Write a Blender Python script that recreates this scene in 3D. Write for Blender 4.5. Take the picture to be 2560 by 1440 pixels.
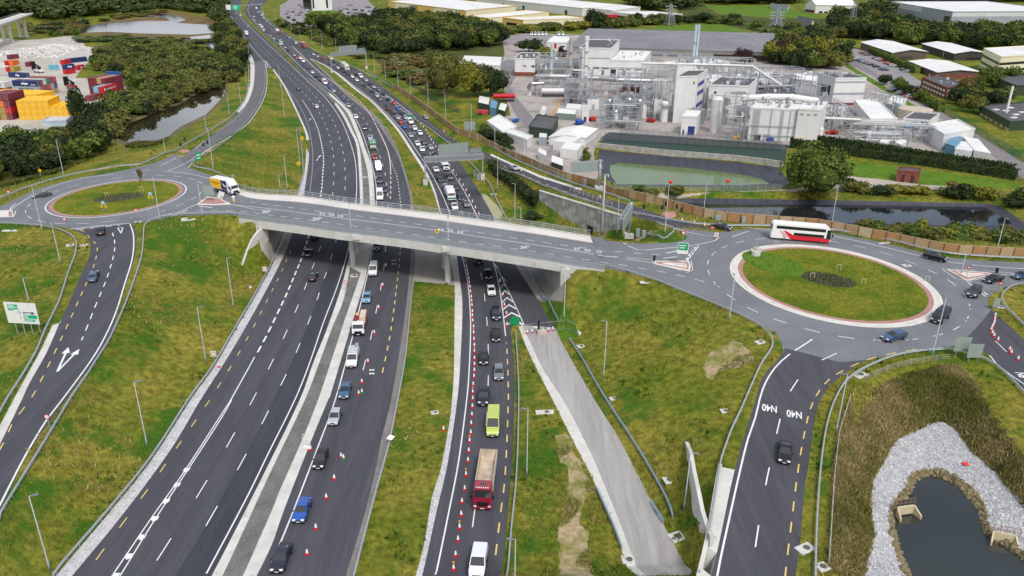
# Motorway interchange seen from a drone, rebuilt at real size (metres).
import bpy, bmesh, math, random
import numpy as np
from mathutils import Vector, Matrix
from mathutils.bvhtree import BVHTree
from mathutils.geometry import delaunay_2d_cdt
for o in list(bpy.data.objects): bpy.data.objects.remove(o)
SC = bpy.context.scene
COL = SC.collection
RND = random.Random(7)
NP = np.random.default_rng(11)
F, PIT, ROLL, CAMH = 1980.0, math.radians(23.25), math.radians(0.47), 69.5
cp, sp, cr, sr = math.cos(PIT), math.sin(PIT), math.cos(ROLL), math.sin(ROLL)
right = Vector((cr, sr*sp, sr*cp)); up = Vector((-sr, cr*sp, cr*cp)); fwd = Vector((0, cp, -sp))
cam_d = bpy.data.cameras.new('camera'); cam = bpy.data.objects.new('camera', cam_d); COL.objects.link(cam)
cam_d.sensor_width = 36; cam_d.lens = 36*F/2560; cam_d.clip_start = 1; cam_d.clip_end = 6000
cam.matrix_world = Matrix(((right.x, up.x, -fwd.x, 0), (right.y, up.y, -fwd.y, 0), (right.z, up.z, -fwd.z, CAMH), (0, 0, 0, 1)))
SC.camera = cam
SUN_EL, SUN_AZ = math.radians(52), math.radians(158)
W = bpy.data.worlds.new('World'); SC.world = W; W.use_nodes = True
nt = W.node_tree; bg = nt.nodes['Background']
sky = nt.nodes.new('ShaderNodeTexSky'); sky.sky_type = 'NISHITA'; sky.sun_disc = False
sky.sun_elevation = SUN_EL; sky.sun_rotation = SUN_AZ; sky.air_density = 1.0; sky.dust_density = 4.0; sky.ozone_density = 1.0
tc = nt.nodes.new('ShaderNodeTexCoord'); cn = nt.nodes.new('ShaderNodeTexNoise'); cn.inputs['Scale'].default_value = 2.2; cn.inputs['Detail'].default_value = 6
cr_ = nt.nodes.new('ShaderNodeValToRGB'); cr_.color_ramp.elements[0].position = .36; cr_.color_ramp.elements[1].position = .66
mx = nt.nodes.new('ShaderNodeMix'); mx.data_type = 'RGBA'
mp = nt.nodes.new('ShaderNodeMapping'); mp.inputs['Scale'].default_value = (1, 1, 2.2)
nt.links.new(tc.outputs['Generated'], mp.inputs[0]); nt.links.new(mp.outputs[0], cn.inputs['Vector'])
nt.links.new(cn.outputs['Fac'], cr_.inputs[0]); nt.links.new(cr_.outputs['Color'], mx.inputs[0])
nt.links.new(sky.outputs[0], mx.inputs[6]); mx.inputs[7].default_value = (7.2, 7.4, 7.8, 1)
nt.links.new(mx.outputs[2], bg.inputs['Color']); bg.inputs['Strength'].default_value = 0.1
sl = bpy.data.lights.new('sun', 'SUN'); sl.energy = 1.5; sl.angle = math.radians(11); sl.color = (1, .965, .91)
so = bpy.data.objects.new('sun', sl); COL.objects.link(so)
sd = Vector((math.sin(SUN_AZ)*math.cos(SUN_EL), math.cos(SUN_AZ)*math.cos(SUN_EL), math.sin(SUN_EL)))
so.rotation_euler = sd.to_track_quat('Z', 'Y').to_euler(); so.location = (0, 0, 300)
VS = SC.view_settings; VS.view_transform = 'Standard'; VS.look = 'None'; VS.exposure = 0.5; VS.gamma = 1; VS.use_curve_mapping = False
SC.cycles.max_bounces = 5; SC.cycles.diffuse_bounces = 2; SC.cycles.glossy_bounces = 3; SC.cycles.caustics_reflective = False; SC.cycles.caustics_refractive = False
def ray(x, y):
 u = (x-1280)/F; v = -(y-720)/F
 u, v = cr*u-sr*v, sr*u+cr*v
 return Vector((u, cp+v*sp, -sp+v*cp))
def atz(x, y, z):
 r = ray(x, y); t = (z-CAMH)/r.z
 return Vector((r.x*t, r.y*t, z))
def topx(P):
 d = Vector(P)-Vector((0, 0, CAMH)); q = d.dot(fwd)
 return 1280+F*d.dot(right)/q, 720-F*d.dot(up)/q
def hgt(base, ytop):
 lo, hi = 0.0, 120.0
 for _ in range(40):
  m = (lo+hi)/2
  if topx((base.x, base.y, base.z+m))[1] > ytop: lo = m
  else: hi = m
 return lo
PL = dict(L=(-103.8, 200.4, 8.5, .0353, .0096), R=(64.3, 146.8, 8.5, -.039, .025))
def onpl(k, x, y):
 X, Y, z, a, b = PL[k]; r = ray(x, y)
 t = (z-a*X-b*Y-CAMH)/(r.z-a*r.x-b*r.y)
 return Vector((r.x*t, r.y*t, CAMH+r.z*t))
def plz(k, X, Y):
 p = PL[k]; return p[2]+p[3]*(X-p[0])+p[4]*(Y-p[1])
def catmull(P, n):
 if n <= 1 or len(P) < 3: return [Vector(p) for p in P]
 out = []; Q = [P[0]*2-P[1]]+list(P)+[P[-1]*2-P[-2]]
 for i in range(1, len(Q)-2):
  a, b, c, d = Q[i-1], Q[i], Q[i+1], Q[i+2]
  for k in range(n):
   t = k/n
   out.append(.5*((2*b)+(c-a)*t+(2*a-5*b+4*c-d)*t*t+(3*b-a-3*c+d)*t**3))
 out.append(Vector(P[-1])); return out
def tag(o, label=None, cat=None, group=None, kind=None):
 if label: o['label'] = label
 if cat: o['category'] = cat
 if group: o['group'] = group
 if kind: o['kind'] = kind
 return o
def empty(name, loc, rz=0, label=None, cat=None, group=None):
 o = bpy.data.objects.new(name, None); COL.objects.link(o); o.location = loc; o.rotation_euler = (0, 0, rz); o.empty_display_size = .5
 return tag(o, label, cat, group)
def dup(o, parent=None):
 c = o.copy(); COL.objects.link(c); c.parent = parent
 for ch in o.children: dup(ch, c)
 return c
class MB:
 def __init__(s): s.v = []; s.f = []
 def add(s, vs, fs):
  b = len(s.v); s.v += [tuple(p) for p in vs]; s.f += [tuple(i+b for i in f) for f in fs]; return s
 def box(s, c, d, rz=0, M=None):
  x, y, z = d[0]/2, d[1]/2, d[2]/2; ca, sa = math.cos(rz), math.sin(rz)
  P = [(sx*x, sy*y, sz*z) for sz in (-1, 1) for sx, sy in ((-1, -1), (1, -1), (1, 1), (-1, 1))]
  P = [(c[0]+ca*p[0]-sa*p[1], c[1]+sa*p[0]+ca*p[1], c[2]+p[2]) for p in P]
  if M: P = [M @ Vector(p) for p in P]
  return s.add(P, [(3, 2, 1, 0), (4, 5, 6, 7), (0, 1, 5, 4), (1, 2, 6, 5), (2, 3, 7, 6), (3, 0, 4, 7)])
 def bar(s, a, b, w, h=None, n=4):
  a, b = Vector(a), Vector(b); d = (b-a)
  if d.length < 1e-6: return s
  d.normalize(); u = Vector((0, 0, 1)) if abs(d.z) < .95 else Vector((0, 1, 0))
  x = d.cross(u).normalized(); y = x.cross(d); h = h or w; P = []
  for p in (a, b):
   for k in range(n):
    t = 2*math.pi*(k+.5)/n; q = 1/math.cos(math.pi/n) if n == 4 else 1
    P.append(p+x*(math.cos(t)*w/2*q)+y*(math.sin(t)*h/2*q))
  return s.add(P, [(k, (k+1) % n, n+(k+1) % n, n+k) for k in range(n)]+[tuple(range(n))[::-1], tuple(range(n, 2*n))])
 def cyl(s, c, r, h, n=12, r2=None, cap=True):
  r2 = r if r2 is None else r2; P = []
  for z, q in ((0, r), (h, r2)):
   P += [(c[0]+q*math.cos(2*math.pi*k/n), c[1]+q*math.sin(2*math.pi*k/n), c[2]+z) for k in range(n)]
  return s.add(P, [(k, (k+1) % n, n+(k+1) % n, n+k) for k in range(n)]+([tuple(range(n))[::-1], tuple(range(n, 2*n))] if cap else []))
 def lathe(s, c, prof, n=12):
  P = []
  for r, z in prof: P += [(c[0]+r*math.cos(2*math.pi*k/n), c[1]+r*math.sin(2*math.pi*k/n), c[2]+z) for k in range(n)]
  m = len(prof); fs = [(i*n+k, i*n+(k+1) % n, (i+1)*n+(k+1) % n, (i+1)*n+k) for i in range(m-1) for k in range(n)]
  return s.add(P, fs+[tuple(range(n))[::-1], tuple(range((m-1)*n, m*n))])
 def prism(s, poly, z0, z1):
  n = len(poly); ar = sum(poly[i][0]*poly[(i+1) % n][1]-poly[(i+1) % n][0]*poly[i][1] for i in range(n))
  if ar < 0: poly = poly[::-1]
  P = [(p[0], p[1], z0) for p in poly]+[(p[0], p[1], z1) for p in poly]
  return s.add(P, [(k, (k+1) % n, n+(k+1) % n, n+k) for k in range(n)]+[tuple(range(n))[::-1], tuple(range(n, 2*n))])
 def sweep(s, path, sec, closed=True):
  m = len(sec); n = len(path); P = []
  for i, p in enumerate(path):
   a = path[max(i-1, 0)]; b = path[min(i+1, n-1)]; d = Vector((b[0]-a[0], b[1]-a[1], 0))
   if d.length < 1e-6: d = Vector((0, 1, 0))
   d.normalize(); q = Vector((d.y, -d.x, 0))
   P += [(p[0]+q.x*o, p[1]+q.y*o, p[2]+h) for o, h in sec]
  fs = []
  for i in range(n-1):
   for k in range(m if closed else m-1):
    fs.append((i*m+k, i*m+(k+1) % m, (i+1)*m+(k+1) % m, (i+1)*m+k))
  if closed: fs += [tuple(range(m))[::-1], tuple(range((n-1)*m, n*m))]
  return s.add(P, fs)
 def mesh(s, name):
  me = bpy.data.meshes.new(name); me.from_pydata(s.v, [], s.f); me.update(); return me
 def build(s, name, mat, parent=None, smooth=False, loc=None):
  me = s.mesh(name)
  for m in (mat if isinstance(mat, (list, tuple)) else [mat]): me.materials.append(m)
  if smooth: me.polygons.foreach_set('use_smooth', [True]*len(me.polygons))
  o = bpy.data.objects.new(name, me); COL.objects.link(o); o.parent = parent
  if loc is not None: o.location = loc
  return o
def fixn(o):
 bm = bmesh.new(); bm.from_mesh(o.data); bmesh.ops.recalc_face_normals(bm, faces=bm.faces); bm.to_mesh(o.data); bm.free(); return o
def bevel(o, w, seg=2, ang=.5):
 bm = bmesh.new(); bm.from_mesh(o.data)
 es = [e for e in bm.edges if len(e.link_faces) == 2 and e.calc_face_angle(0) > ang]
 bmesh.ops.bevel(bm, geom=es, offset=w, segments=seg, affect='EDGES', profile=.6, clamp_overlap=True)
 bm.to_mesh(o.data); bm.free(); return o
MATS = {}
def lin(c):
 return tuple(((v/255)/12.92 if v/255 <= .04045 else ((v/255+.055)/1.055)**2.4) for v in c)
def M(name, col, rough=.7, metal=0, var=.12, scale=.6, detail=4, bump=0, bscale=8, spec=.4, col2=None, lo=.35, hi=.65, stretch=None, island=0, coat=0, fine=0, fscale=6, wear=None):
 if name in MATS: return MATS[name]
 m = bpy.data.materials.new(name); m.use_nodes = True; N = m.node_tree.nodes; Lk = m.node_tree.links
 b = N['Principled BSDF']; b.inputs['Roughness'].default_value = rough; b.inputs['Metallic'].default_value = metal
 b.inputs['Specular IOR Level'].default_value = spec; b.inputs['Coat Weight'].default_value = coat
 b.inputs['Base Color'].default_value = (*col, 1); m.diffuse_color = (*col, 1)
 t = N.new('ShaderNodeTexCoord'); vec = t.outputs['Object']
 if stretch:
  p = N.new('ShaderNodeMapping'); p.inputs['Rotation'].default_value = (0, 0, stretch[0]); p.inputs['Scale'].default_value = (stretch[1], stretch[2], 1)
  Lk.new(vec, p.inputs[0]); vec = p.outputs[0]
 cur = None
 if var or col2:
  n = N.new('ShaderNodeTexNoise'); n.inputs['Scale'].default_value = scale; n.inputs['Detail'].default_value = detail; n.inputs['Roughness'].default_value = .62; Lk.new(vec, n.inputs['Vector'])
  r = N.new('ShaderNodeValToRGB'); r.color_ramp.elements[0].position = lo; r.color_ramp.elements[1].position = hi
  c2 = col2 or tuple(v*(1+var) for v in col); c1 = col if col2 else tuple(v*(1-var) for v in col)
  r.color_ramp.elements[0].color = (*c1, 1); r.color_ramp.elements[1].color = (*c2, 1)
  Lk.new(n.outputs['Fac'], r.inputs[0]); cur = r.outputs[0]
 def mul(cur, fac, a):
  x = N.new('ShaderNodeMix'); x.data_type = 'RGBA'; x.blend_type = 'MULTIPLY'; x.inputs[0].default_value = 1
  q = N.new('ShaderNodeMapRange'); q.inputs[3].default_value = 1-a; q.inputs[4].default_value = 1+a; Lk.new(fac, q.inputs[0])
  if cur is None: x.inputs[6].default_value = (*col, 1)
  else: Lk.new(cur, x.inputs[6])
  Lk.new(q.outputs[0], x.inputs[7]); return x.outputs[2]
 if fine:
  n2 = N.new('ShaderNodeTexNoise'); n2.inputs['Scale'].default_value = fscale; n2.inputs['Detail'].default_value = 3; Lk.new(vec, n2.inputs['Vector'])
  q = N.new('ShaderNodeMapRange'); q.inputs[1].default_value = .3; q.inputs[2].default_value = .7; Lk.new(n2.outputs['Fac'], q.inputs[0]); cur = mul(cur, q.outputs[0], fine)
 if wear:
  n3 = N.new('ShaderNodeTexNoise'); n3.inputs['Scale'].default_value = wear[1]; n3.inputs['Detail'].default_value = 7; n3.inputs['Roughness'].default_value = .7; Lk.new(vec, n3.inputs['Vector'])
  q = N.new('ShaderNodeMapRange'); q.inputs[1].default_value = wear[2]; q.inputs[2].default_value = wear[3]; Lk.new(n3.outputs['Fac'], q.inputs[0])
  x = N.new('ShaderNodeMix'); x.data_type = 'RGBA'; Lk.new(q.outputs[0], x.inputs[0]); x.inputs[7].default_value = (*wear[0], 1)
  if cur is None: x.inputs[6].default_value = (*col, 1)
  else: Lk.new(cur, x.inputs[6])
  cur = x.outputs[2]
 if island:
  g = N.new('ShaderNodeNewGeometry'); cur = mul(cur, g.outputs['Random Per Island'], island)
 if cur is not None: Lk.new(cur, b.inputs['Base Color'])
 if bump:
  n4 = N.new('ShaderNodeTexNoise'); n4.inputs['Scale'].default_value = bscale; n4.inputs['Detail'].default_value = 5; Lk.new(vec, n4.inputs['Vector'])
  bp = N.new('ShaderNodeBump'); bp.inputs['Strength'].default_value = bump; bp.inputs['Distance'].default_value = .3; Lk.new(n4.outputs['Fac'], bp.inputs['Height']); Lk.new(bp.outputs[0], b.inputs['Normal'])
 MATS[name] = m; return m
def P(name, rgb, rough=.45, metal=0, **k):
 k.setdefault('var', .05); return M(name, lin(rgb), rough, metal, **k)
GALV = P('galvanised_steel', (165, 172, 178), .5, .35, var=.1, scale=3)
CONC = P('pale_concrete', (198, 197, 192), .85, fine=.06, fscale=5, var=.1, scale=.35, bump=.1, wear=(lin((140, 138, 130)), .5, .58, .75))
CONC_D = P('weathered_concrete', (168, 166, 158), .9, fine=.1, var=.12, scale=.5, bump=.15, wear=(lin((120, 118, 110)), .8, .5, .7))
WHITE_PAINT = P('road_paint_white', (218, 220, 220), .6, fine=.12, fscale=9, var=.06, wear=(lin((120, 122, 126)), 1.4, .66, .8))
YELLOW_PAINT = P('road_paint_yellow', (222, 190, 110), .6, fine=.12, fscale=9, var=.06, wear=(lin((120, 118, 110)), 1.4, .64, .8))
BLACK = P('black_rubber', (28, 28, 30), .8)
GLASS = M('vehicle_glass', (.012, .016, .02), .06, var=0, spec=.8, coat=.5)
WHITE = P('white_enamel', (225, 226, 226), .5)
RED = P('signal_red', (196, 34, 36), .5)
GREEN_SIGN = P('sign_green', (0, 150, 95), .5)
YELLOW = P('signal_yellow', (245, 205, 20), .5)
# GROUND
def pts(s):
 return [tuple(float(v) for v in t.split(',')) for t in s.split()]
LINES = {}
def w3(p, z): return onpl(z, p[0], p[1]) if z in ('L', 'R') else atz(p[0], p[1], z)
ZS = []
def zl(name, s, z=None, n=4, use=True):
 Q = [w3(p, p[2] if len(p) > 2 else z) for p in pts(s)]
 LINES[name] = catmull(Q, n)
 if use: ZS.append(LINES[name])
zl('A_gravel', '110,1480 139,1440 261,1296 379,1150 476,1000 537,915 600,805 640,738 690,642 720,560 745,482 760,435 766,370 763,332 748,295 723,242 703,205 682,175', 0)
zl('A_left', '152,1480 180,1440 306,1287 428,1122 501,1000 570,892 640,772 707,644 738,560 760,482 773,385 771,340 752,295 727,242 707,205 684,172', 0)
zl('S2_left', '445,398,8 520,346,6.6 560,314,5 597,282,3.4 622,250,1.9 635,205,.5 635,155,0 620,125,0 600,100,0 587,67,0 573,45,0 561,27,0 566,8,0 590,-25,0 640,-60,0')
zl('med_l', '505,1480 529,1440 645,1214 749,1000 782,910 820,815 852,722 869,657 888,575 900,505 892,370 875,327 855,287 832,255 810,232 782,207 762,190', 0)
zl('med_l2', '530,1480 556,1440 672,1189 762,1000 795,915 830,820 860,745 877,657 896,575 908,505 899,370 882,327 862,287 838,255 814,231', 0, use=False)
zl('med_r', '582,1480 607,1440 680,1275 700,1225 760,1089 795,1000 820,927 860,805 880,747 902,680 916,610 926,540 925,505 919,430 903,370 887,325 868,282 840,252 815,232', 0, use=False)
zl('med_r2', '615,1480 641,1440 680,1360 710,1275 772,1116 820,1000 827,985 865,857 890,775 912,702 925,640 937,575 937,505 930,420 913,370 897,325 877,282 848,252 820,229 790,206 762,190', 0)
zl('Am_far', '762,190 710,140 660,92 622,57 597,30 600,12 616,-20 655,-60', 0, use=False)
zl('B_far', '762,190 735,157 700,122 657,81 620,45 612,25 622,2 640,-20 690,-60', 0, use=False)
zl('B_right', '855,1480 866,1434 906,1305 937,1183 955,1092 978,1000 997,890 1010,805 1017,750 1022,700 1027,640 1029,570 1025,495 1010,437 990,382 960,332 930,292 895,262 857,230 820,191 797,168 775,148', 0)
zl('B_kerb', '873,1480 885,1437 946,1214 973,1116 996,1000 1015,890 1027,765 1035,702 1037,640 1037,570 1031,495 1014,432 994,377 964,320 936,285 900,258 862,226 824,188 800,166 775,147', 0, use=False)
zl('C_chan', '1025,1480 1040,1437 1062,1351 1080,1244 1102,1171 1123,1061 1130,1000 1135,927 1136,815 1136,712 1123,640 1108,575 1096,520 1080,470 1057,425 1025,375 992,325 962,290 925,252 885,222 845,188 810,163 775,147', 0, use=False)
zl('C_left', '1040,1480 1056,1437 1092,1275 1120,1153 1143,1000 1151,900 1156,765 1150,702 1138,620 1120,570 1102,528 1087,475 1064,425 1032,375 999,325 968,290 930,252 890,221 848,186 812,162 775,146', 0)
zl('C_right', '1244,1480 1254,1437 1273,1244 1282,1122 1286,1000 1284,890 1277,825 1294,812', 0, use=False)
zl('E_left', '1613,1480 1594,1428 1561,1336 1512,1214 1469,1116 1408,1000 1360,927 1332,870 1305,813 1294,812', 0, use=False)
zl('E_vergel', '1590,1480 1570,1428 1541,1336 1490,1214 1440,1116 1382,1000 1344,927 1315,865 1296,815', 0, use=False)
zl('E_right', '1755,1480 1726,1437 1658,1309 1594,1186 1545,1092 1487,1000 1407,860 1385,815 1342,745 1287,660 1262,600 1235,545 1200,482 1155,412 1118,375 1078,342 1048,315 1036,298', 0)
zl('D_left', '1036,296,0 1080,325,.4 1130,358,1.6 1200,392,3.2 1320,447,5.6 1420,487,6.9 1520,520,7.8 1580,540,8.3 1640,556,8.8 1675,568,9.1')
zl('D_right', '650,27,0 680,57,0 715,82,0 772,120,0 820,145,0 880,165,0 917,188,0 960,218,0 1017,262,0 1085,311,.4 1142,352,1.7 1225,387,3.2 1275,410,4.4 1350,443,5.9 1437,470,7 1500,492,7.7 1600,520,8.5 1675,545,8.9 1750,564,9 1800,573,8.95')
zl('DT', '650,27 661,8 690,-12 730,-40', 0)
zl('D_rail', '917,178,0.2 985,223,.3 1060,270,.5 1117,312,1.2 1160,337,2.2 1200,353,3 1275,396,4.4 1337,424,5.7 1425,459,6.9 1525,489,8 1575,508,8.4')
zl('S2_right', '470,420,8.4 490,398,8 515,375,7.3 560,345,5.9 607,318,4.4 640,285,2.8 660,245,1.4 668,205,.5 665,172,0 661,150,0')
zl('S1_left', '180,573,8.2 215,590,8 226,612,7.8 222,645,7.4 212,665,7.2 175,752,6.6 152,800,6.2 117,880,5.9 75,955,5.6 54,1000,5.5 0,1110,5.2 -60,1230,5')
zl('S1_right', '330,559,8.7 342,590,8.2 336,645,7.5 313,720,6.9 294,780,6.5 274,845,6.1 233,905,5.8 165,1000,5.5 120,1060,5.3 66,1143,5.1 6,1262,5 -60,1390,5')
zl('S1_bank', '362,567,8.5 352,657,7.3 314,772,6.4 247,905,5.6 184,1002,5.3 110,1125,4.9 3,1297,4.6 -50,1390,4.6')
zl('S1_lbank', '-60,565,7.6 62,569,7.9 170,590,7.9 188,630,7.5 170,690,6.9 115,830,6 48,960,5.5 -20,1090,5.1')
zl('S1_low', '-120,640,5.5 -60,800,4 -60,1000,4', n=1)
zl('toeA', '20,1480,.6 90,1390,.6 200,1260,.6 330,1080,.6 430,950,.6 540,800,.6 600,690,.7 655,680,.5 690,625,.3')
zl('apL_s', '425,541,9 480,539,9.3 575,537,9.7 640,548,9.8')
zl('apL_sb', '412,550,8.6 480,548,9 575,545,9.4 625,556,9.5')
zl('apL_n', '550,449,9.2 600,472,9.6 650,484,9.8')
zl('absL', '640,556,9.6 648,520,9.6 655,486,9.6', n=1)
zl('slL', '676,612,3.6 700,560,3.6 722,500,3.6', n=1)
zl('S2bank', '497,402,7.6 560,366,5.6 618,330,3.8 660,290,2.3 690,235,.9 683,190,.2')
zl('bankA2', '700,470,2.5 725,400,2 722,330,1.2 705,260,.6', n=3)
zl('crest2', '540,437,8.9 590,458,9.3 640,470,8.6', n=2)
zl('abR', '1432,690,9.5 1460,640,9.5 1480,596,9.6', n=1)
zl('abRt', '1425,697,3.4 1445,640,2.8 1462,600,2.4', n=1)
for q_ in ([(1330, 569, 10, 0, 7), (1400, 580, 10, 0, 7), (1470, 591, 10, 1, 7.5), (1530, 597, 9.8, 3, 9), (1580, 600, 9.7, 6, 15)],):
 LINES['lowD'] = [atz(x, y, z)+Vector((dx, dy, .9-z)) for x, y, z, dx, dy in q_]; ZS.append(LINES['lowD'])
zl('bankR', '1480,680,9.8 1512,672,9.9 1625,701,9.5 1712,737,9 1787,770,8.6 1840,795,8.3 1882,818,8.1 1912,840,8 1929,865,7.8 1920,900,7.5 1898,935,7.1 1870,1000,6.6 1825,1090,6 1800,1167,5.6 1772,1330,5.2 1747,1440,5 1738,1480,5')
zl('footR', '1450,840,.3 1515,1000,.4 1597,1131,.5 1666,1250,.3 1700,1310,.2 1738,1440,.1 1748,1500,.1', n=2)
zl('wallD_t', '1349,477,6.6 1420,498,7.3 1490,519,8.0 1556,540,8.7', n=1)
LINES['wallD_b'] = [Vector((p.x-.5, p.y-.8, z)) for p, z in zip(LINES['wallD_t'], (.6, .6, .8, 1.6))]; ZS.append(LINES['wallD_b'])
zl('hedgeD', '1150,372,.3 1190,402,1.5 1250,440,1.5 1330,520,.8', n=1)
zl('islD', '1462,588,9.8 1575,602,9.7 1665,602,9.4 1705,590,9.2 1690,570,9.2 1640,562,9')
zl('islD2', '1545,592,1.2 1560,578,8.6', n=1, use=False)
zl('N_left', '1951,839,8 1961,857,7.8 1961,875,7.7 1941,903,7.3 1905,946,6.9 1880,1030,6.3 1837,1174,5.6 1799,1351,5.2 1778,1440,5 1768,1480,5')
zl('N_right', '2383,865,7.6 2262,879,7.5 2172,899,7.2 2116,932,6.9 2079,961,6.7 2050,1003,6.4 2035,1061,6.1 2020,1171,5.6 2011,1223,5.4 2000,1358,5.1 1989,1440,5 1984,1480,5')
zl('N_rail', '2037,1480,5 2037,1440,5 2041,1306,5.1 2051,1171,5.5 2066,1070,6 2089,1000,6.3 2121,952,6.7 2177,918,7 2248,892,7.3 2332,880,7.5 2391,881,7.6 2445,896,7.5 2487,918,7.3 2523,950,7 2560,990,6.8 2620,1060,6.4')
zl('N_fence', '2066,1480,4.7 2070,1422,4.7 2084,1199,5.2 2096,1092,5.6 2124,1000,6.1 2163,951,6.6 2233,922,7 2330,902,7.2 2400,896,7.2 2440,915,7 2481,991,6.3 2520,1045,6 2580,1110,5.7')
zl('pit_crest', '2098,1480,4.2 2102,1440,4.2 2112,1250,4.5 2138,1085,5.1 2190,975,5.9 2260,940,6.4 2330,922,6.7 2385,912,6.7 2425,940,6.4 2470,1020,5.9 2540,1110,5.5 2610,1200,5.2', n=2)
zl('pit_toe', '2150,1500,1.2 2160,1440,1.2 2164,1406,1.2 2182,1336,1.2 2176,1290,1.2 2176,1229,1.2 2182,1195,1.3 2209,1153,1.4 2240,1101,1.4 2289,1079,1.4 2332,1058,1.4 2359,1056,1.4 2396,1082,1.4 2436,1137,1.3 2488,1180,1.3 2518,1220,1.3 2560,1269,1.2 2620,1340,1.2', n=2)
zl('pit_mid', '2268,1490,.4 2262,1440,.4 2243,1391,.4 2230,1345,.4 2222,1293,.4 2240,1240,.4 2262,1218,.4 2280,1184,.4 2338,1170,.4 2392,1192,.4 2446,1236,.4 2468,1280,.4 2472,1318,.4 2496,1336,.4 2560,1380,.4 2620,1430,.4', n=2)
zl('pit_water', '2284,1500 2274,1437 2255,1391 2240,1345 2232,1293 2250,1250 2277,1236 2289,1202 2338,1190 2381,1213 2430,1256 2452,1290 2456,1327 2481,1352 2520,1375 2560,1402 2620,1450', -.35, n=2)
zl('D3_right', '2529,713,8.2 2495,727,8.3 2472,744,8.2 2470,760,8.1 2487,782,7.9 2560,848,7.3 2640,930,6.8')
zl('D3_left', '2383,865,7.6 2419,858,7.6 2445,870,7.5 2475,892,7.3 2560,975,6.8 2630,1050,6.4')
for k, cx, cy, r in (('L', -103.8, 200.4, 16.9), ('R', 64.3, 146.8, 20.1)):
 for rr in (r, r+8.6):
  ring = [Vector((cx+rr*math.cos(t*math.pi/24), cy+rr*math.sin(t*math.pi/24), plz(k, cx+rr*math.cos(t*math.pi/24), cy+rr*math.sin(t*math.pi/24)))) for t in range(49)]
  LINES['ring'+k+str(rr)] = ring
  if rr == r: ZS.append(ring)
zl('RL_out', '-70,556 0,557 75,560 130,563 180,573', 'L')
zl('RL_top', '-60,545 0,516 37,499 100,470 200,445 287,430 375,410 445,380', 'L', use=False)
zl('RL_rail', '-60,520 0,500 75,471 160,446 250,428 325,418 375,406 430,385', 'L')
zl('RR_out', '1962,870 1951,839 1930,821 1901,804 1820,765 1787,752 1712,722 1625,692 1512,664', 'R', use=False)
zl('RR_top', '1800,573 1850,568 1919,566 1990,570 2076,579 2216,608 2365,645 2560,660 2650,664', 'R', use=False)
zl('RR_rail', '1575,508 1700,545 1800,558 1910,562 2076,575 2216,602 2365,638 2560,653 2650,657', 'R', use=False)
zl('R_fence', '1570,494,8.2 1667,519,8.7 1795,550,8.8 1919,561,8.8 2032,569,8.7 2097,580,8.5 2222,604,8.2 2359,632,7.8 2454,640,7.5 2560,645,7.2 2660,648,7')
SITE = 4.0
zl('site0', '925,171,.6 972,211,1 1035,250,1.5 1085,288,2.2 1142,332,3 1200,350,3.6 1317,400,4.8 1407,440,5.6 1492,466,6.6', n=1)
zl('site1', '1270,150 1265,230 1300,320 1400,412 1480,430 1500,455', SITE, n=1)
zl('site2', '1250,84 1500,70 1900,80 2150,70 2600,40', 4, n=1)
zl('site3', '2330,282 2432,355 2560,450 2660,520', 4, n=1)
zl('pondG_t', '1497,374 1675,391 1840,405 1895,412 1943,417 1968,445 1974,458 1955,468 1800,469 1542,465 1508,442 1494,395 1497,374', 3.4, n=1)
zl('pondG_w', '1530,415 1550,409 1725,422 1840,437 1865,440 1901,450 1918,460 1850,463 1800,463 1545,461 1530,440 1527,425 1530,415', 1.6, n=1)
zl('pondG_s', '1500,480,3.6 1700,482,3.6 1960,480,3.6', n=1)
zl('pondG_n', '1486,366,4 1700,388,4 1840,398,4 1960,414,4', n=1)
zl('pondD_t', '1690,496 1800,496 2053,500 2463,508 2500,515 2575,565', 2.3, n=1)
zl('pondD_w', '1690,508 1800,513 2097,514 2460,520 2524,557 2480,565 2424,566 2157,560 2067,556 1850,548 1730,530 1680,514 1690,508', 1.1, n=1)
zl('pondD_b', '1660,522,2.4 1760,548,3 1950,566,3 2067,570,3.5 2157,575,3.5 2300,585,3.5 2424,590,3.5 2580,600,3.5', n=1)
zl('farN', '-300,-10 0,-20 560,-40 1000,-40 1600,-40 2560,-30 2900,-30', 3, n=1)
zl('yard', '-60,330 60,310 200,285 330,230 300,150 200,110 100,110 -60,100', 2, n=1)
zl('thick', '320,290,.6 420,222,.4 545,178,.6 560,130,.5 400,97,.5 200,92,.6', n=1)
zl('creek', '562,207 560,237 537,262 512,287 450,317 425,337 390,350 345,358 307,347 292,338 337,305 400,280 450,262 487,240 525,222 562,207', -.6, n=1)
zl('creek_b', '575,225 560,262 520,300 455,335 400,358 330,372 230,395 100,440 -60,480', .8, n=1)
zl('lagoon', '195,70 225,65 275,58 360,53 425,53 412,45 365,43 412,35 445,42 462,51 440,58 527,63 533,82 475,86 350,83 275,79 212,82 195,70', -.6, n=1)
zl('chan', '447,97 525,88 532,100 543,128 525,117 505,110 475,102 447,97', -.5, n=1)
zl('wpond', '1012,90 1015,86 1047,84 1062,92 1060,108 1045,118 1028,113 1012,97 1012,90', 0, n=1)
def cdt(V2, E, Fs):
 r = delaunay_2d_cdt([Vector((p[0], p[1])) for p in V2], E, Fs, 0, 1e-3)
 return r
V3 = []; E0 = []
for L in ZS:
 b = len(V3); V3 += [Vector(p) for p in L]; E0 += [(b+i, b+i+1) for i in range(len(L)-1)]
for X, Y, z in ((-1500, 40, 3), (-400, 40, 4), (-150, 45, 5), (0, 40, 0), (400, 40, 4), (1600, 40, 4), (-1500, 2600, 6), (1600, 2600, 6), (0, 2600, 6), (-1500, 900, 3), (1600, 900, 4), (-600, 300, 2), (500, 250, 4)): V3.append(Vector((X, Y, z)))
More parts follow.
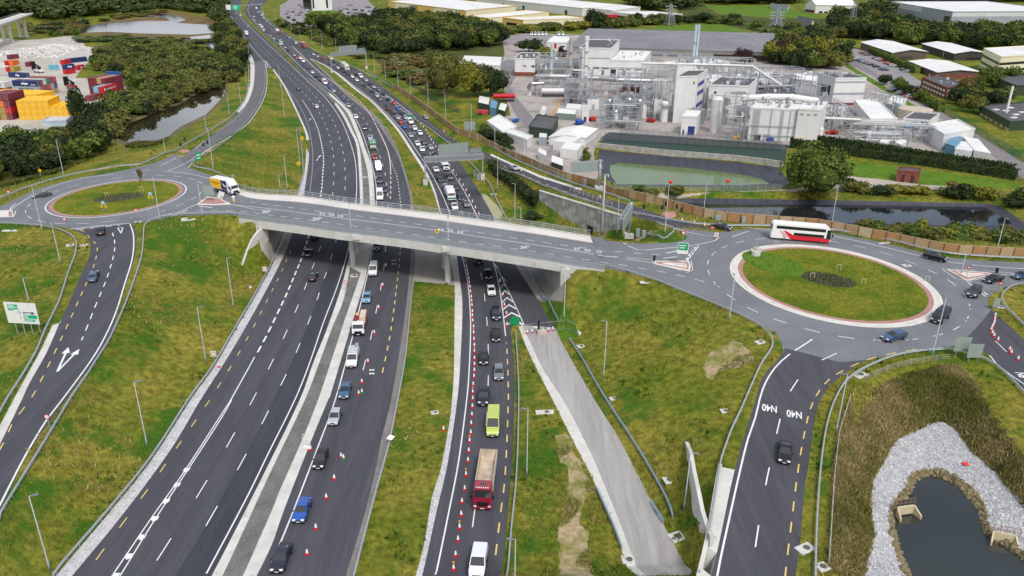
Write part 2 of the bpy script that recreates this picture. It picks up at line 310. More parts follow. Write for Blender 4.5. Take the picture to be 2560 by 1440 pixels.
r = cdt(V3, E0, [])
ZV = []
for v, ov in zip(r[0], r[3]):
 if ov: ZV.append(Vector((v.x, v.y, sum(V3[i].z for i in ov)/len(ov))))
 else: ZV.append(Vector((v.x, v.y, None or 0))); ZV[-1].z = float('nan')
nanv = [i for i, v in enumerate(ZV) if v.z != v.z]
for i in nanv:
 nb = [ZV[a if b == i else b].z for a, b in r[1] if i in (a, b)]; nb = [z for z in nb if z == z]; ZV[i].z = sum(nb)/max(1, len(nb))
ZB = BVHTree.FromPolygons(ZV, [tuple(f) for f in r[2]])
ZEDGE = r[1]
def zat(X, Y):
 h = ZB.ray_cast(Vector((X, Y, 500)), Vector((0, 0, -1)))
 return h[0].z if h[0] is not None else 3.0
def G(x, y):
 d = ray(x, y).normalized(); h = ZB.ray_cast(Vector((0, 0, CAMH)), d)
 return h[0] if h[0] is not None else atz(x, y, 3)
def gl(name, s, n=4):
 LINES[name] = catmull([G(p[0], p[1]) for p in pts(s)], n); return LINES[name]
def LL(spec):
 out = []
 for t in spec.split():
  if t.startswith('-'): out += LINES[t[1:]][::-1]
  else: out += LINES[t]
 return out
ZONES = []
def near(L, x, y):
 return min(range(len(L)), key=lambda i: (topx(L[i])[0]-x)**2+(topx(L[i])[1]-y)**2)
def path(spec):
 out = []
 for t in spec.split():
  if t[0].isalpha() or (t[0] == '-' and t[1].isalpha()):
   rev = t[0] == '-'; t = t.lstrip('-'); nm, *cut = t.split('@'); L = LINES[nm]
   if rev: L = L[::-1]
   if cut:
    i, j = (near(L, *map(float, c.split(','))) for c in cut)
    L = L[i:j+1] if i <= j else L[j:i+1][::-1]
   out += L
  else:
   x, y = map(float, t.split(',')); out.append(G(x, y))
 q = []
 for p in out:
  if not q or (p-q[-1]).length > .05: q.append(Vector(p))
 if (q[0]-q[-1]).length < .05: q.pop()
 return q
ROUGH = dict(soil=.9, yard=1.5, scrub=2, marsh=2, mud=.8, straw=.4, pit_slope=.5, white_stone=.35, rubble=.3, wood=2, path=.4)
def Z(zone, spec, smooth=0):
 L = path(spec)
 if smooth: L = catmull(L+[L[0]], smooth)[:-1]
 if zone in ROUGH:
  k = ROUGH[zone]; L = L+[L[0]]; Q = []
  for a, b in zip(L[:-1], L[1:]):
   n_ = min(60, max(1, int((b-a).length/(k*1.2)))); Q += [a+(b-a)*(i/n_)+Vector((RND.uniform(-k, k)*.5, RND.uniform(-k, k)*.5, 0)) for i in range(n_)]
  L = Q
 ZONES.append((zone, L))
def Zc(zone, k, r, cx=0, cy=0, ry=None, rot=0):
 X, Y = PL[k][0]+cx, PL[k][1]+cy; ry = ry or r; out = []
 for t in range(64):
  a = 2*math.pi*t/64; u, v = r*math.cos(a), ry*math.sin(a)
  x, y = X+u*math.cos(rot)-v*math.sin(rot), Y+u*math.sin(rot)+v*math.cos(rot); out.append(Vector((x, y, plz(k, x, y))))
 ZONES.append((zone, out))
Z('wood', '-300,60 -60,20 150,12 330,5 560,-15 600,-30 -300,-40')
Z('scrub', '215,120 430,92 540,138 598,168 592,200 565,210 535,235 450,260 330,305 290,345 240,390 100,445 -60,480 -60,340 100,330 215,270 330,220 225,150', 3)
Z('yard', '-60,90 60,100 130,95 190,90 215,120 225,150 190,190 210,195 330,220 280,245 215,270 170,290 100,330 -60,340', 2)
Z('marsh', '240,62 275,50 360,43 400,26 520,45 532,66 440,62 425,54 360,55', 3)
Z('marsh', '200,84 300,80 460,88 535,84 535,96 440,100 300,92', 2)
Z('mud', '570,205 567,240 540,270 515,295 455,327 428,345 395,362 345,370 290,356 262,350 285,325 330,300 400,272 445,255 480,235 525,212 555,195', 3)
Z('wood', '785,62 935,67 960,45 1120,55 1255,78 1252,150 1180,150 1080,150 930,135 850,110', 2)
Z('scrub', '930,140 1080,152 1130,165 1120,222 1050,215 980,190', 2)
Z('car_park', '700,14 740,-12 910,-8 950,30 955,50 935,68 785,68 735,62 700,40')
Z('lush', '767,27 847,26 876,45 780,47')
Z('lush', '1540,88 1600,75 1662,65 1760,60 1805,62 1850,72 1902,90 1892,96 1685,92 1600,98 1545,96')
Z('lush', '1760,14 1910,14 1975,24 2078,45 1962,43 1865,41 1795,31')
Z('wood', '1700,8 1760,12 1800,35 1960,45 2080,48 2100,75 1900,80 1790,58 1700,55', 2)
Z('wood', '2080,48 2215,40 2240,62 2560,75 2700,90 2700,130 2300,110 2110,95 2090,70', 2)
Z('site_paving', '1253,160 1262,135 1255,92 1320,83 1430,86 1560,97 1990,98 2100,100 2112,128 2235,208 2335,284 2434,355 2520,410 2400,388 2240,365 2060,352 1975,362 1970,372 1520,334 1490,358 1484,385 1500,445 1470,452 1400,436 1330,405 1240,350 1222,318 1280,300 1262,230')
Z('tarmac_old', '1252,152 1290,150 1298,180 1275,215 1288,240 1330,290 1345,315 1315,318 1290,290 1265,240')
Z('car_park', '1256,90 1320,83 1432,86 1420,118 1262,112')
Z('tarmac_old', '2095,120 2118,118 2235,200 2352,278 2484,358 2620,445 2560,450 2434,356 2332,284 2222,210 2115,158')
Z('car_park', '2095,116 2165,126 2232,158 2325,218 2300,222 2222,206 2118,134')
Z('lush', '2120,160 2200,208 2310,278 2300,282 2190,215 2110,165')
Z('dark_hard', '1500,346 1523,330 1972,362 1968,374 1510,350')
Z('green_hard', '1487,362 1512,349 1968,374 1962,402 1840,397 1675,386')
Z('lush', '2052,392 2150,404 2300,424 2550,458 2550,470 2350,467 2250,453 2200,448 2080,436 2055,430')
Z('path', '2045,446 2085,437 2200,448 2300,461 2440,471 2440,479 2200,467 2045,472')
Z('path', '1500,470 1960,474 2045,462 2045,482 1700,487 1540,478')
Z('liner', 'pondG_t'); Z('liner', 'pondD_t 2590,600 2424,572 2157,563 2067,560 1850,553 1730,534 1672,512')
Z('asphalt', 'A_left -med_l'); Z('asphalt_new', '437,1440 501,1338 582,1196 645,1079 694,980 734,896 764,824 789,760 807,706 824,657 843,590 -med_l@888,575@529,1440'); Z('asphalt', 'S2_left@635,155@640,-60 -Am_far 684,172 664,172')
Z('asphalt_mid', 'S2_left@445,398@635,155 -S2_right')
Z('asphalt', 'med_r2 -B_right'); Z('asphalt', 'B_far -DT D_right@650,27@772,120 775,146')
Z('asphalt', 'C_left D_right@772,120@1017,262 -E_right')
Z('asphalt', 'D_left -D_right@1800,573@1017,262')
Z('asphalt', 'S1_left -S1_right'); Z('asphalt', 'N_left -N_right')
Z('asphalt_light', 'RL_out 330,559 apL_s -apL_n 525,437 487,425 470,420 445,392 -RL_top')
Z('asphalt_light', '1455,601 1512,602 1600,609 1675,607 1712,601 1719,592 1707,580 1680,569 RR_top 2650,700 2560,708 D3_right -D3_left 2262,879 2172,899 2100,905 1962,870 RR_out 1430,684 1475,600')
Z('asphalt', '2400,861 -D3_left@2419,858@2630,1050 D3_right@2560,848@2480,775 2440,820')
Z('worn', 'E_left@1613,1480@1305,813 1345,815 1388,818 -E_right@1396,840@1755,1480')
Z('gravel', 'A_gravel@110,1480@766,370 -A_left@773,385@152,1480')
Z('concrete', 'A_gravel@764,350@682,175 -A_left@684,172@772,350')
Z('concrete', 'med_l@505,1480@840,262 -med_l2@836,252@530,1480'); Z('median_gravel', 'med_l2@530,1480@814,231 -med_r@815,232@582,1480'); Z('concrete', 'med_r@582,1480@815,232 -med_r2@820,229@615,1480')
Z('median_gravel', 'med_l@840,262@762,190 -med_r2@762,190@820,229')
Z('concrete', '869,657 873,666 902,682 912,645 926,560 892,555')
Z('shoulder', 'B_right@855,1480@1025,495 -B_kerb@1031,495@873,1480'); Z('shoulder', 'B_right@1025,495@775,148 -B_kerb@775,147@1031,495')
Z('concrete', 'C_chan@1130,1000@775,147 -C_left@775,146@1143,1000'); Z('gravel', 'C_chan@1025,1480@1130,1000 -C_left@1143,1000@1040,1480')
Z('grass', 'C_right -E_vergel')
Z('concrete', 'E_vergel -E_left')
Z('paving', '1035,703 1136,713 1123,640 1096,530 1033,535 1038,640')
Z('paving', '748,482 740,560 706,644 692,648 655,630 640,575 655,486')
Z('paving', '1232,546 1262,600 1287,660 1342,745 1408,754 1412,700 1425,697 1470,610 1430,585')
Z('tan_pocket', '1200,482 1216,487 1262,532 1246,547 1236,545')
Z('lush', '1344,748 1408,757 1450,838 1425,850 1403,850 1385,812')
Z('concrete', 'N_left@1837,1174@1768,1480 -bankR@1738,1480@1799,1167')
Z('concrete', '152,806 131,813 101,877 33,1000 -60,1175 -S1_left@-60,1230@152,800')
Z('concrete', '590,277 613,250 626,205 626,155 611,127 594,103 S2_left@600,100@600,279')
Z('concrete', '1225,388 1275,411 1350,444 1437,471 1457,476 1452,470 1437,466 1350,438 1275,406 1228,384')
Z('kerb', '517,491 545,494 574,507 577,511 540,513 490,512'); Z('brick_apron', '519,494 543,496 568,507 540,510 500,509')
Z('kerb', '-40,527 31,525 34,542 -40,545'); Z('brick_apron', '21,528 29,528 31,540 22,541')
Z('kerb', '1626,652 1722,651 1727,663 1724,679 1640,661'); Z('brick_apron', '1636,654 1719,654 1723,663 1720,674 1645,659')
Z('kerb', '1652,656 1712,657 1718,663 1716,670 1660,660')
Z('kerb', '2366,673 2494,684 2418,702'); Z('brick_apron', '2374,675 2484,685 2418,699'); Z('kerb', '2388,678 2468,685 2419,694')
Z('brick_tactile', '1655,533 1685,528 1693,541 1668,547'); Z('brick_tactile', '440,377 460,374 475,378 455,383'); Z('brick_tactile', '512,378 530,373 537,375 522,381')
Zc('brick_apron', 'L', 16.1); Zc('island_grass', 'L', 15.1); Zc('planting', 'L', 6.2, .5, -.5, 3.6, .3)
Zc('kerb', 'R', 20.1); Zc('concrete', 'R', 19.7); Zc('kerb', 'R', 18.75); Zc('brick_apron', 'R', 18.5); Zc('island_grass', 'R', 17.5); Zc('planting', 'R', 5.3, -.6, .6, 3.2, -.35)
Zc('lush', 'R', 5.2, -9.5, 8.2, 7.2, .6)
Z('soil', '1384,1093 1420,1085 1450,1160 1488,1225 1462,1240 1452,1290 1475,1360 1485,1440 1490,1490 1402,1490 1396,1330 1417,1250 1424,1180 1400,1140', 3)
Z('soil', '1780,882 1838,852 1885,888 1868,910 1800,930 1768,950 1758,915', 3)
Z('soil', '1500,560 1535,545 1560,560 1640,580 1600,590 1520,585 1480,582', 2)
Z('straw', 'N_fence@2070,1422@2124,1000 -pit_crest@2138,1085@2102,1440')
Z('pit_slope', 'pit_crest@2102,1440@2540,1110 2620,1340 2560,1269 -pit_toe@2560,1269@2160,1440')
Z('white_stone', 'pit_toe 2640,1480 2500,1500'); Z('rubble', 'pit_mid 2640,1480 2500,1500')
Z('lagoon_bed', 'pit_water'); Z('lagoon_bed', 'creek'); Z('lagoon_bed', 'lagoon'); Z('lagoon_bed', 'chan'); Z('lagoon_bed', 'wpond'); Z('liner', 'pondG_w'); Z('liner', 'pondD_w')
V2 = [Vector((v.x, v.y)) for v in ZV]; E2 = [tuple(e) for e in ZEDGE]
for zn, L in ZONES:
 b = len(V2); k = len(L); V2 += [Vector((p.x, p.y)) for p in L]; E2 += [(b+i, b+(i+1) % k) for i in range(k)]
r = delaunay_2d_cdt(V2, E2, [], 0, 2e-3)
GV = [Vector((v.x, v.y, zat(v.x, v.y))) for v in r[0]]
TRI = np.array([tuple(f) for f in r[2]]); GA = np.array([tuple(v) for v in GV]); CEN = GA[TRI].mean(axis=1)
def inside(P, X, Y):
 x = np.array([p[0] for p in P]); y = np.array([p[1] for p in P]); c = np.zeros(len(X), bool); j = len(x)-1
 for i in range(len(x)):
  m = ((y[i] > Y) != (y[j] > Y)); den = (y[j]-y[i]) or 1e-12
  c ^= m & (X < (x[j]-x[i])*(Y-y[i])/den+x[i]); j = i
 return c
ZI = np.full(len(TRI), -1)
for k, (zn, L) in enumerate(ZONES): ZI[inside(L, CEN[:, 0], CEN[:, 1])] = k
TZ = [ZONES[k][0] if k >= 0 else 'grass' for k in ZI]
zone_f = {}
for f, zn in zip(TRI.tolist(), TZ): zone_f.setdefault(zn, []).append(tuple(f))
GB = BVHTree.FromPolygons(GV, TRI.tolist())
OL = lambda r_, g, b_: lin((r_, g, b_))
def asphalt(name, rgb, w, st=True): return M(name, lin(rgb), .86, var=.15 if st else .1, scale=.45 if st else .12, detail=5, fine=.1, fscale=2.5, bump=.08, bscale=30, stretch=(.25, 1, .07) if st else None, wear=(lin(w), .3, .56, .8), spec=.3)
ZM = dict(
 asphalt_new=asphalt('new_asphalt', (58, 60, 69), (66, 68, 76)), asphalt=asphalt('dark_asphalt', (72, 73, 80), (86, 87, 92)), asphalt_mid=asphalt('grey_asphalt', (98, 98, 102), (112, 112, 115)),
 asphalt_light=asphalt('light_asphalt', (112, 115, 121), (98, 100, 106), False), worn=asphalt('worn_asphalt', (156, 154, 152), (138, 136, 135)),
 grass=M('rough_grass', lin((94, 104, 32)), .95, scale=.055, detail=9, col2=lin((130, 122, 52)), lo=.38, hi=.64, fine=.42, fscale=.9, bump=.9, bscale=2.2, wear=(lin((60, 96, 26)), .08, .49, .6), spec=.1),
 lush=M('green_grass', lin((74, 108, 30)), .95, scale=.2, col2=lin((96, 120, 40)), fine=.22, fscale=1.3, bump=.4, bscale=3, spec=.1),
 island_grass=M('mown_grass', lin((120, 124, 42)), .95, scale=.16, detail=8, col2=lin((84, 108, 30)), lo=.46, hi=.6, fine=.25, fscale=1.5, bump=.4, bscale=4, spec=.1),
 straw=M('straw_grass', lin((140, 126, 76)), .95, scale=.5, col2=lin((112, 112, 52)), fine=.3, fscale=1.4, bump=.6, bscale=3, spec=.1),
 pit_slope=M('brown_grass', lin((132, 116, 74)), .95, scale=.12, detail=9, col2=lin((84, 92, 42)), lo=.4, hi=.62, fine=.4, fscale=.9, bump=1, bscale=2, spec=.1),
 wood=M('woodland_floor', lin((58, 66, 34)), .95, scale=.05, col2=lin((84, 92, 46)), fine=.3, spec=.1), scrub=M('scrub_floor', lin((84, 84, 44)), .95, scale=.06, col2=lin((62, 74, 36)), fine=.3, spec=.1),
 marsh=M('brown_marsh', lin((96, 76, 54)), .95, scale=.08, col2=lin((122, 104, 68)), fine=.25, spec=.1), mud=M('creek_mud', lin((84, 74, 54)), .85, scale=.1, col2=lin((104, 102, 58)), fine=.3),
 yard=M('yard_gravel', lin((164, 158, 148)), .9, scale=.06, col2=lin((186, 182, 174)), fine=.12, fscale=1, wear=(lin((126, 122, 104)), .07, .55, .72)),
 site_paving=M('site_concrete', lin((150, 140, 136)), .9, scale=.06, col2=lin((172, 166, 160)), fine=.1, fscale=1, wear=(lin((116, 112, 112)), .05, .52, .66)),
 tarmac_old=asphalt('old_tarmac', (124, 120, 122), (108, 105, 108), False), car_park=asphalt('car_park_tarmac', (138, 134, 136), (122, 118, 120), False),
 dark_hard=asphalt('dark_hardstanding', (78, 78, 82), (92, 92, 94)), green_hard=M('green_netting', lin((36, 58, 52)), .8, scale=.1, col2=lin((44, 66, 58)), fine=.15, stretch=(.1, .3, 3)),
 path=M('stone_path', lin((168, 160, 150)), .9, scale=.2, fine=.15), liner=M('black_pond_liner', lin((50, 52, 62)), .55, scale=.3, col2=lin((64, 66, 78)), fine=.15, stretch=(.05, 3, .3), bump=.3, bscale=2),
 gravel=M('white_gravel', lin((188, 188, 190)), .9, scale=.6, fine=.28, fscale=3, bump=.6, bscale=4), median_gravel=M('grey_gravel', lin((98, 97, 97)), .95, scale=.25, fine=.2, fscale=3, col2=lin((120, 118, 116)), bump=.5, bscale=5),
 concrete=CONC, shoulder=M('grey_shoulder', lin((130, 126, 122)), .92, scale=.2, col2=lin((112, 109, 108)), fine=.16, fscale=2), paving=M('paving_concrete', lin((164, 160, 152)), .9, scale=.15, col2=lin((146, 142, 135)), fine=.1, stretch=(.2, 1, .2)),
 tan_pocket=M('pale_gravel', lin((156, 156, 124)), .95, scale=.4, fine=.16, fscale=3), kerb=M('kerb_concrete', lin((206, 200, 192)), .85, scale=.5, fine=.08), brick_apron=M('red_block_paving', lin((158, 116, 110)), .85, scale=.4, col2=lin((172, 132, 126)), fine=.1, fscale=4),
 brick_tactile=M('red_tactile_paving', lin((186, 132, 126)), .85, scale=.4, fine=.12), planting=M('planting_bed', lin((100, 94, 84)), .95, scale=.5, col2=lin((90, 96, 60)), fine=.45, fscale=2, bump=1),
 soil=M('bare_soil', lin((170, 150, 120)), .95, scale=.3, detail=9, col2=lin((112, 116, 48)), lo=.4, hi=.6, fine=.25, fscale=1.6, bump=.5, bscale=4), white_stone=M('white_stone', lin((158, 160, 164)), .9, scale=.7, col2=lin((182, 183, 187)), fine=.25, fscale=2, bump=1, bscale=2.5, wear=(lin((110, 112, 104)), .35, .6, .75)),
 rubble=M('weedy_rubble', lin((98, 88, 62)), .95, scale=.6, col2=lin((128, 116, 88)), fine=.4, fscale=1.6, bump=1), lagoon_bed=M('pond_bed', lin((60, 58, 48)), .9, scale=.2))
ZN = dict(asphalt_new='inner_lane_road', asphalt='motorway_road', asphalt_mid='slip_road', asphalt_light='roundabout_road', worn='closed_road', grass='grass_ground', lush='green_grass_ground', island_grass='roundabout_grass', straw='straw_grass_ground', pit_slope='pit_slope', wood='woodland_ground', scrub='scrub_ground', marsh='marsh_ground', mud='creek_bank', yard='yard_ground', site_paving='works_paving', tarmac_old='works_road', car_park='car_park_ground', dark_hard='dark_hardstanding', green_hard='green_hardstanding', path='gravel_path', liner='pond_liner', gravel='gravel_verge', median_gravel='median_gravel', concrete='concrete_verge', shoulder='hard_shoulder', paving='slope_paving', tan_pocket='pale_gravel_pocket', kerb='kerb_ground', brick_apron='red_block_paving', brick_tactile='tactile_paving', planting='planting_bed', soil='bare_soil', white_stone='white_stone_bank', rubble='rubble_bank', lagoon_bed='pond_bed')
GROUND = {}
for zn, fs in zone_f.items():
 me = bpy.data.meshes.new(ZN[zn]); idx = sorted({i for f in fs for i in f}); mp_ = {i: k for k, i in enumerate(idx)}
 me.from_pydata([GV[i] for i in idx], [], [tuple(mp_[i] for i in f) for f in fs]); me.materials.append(ZM[zn]); me.polygons.foreach_set('use_smooth', [zn not in ('concrete', 'kerb')]*len(me.polygons)); me.update()
 o = bpy.data.objects.new(ZN[zn], me); COL.objects.link(o); tag(o, kind='structure'); GROUND[zn] = o
def water(name, spec, z, col, rough, bump, bs):
 L = path(spec); mb = MB(); c = sum(L, Vector())/len(L)
 vs = [(c.x+(p.x-c.x)*1.04, c.y+(p.y-c.y)*1.04) for p in L]
 if sum(vs[i-1][0]*vs[i][1]-vs[i][0]*vs[i-1][1] for i in range(len(vs))) < 0: vs = vs[::-1]
 rr = delaunay_2d_cdt([Vector(v) for v in vs], [], [tuple(range(len(vs)))], 1, 1e-3)
 mb.add([(v.x, v.y, z) for v in rr[0]], [tuple(f) for f in rr[2]])
 m = M(name+'_surface', lin(col), rough, var=.08, scale=.06, bump=bump, bscale=bs, spec=1.0)
 o = mb.build(name, m); fixn(o); tag(o, kind='structure'); return o
water('green_pond_water', 'pondG_w', 1.75, (74, 100, 36), .1, .08, 1.0)
water('dark_pond_water', 'pondD_w', 1.25, (34, 36, 40), .04, .05, .9)
water('stone_pond_water', 'pit_water', -.2, (50, 54, 50), .08, .05, 1.5)
water('creek_water', 'creek', -.45, (46, 40, 30), .03, .02, .6)
water('lagoon_water', 'lagoon', -.4, (84, 90, 100), .1, .08, .7)
water('channel_water', 'chan', -.3, (110, 116, 126), .1, .06, .7)
water('woodland_pond_water', 'wpond', .15, (70, 74, 72), .06, .03, .6)
def zg(X, Y, B=None):
 h = (B or GB).ray_cast(Vector((X, Y, 500)), Vector((0, 0, -1))); return h[0].z if h[0] is not None else 0
DECK = None
class Paint:
 def __init__(s, name, mat, lift=.012): s.mb = MB(); s.name = name; s.mat = mat; s.lift = lift
 def quad(s, P, B=None):
  s.mb.add([(p[0], p[1], (zg(p[0], p[1], B) if len(p) < 3 else p[2])+s.lift) for p in P], [tuple(range(len(P)))])
 def strip(s, L, w, on=0, off=0, start=0, B=None, step=2.5, off_side=0):
  L = [Vector((p[0], p[1], 0)) for p in L]; cum = [0]
  for a, b in zip(L[:-1], L[1:]): cum.append(cum[-1]+(b-a).length)
  T = cum[-1]
  def at(d):
   d = min(max(d, 0), T); i = 0
   import bisect
   i = min(max(bisect.bisect_right(cum, d)-1, 0), len(L)-2)
   sg = (L[i+1]-L[i]); ln = sg.length or 1; q = sg/ln
   return L[i]+q*(d-cum[i]), Vector((q.y, -q.x, 0))
  segs = [(0, T)] if not on else []
  if on:
   d = start
   while d < T: segs.append((d, min(d+on, T))); d += on+off
  for a, b in segs:
   n = max(1, int((b-a)/step)); prev = None; vs = []; fs = []
   for k in range(n+1):
    p, q = at(a+(b-a)*k/n); p = p+q*off_side
    for sgn in (-1, 1):
     X, Y = p.x+q.x*w/2*sgn, p.y+q.y*w/2*sgn; vs.append((X, Y, zg(X, Y, B)+s.lift))
    if k: fs.append((2*k-2, 2*k-1, 2*k+1, 2*k))
   s.mb.add(vs, fs)
 def build(s):
  o = s.mb.build(s.name, s.mat); fixn(o); tag(o, kind='structure'); return o
# BRIDGE over the motorway
def dz(t): return 9.7+.75*(1-(2*t-1)**2)*.75+.1*t
near_px = pts('600,548 640,553 760,569 850,582 1000,600 1120,617 1240,635 1370,655 1432,666 1512,678'); far_px = pts('585,470 640,485 760,493 887,511 1000,525 1100,537 1240,557 1330,569 1400,580 1475,592')
def edge(P):
 out = []
 for x, y in P:
  t = (x-600)/900; out.append(atz(x, y, dz(min(max(t, 0), 1))))
 return out
DN, DF = catmull(edge(near_px), 3), catmull(edge(far_px), 3)
BR = empty('road_bridge', (DN[0].x, DN[0].y, 0), 0, 'concrete road bridge on round piers crossing over the motorway', 'bridge')
BR.location = (0, 0, 0)
def lerp(a, b, t): return a+(b-a)*t
n = len(DN); mb = MB()
V = []
for a, b in zip(DN, DF): V += [a, b]
mb.add(V, [(2*i, 2*i+2, 2*i+3, 2*i+1) for i in range(n-1)])
deck = mb.build('deck_surface', ZM['asphalt_light'], BR)
DECK = BVHTree.FromPolygons([Vector(v) for v in mb.v], mb.f)
def drow(f): return [lerp(a, b, f) for a, b in zip(DN, DF)]
W_DECK = (DF[15]-DN[15]).length
mb = MB(); V = []
for a, b in zip(DN, DF):
 d = (b-a).normalized(); V += [a-d*.05+Vector((0, 0, -.012)), b+d*.05+Vector((0, 0, -.012)), b+d*.05+Vector((0, 0, -.45)), a-d*.05+Vector((0, 0, -.45))]
mb.add(V, [(4*i+k, 4*i+(k+1) % 4, 4*i+4+(k+1) % 4, 4*i+4+k) for i in range(n-1) for k in range(4)]); fixn(mb.build('deck_slab', CONC_D, BR))
def offset(L, s, dz_=0):
 out = []
 for i, p in enumerate(L):
  a, b = L[max(i-1, 0)], L[min(i+1, len(L)-1)]; d = Vector((b.x-a.x, b.y-a.y, 0)).normalized(); out.append(Vector((p.x+d.y*s, p.y-d.x*s, p.z+dz_)))
 return out
SEC = [(-.25, .2), (.22, .2), (.22, -1.5), (-.1, -1.5), (-.25, -1.2)]
fixn(MB().sweep(offset(DN, .2), SEC).build('edge_beam', CONC, BR)); fixn(MB().sweep(offset(DF, -.2), [(-o, h) for o, h in SEC][::-1]).build('edge_beam', CONC, BR))
for f in (.1, .26, .42, .58, .74, .9):
 fixn(MB().sweep(drow(f), [(-.5, -.46), (.5, -.46), (.35, -1.5), (-.35, -1.5)]).build('girder', CONC_D, BR))
fw = MB(); F1 = drow(.80); F2 = drow(.985)
fw.add([v for a, b in zip(F1, F2) for v in (a+Vector((0, 0, .0)), a+Vector((0, 0, .13)), b+Vector((0, 0, .13)))], [(3*i+k, 3*i+k+1, 3*i+3+k+1, 3*i+3+k) for i in range(n-1) for k in range(2)])
fixn(fw.build('footway', M('footway_concrete', lin((212, 208, 202)), .85, scale=.15, col2=lin((198, 194, 188)), fine=.06, fscale=4), BR))
kn = MB(); kn.sweep(drow(.02), [(-.3, .0), (-.3, .1), (.6, .1), (.6, .0)], closed=False); fixn(kn.build('kerb', CONC, BR))
def parapet(L, name, h=1.25, side=1, mesh=True):
 c = [0]
 for a, b in zip(L[:-1], L[1:]): c.append(c[-1]+(b-a).length)
 par = MB()
 for hh, w in ((h, .12), (h*.66, .09), (h*.33, .09)): par.sweep(L, [(-w/2, hh-w/2+.14), (w/2, hh-w/2+.14), (w/2, hh+w/2+.14), (-w/2, hh+w/2+.14)])
 p0 = fixn(par.build(name, GALV, BR)); ps = MB(); T = c[-1]; d = 0
 import bisect
 while d < T:
  i = min(max(bisect.bisect_right(c, d)-1, 0), len(L)-2); q = lerp(L[i], L[i+1], (d-c[i])/max(1e-6, c[i+1]-c[i])); ps.box((q.x, q.y, q.z+.14+h/2), (.12, .12, h)); d += 2.6
 o = ps.build('posts', GALV, p0); tag(o, kind='stuff')
 if mesh:
  mm = MB()
  for k in range(13): mm.sweep(L, [(-.012, .2+k*.085), (.012, .2+k*.085), (.012, .235+k*.085), (-.012, .235+k*.085)])
  tag(mm.build('infill_bars', GALV, p0), kind='stuff')
parapet(offset(DN, .22), 'parapet'); parapet(offset(DF, -.22), 'parapet', 1.3, mesh=False)
def pier_row(px, py, k):
 b = atz(px, py, 0)
 j = min(range(n), key=lambda i: abs(topx(DN[i])[0]-px)); A, B = DN[j], DF[j]; d = Vector((B.x-A.x, B.y-A.y, 0)); Wd = d.length; d.normalize()
 tops = A.z-1.5
 for q in range(3):
  c = b+d*(q*Wd*.36); z0 = zg(c.x, c.y)-.3
  col = MB().cyl((c.x, c.y, z0), .68, tops-.95-z0, 24, cap=False); o = col.build('pier', CONC, BR, smooth=True)
  MB().lathe((c.x, c.y, tops-1.0), [(.68, 0), (1.05, .55), (1.05, .95)], 20).build('pier_head', CONC, o)
 e0, e1 = b-d*1.6, b+d*(Wd*.72+1.6); M_ = (e0+e1)/2
 MB().box((M_.x, M_.y, tops-.25), ((e1-e0).length, 1.5, .7), math.atan2(d.y, d.x)).build('crosshead', CONC_D, BR)
 f = A-d*.25; MB().box((f.x, f.y, A.z-.35), (1.0, 2.6, 1.0), math.atan2(d.y, d.x)).build('corbel', CONC, BR)
pier_row(883, 662, 0); pier_row(1120, 703, 1)
def wall(name, base, tops, mat, th=.5, parent=BR, cap=True):
 mb = MB(); m = len(base); V = []
 for i in range(m):
  a, b = base[max(i-1, 0)], base[min(i+1, m-1)]; d = Vector((b.x-a.x, b.y-a.y, 0)).normalized(); q = Vector((d.y, -d.x, 0))*th
  V += [(base[i].x, base[i].y, base[i].z-.4), (tops[i].x, tops[i].y, tops[i].z), (tops[i].x+q.x, tops[i].y+q.y, tops[i].z), (base[i].x+q.x, base[i].y+q.y, base[i].z-.4)]
 mb.add(V, [(4*i+k, 4*i+(k+1) % 4, 4*i+4+(k+1) % 4, 4*i+4+k) for i in range(m-1) for k in range(4)]+[(0, 1, 2, 3), (4*m-4, 4*m-3, 4*m-2, 4*m-1)])
 o = mb.build(name, mat, parent); fixn(o); return o
ab = LINES['abR']; ab0 = [Vector((p.x, p.y, zg(p.x, p.y)-2)) for p in ab]; j = -4
A0, A1 = DN[-5]-(DF[-5]-DN[-5]).normalized()*.2, DF[-6]
a0, a1 = Vector((A0.x, A0.y, 2)), Vector((A1.x, A1.y, 2)); wall('abutment', [a0, a1], [Vector((a0.x, a0.y, A0.z-.5)), Vector((a1.x, a1.y, A1.z-.5))], CONC_D, -.8)
MB().box((A0.x+.3, A0.y-.1, A0.z-2.6), (2.0, 1.4, 4.2), math.atan2((DN[-5]-DN[-6]).y, (DN[-5]-DN[-6]).x)).build('abutment_pilaster', CONC, BR)
B0, B1 = DN[3], DF[4]
wall('abutment', [Vector((B0.x, B0.y, 3)), Vector((B1.x, B1.y, 3))], [Vector((B0.x, B0.y, B0.z-.5)), Vector((B1.x, B1.y, B1.z-.5))], CONC_D, .8)
def wing(spec, label=None):
 base, tops = [], []
 for bx, by, z, ty in pts(spec):
  b = atz(bx, by, z); h = hgt(b, ty); base.append(b); tops.append(Vector((b.x, b.y, b.z+h)))
 return base, tops
b_, t_ = wing('1396,692,4.5,663 1408,722,3.2,680 1417,752,1.8,703 1425,778,1,735 1433,800,.6,766 1443,820,.4,800 1453,839,.3,834'); wall('wing_wall', b_, t_, CONC, .55)
b_, t_ = wing('667,594,5.4,566 655,612,4.2,571 643,630,3,583 632,645,2,600 621,658,1.2,622 610,670,.8,648 599,678,.5,672'); wall('wing_wall', b_, t_, CONC, -.55)
RW = empty('retaining_wall', (0, 0, 0), 0, 'grey precast panel retaining wall under the climbing slip road', 'retaining wall')
wb, wt = LINES['wallD_b'], LINES['wallD_t']
w0, w1 = Vector(wt[0]), Vector(wt[-1]); wt0, wt1 = w0.z, w1.z; w0.z = w1.z = 0; w0.y -= .35; w1.y -= .35
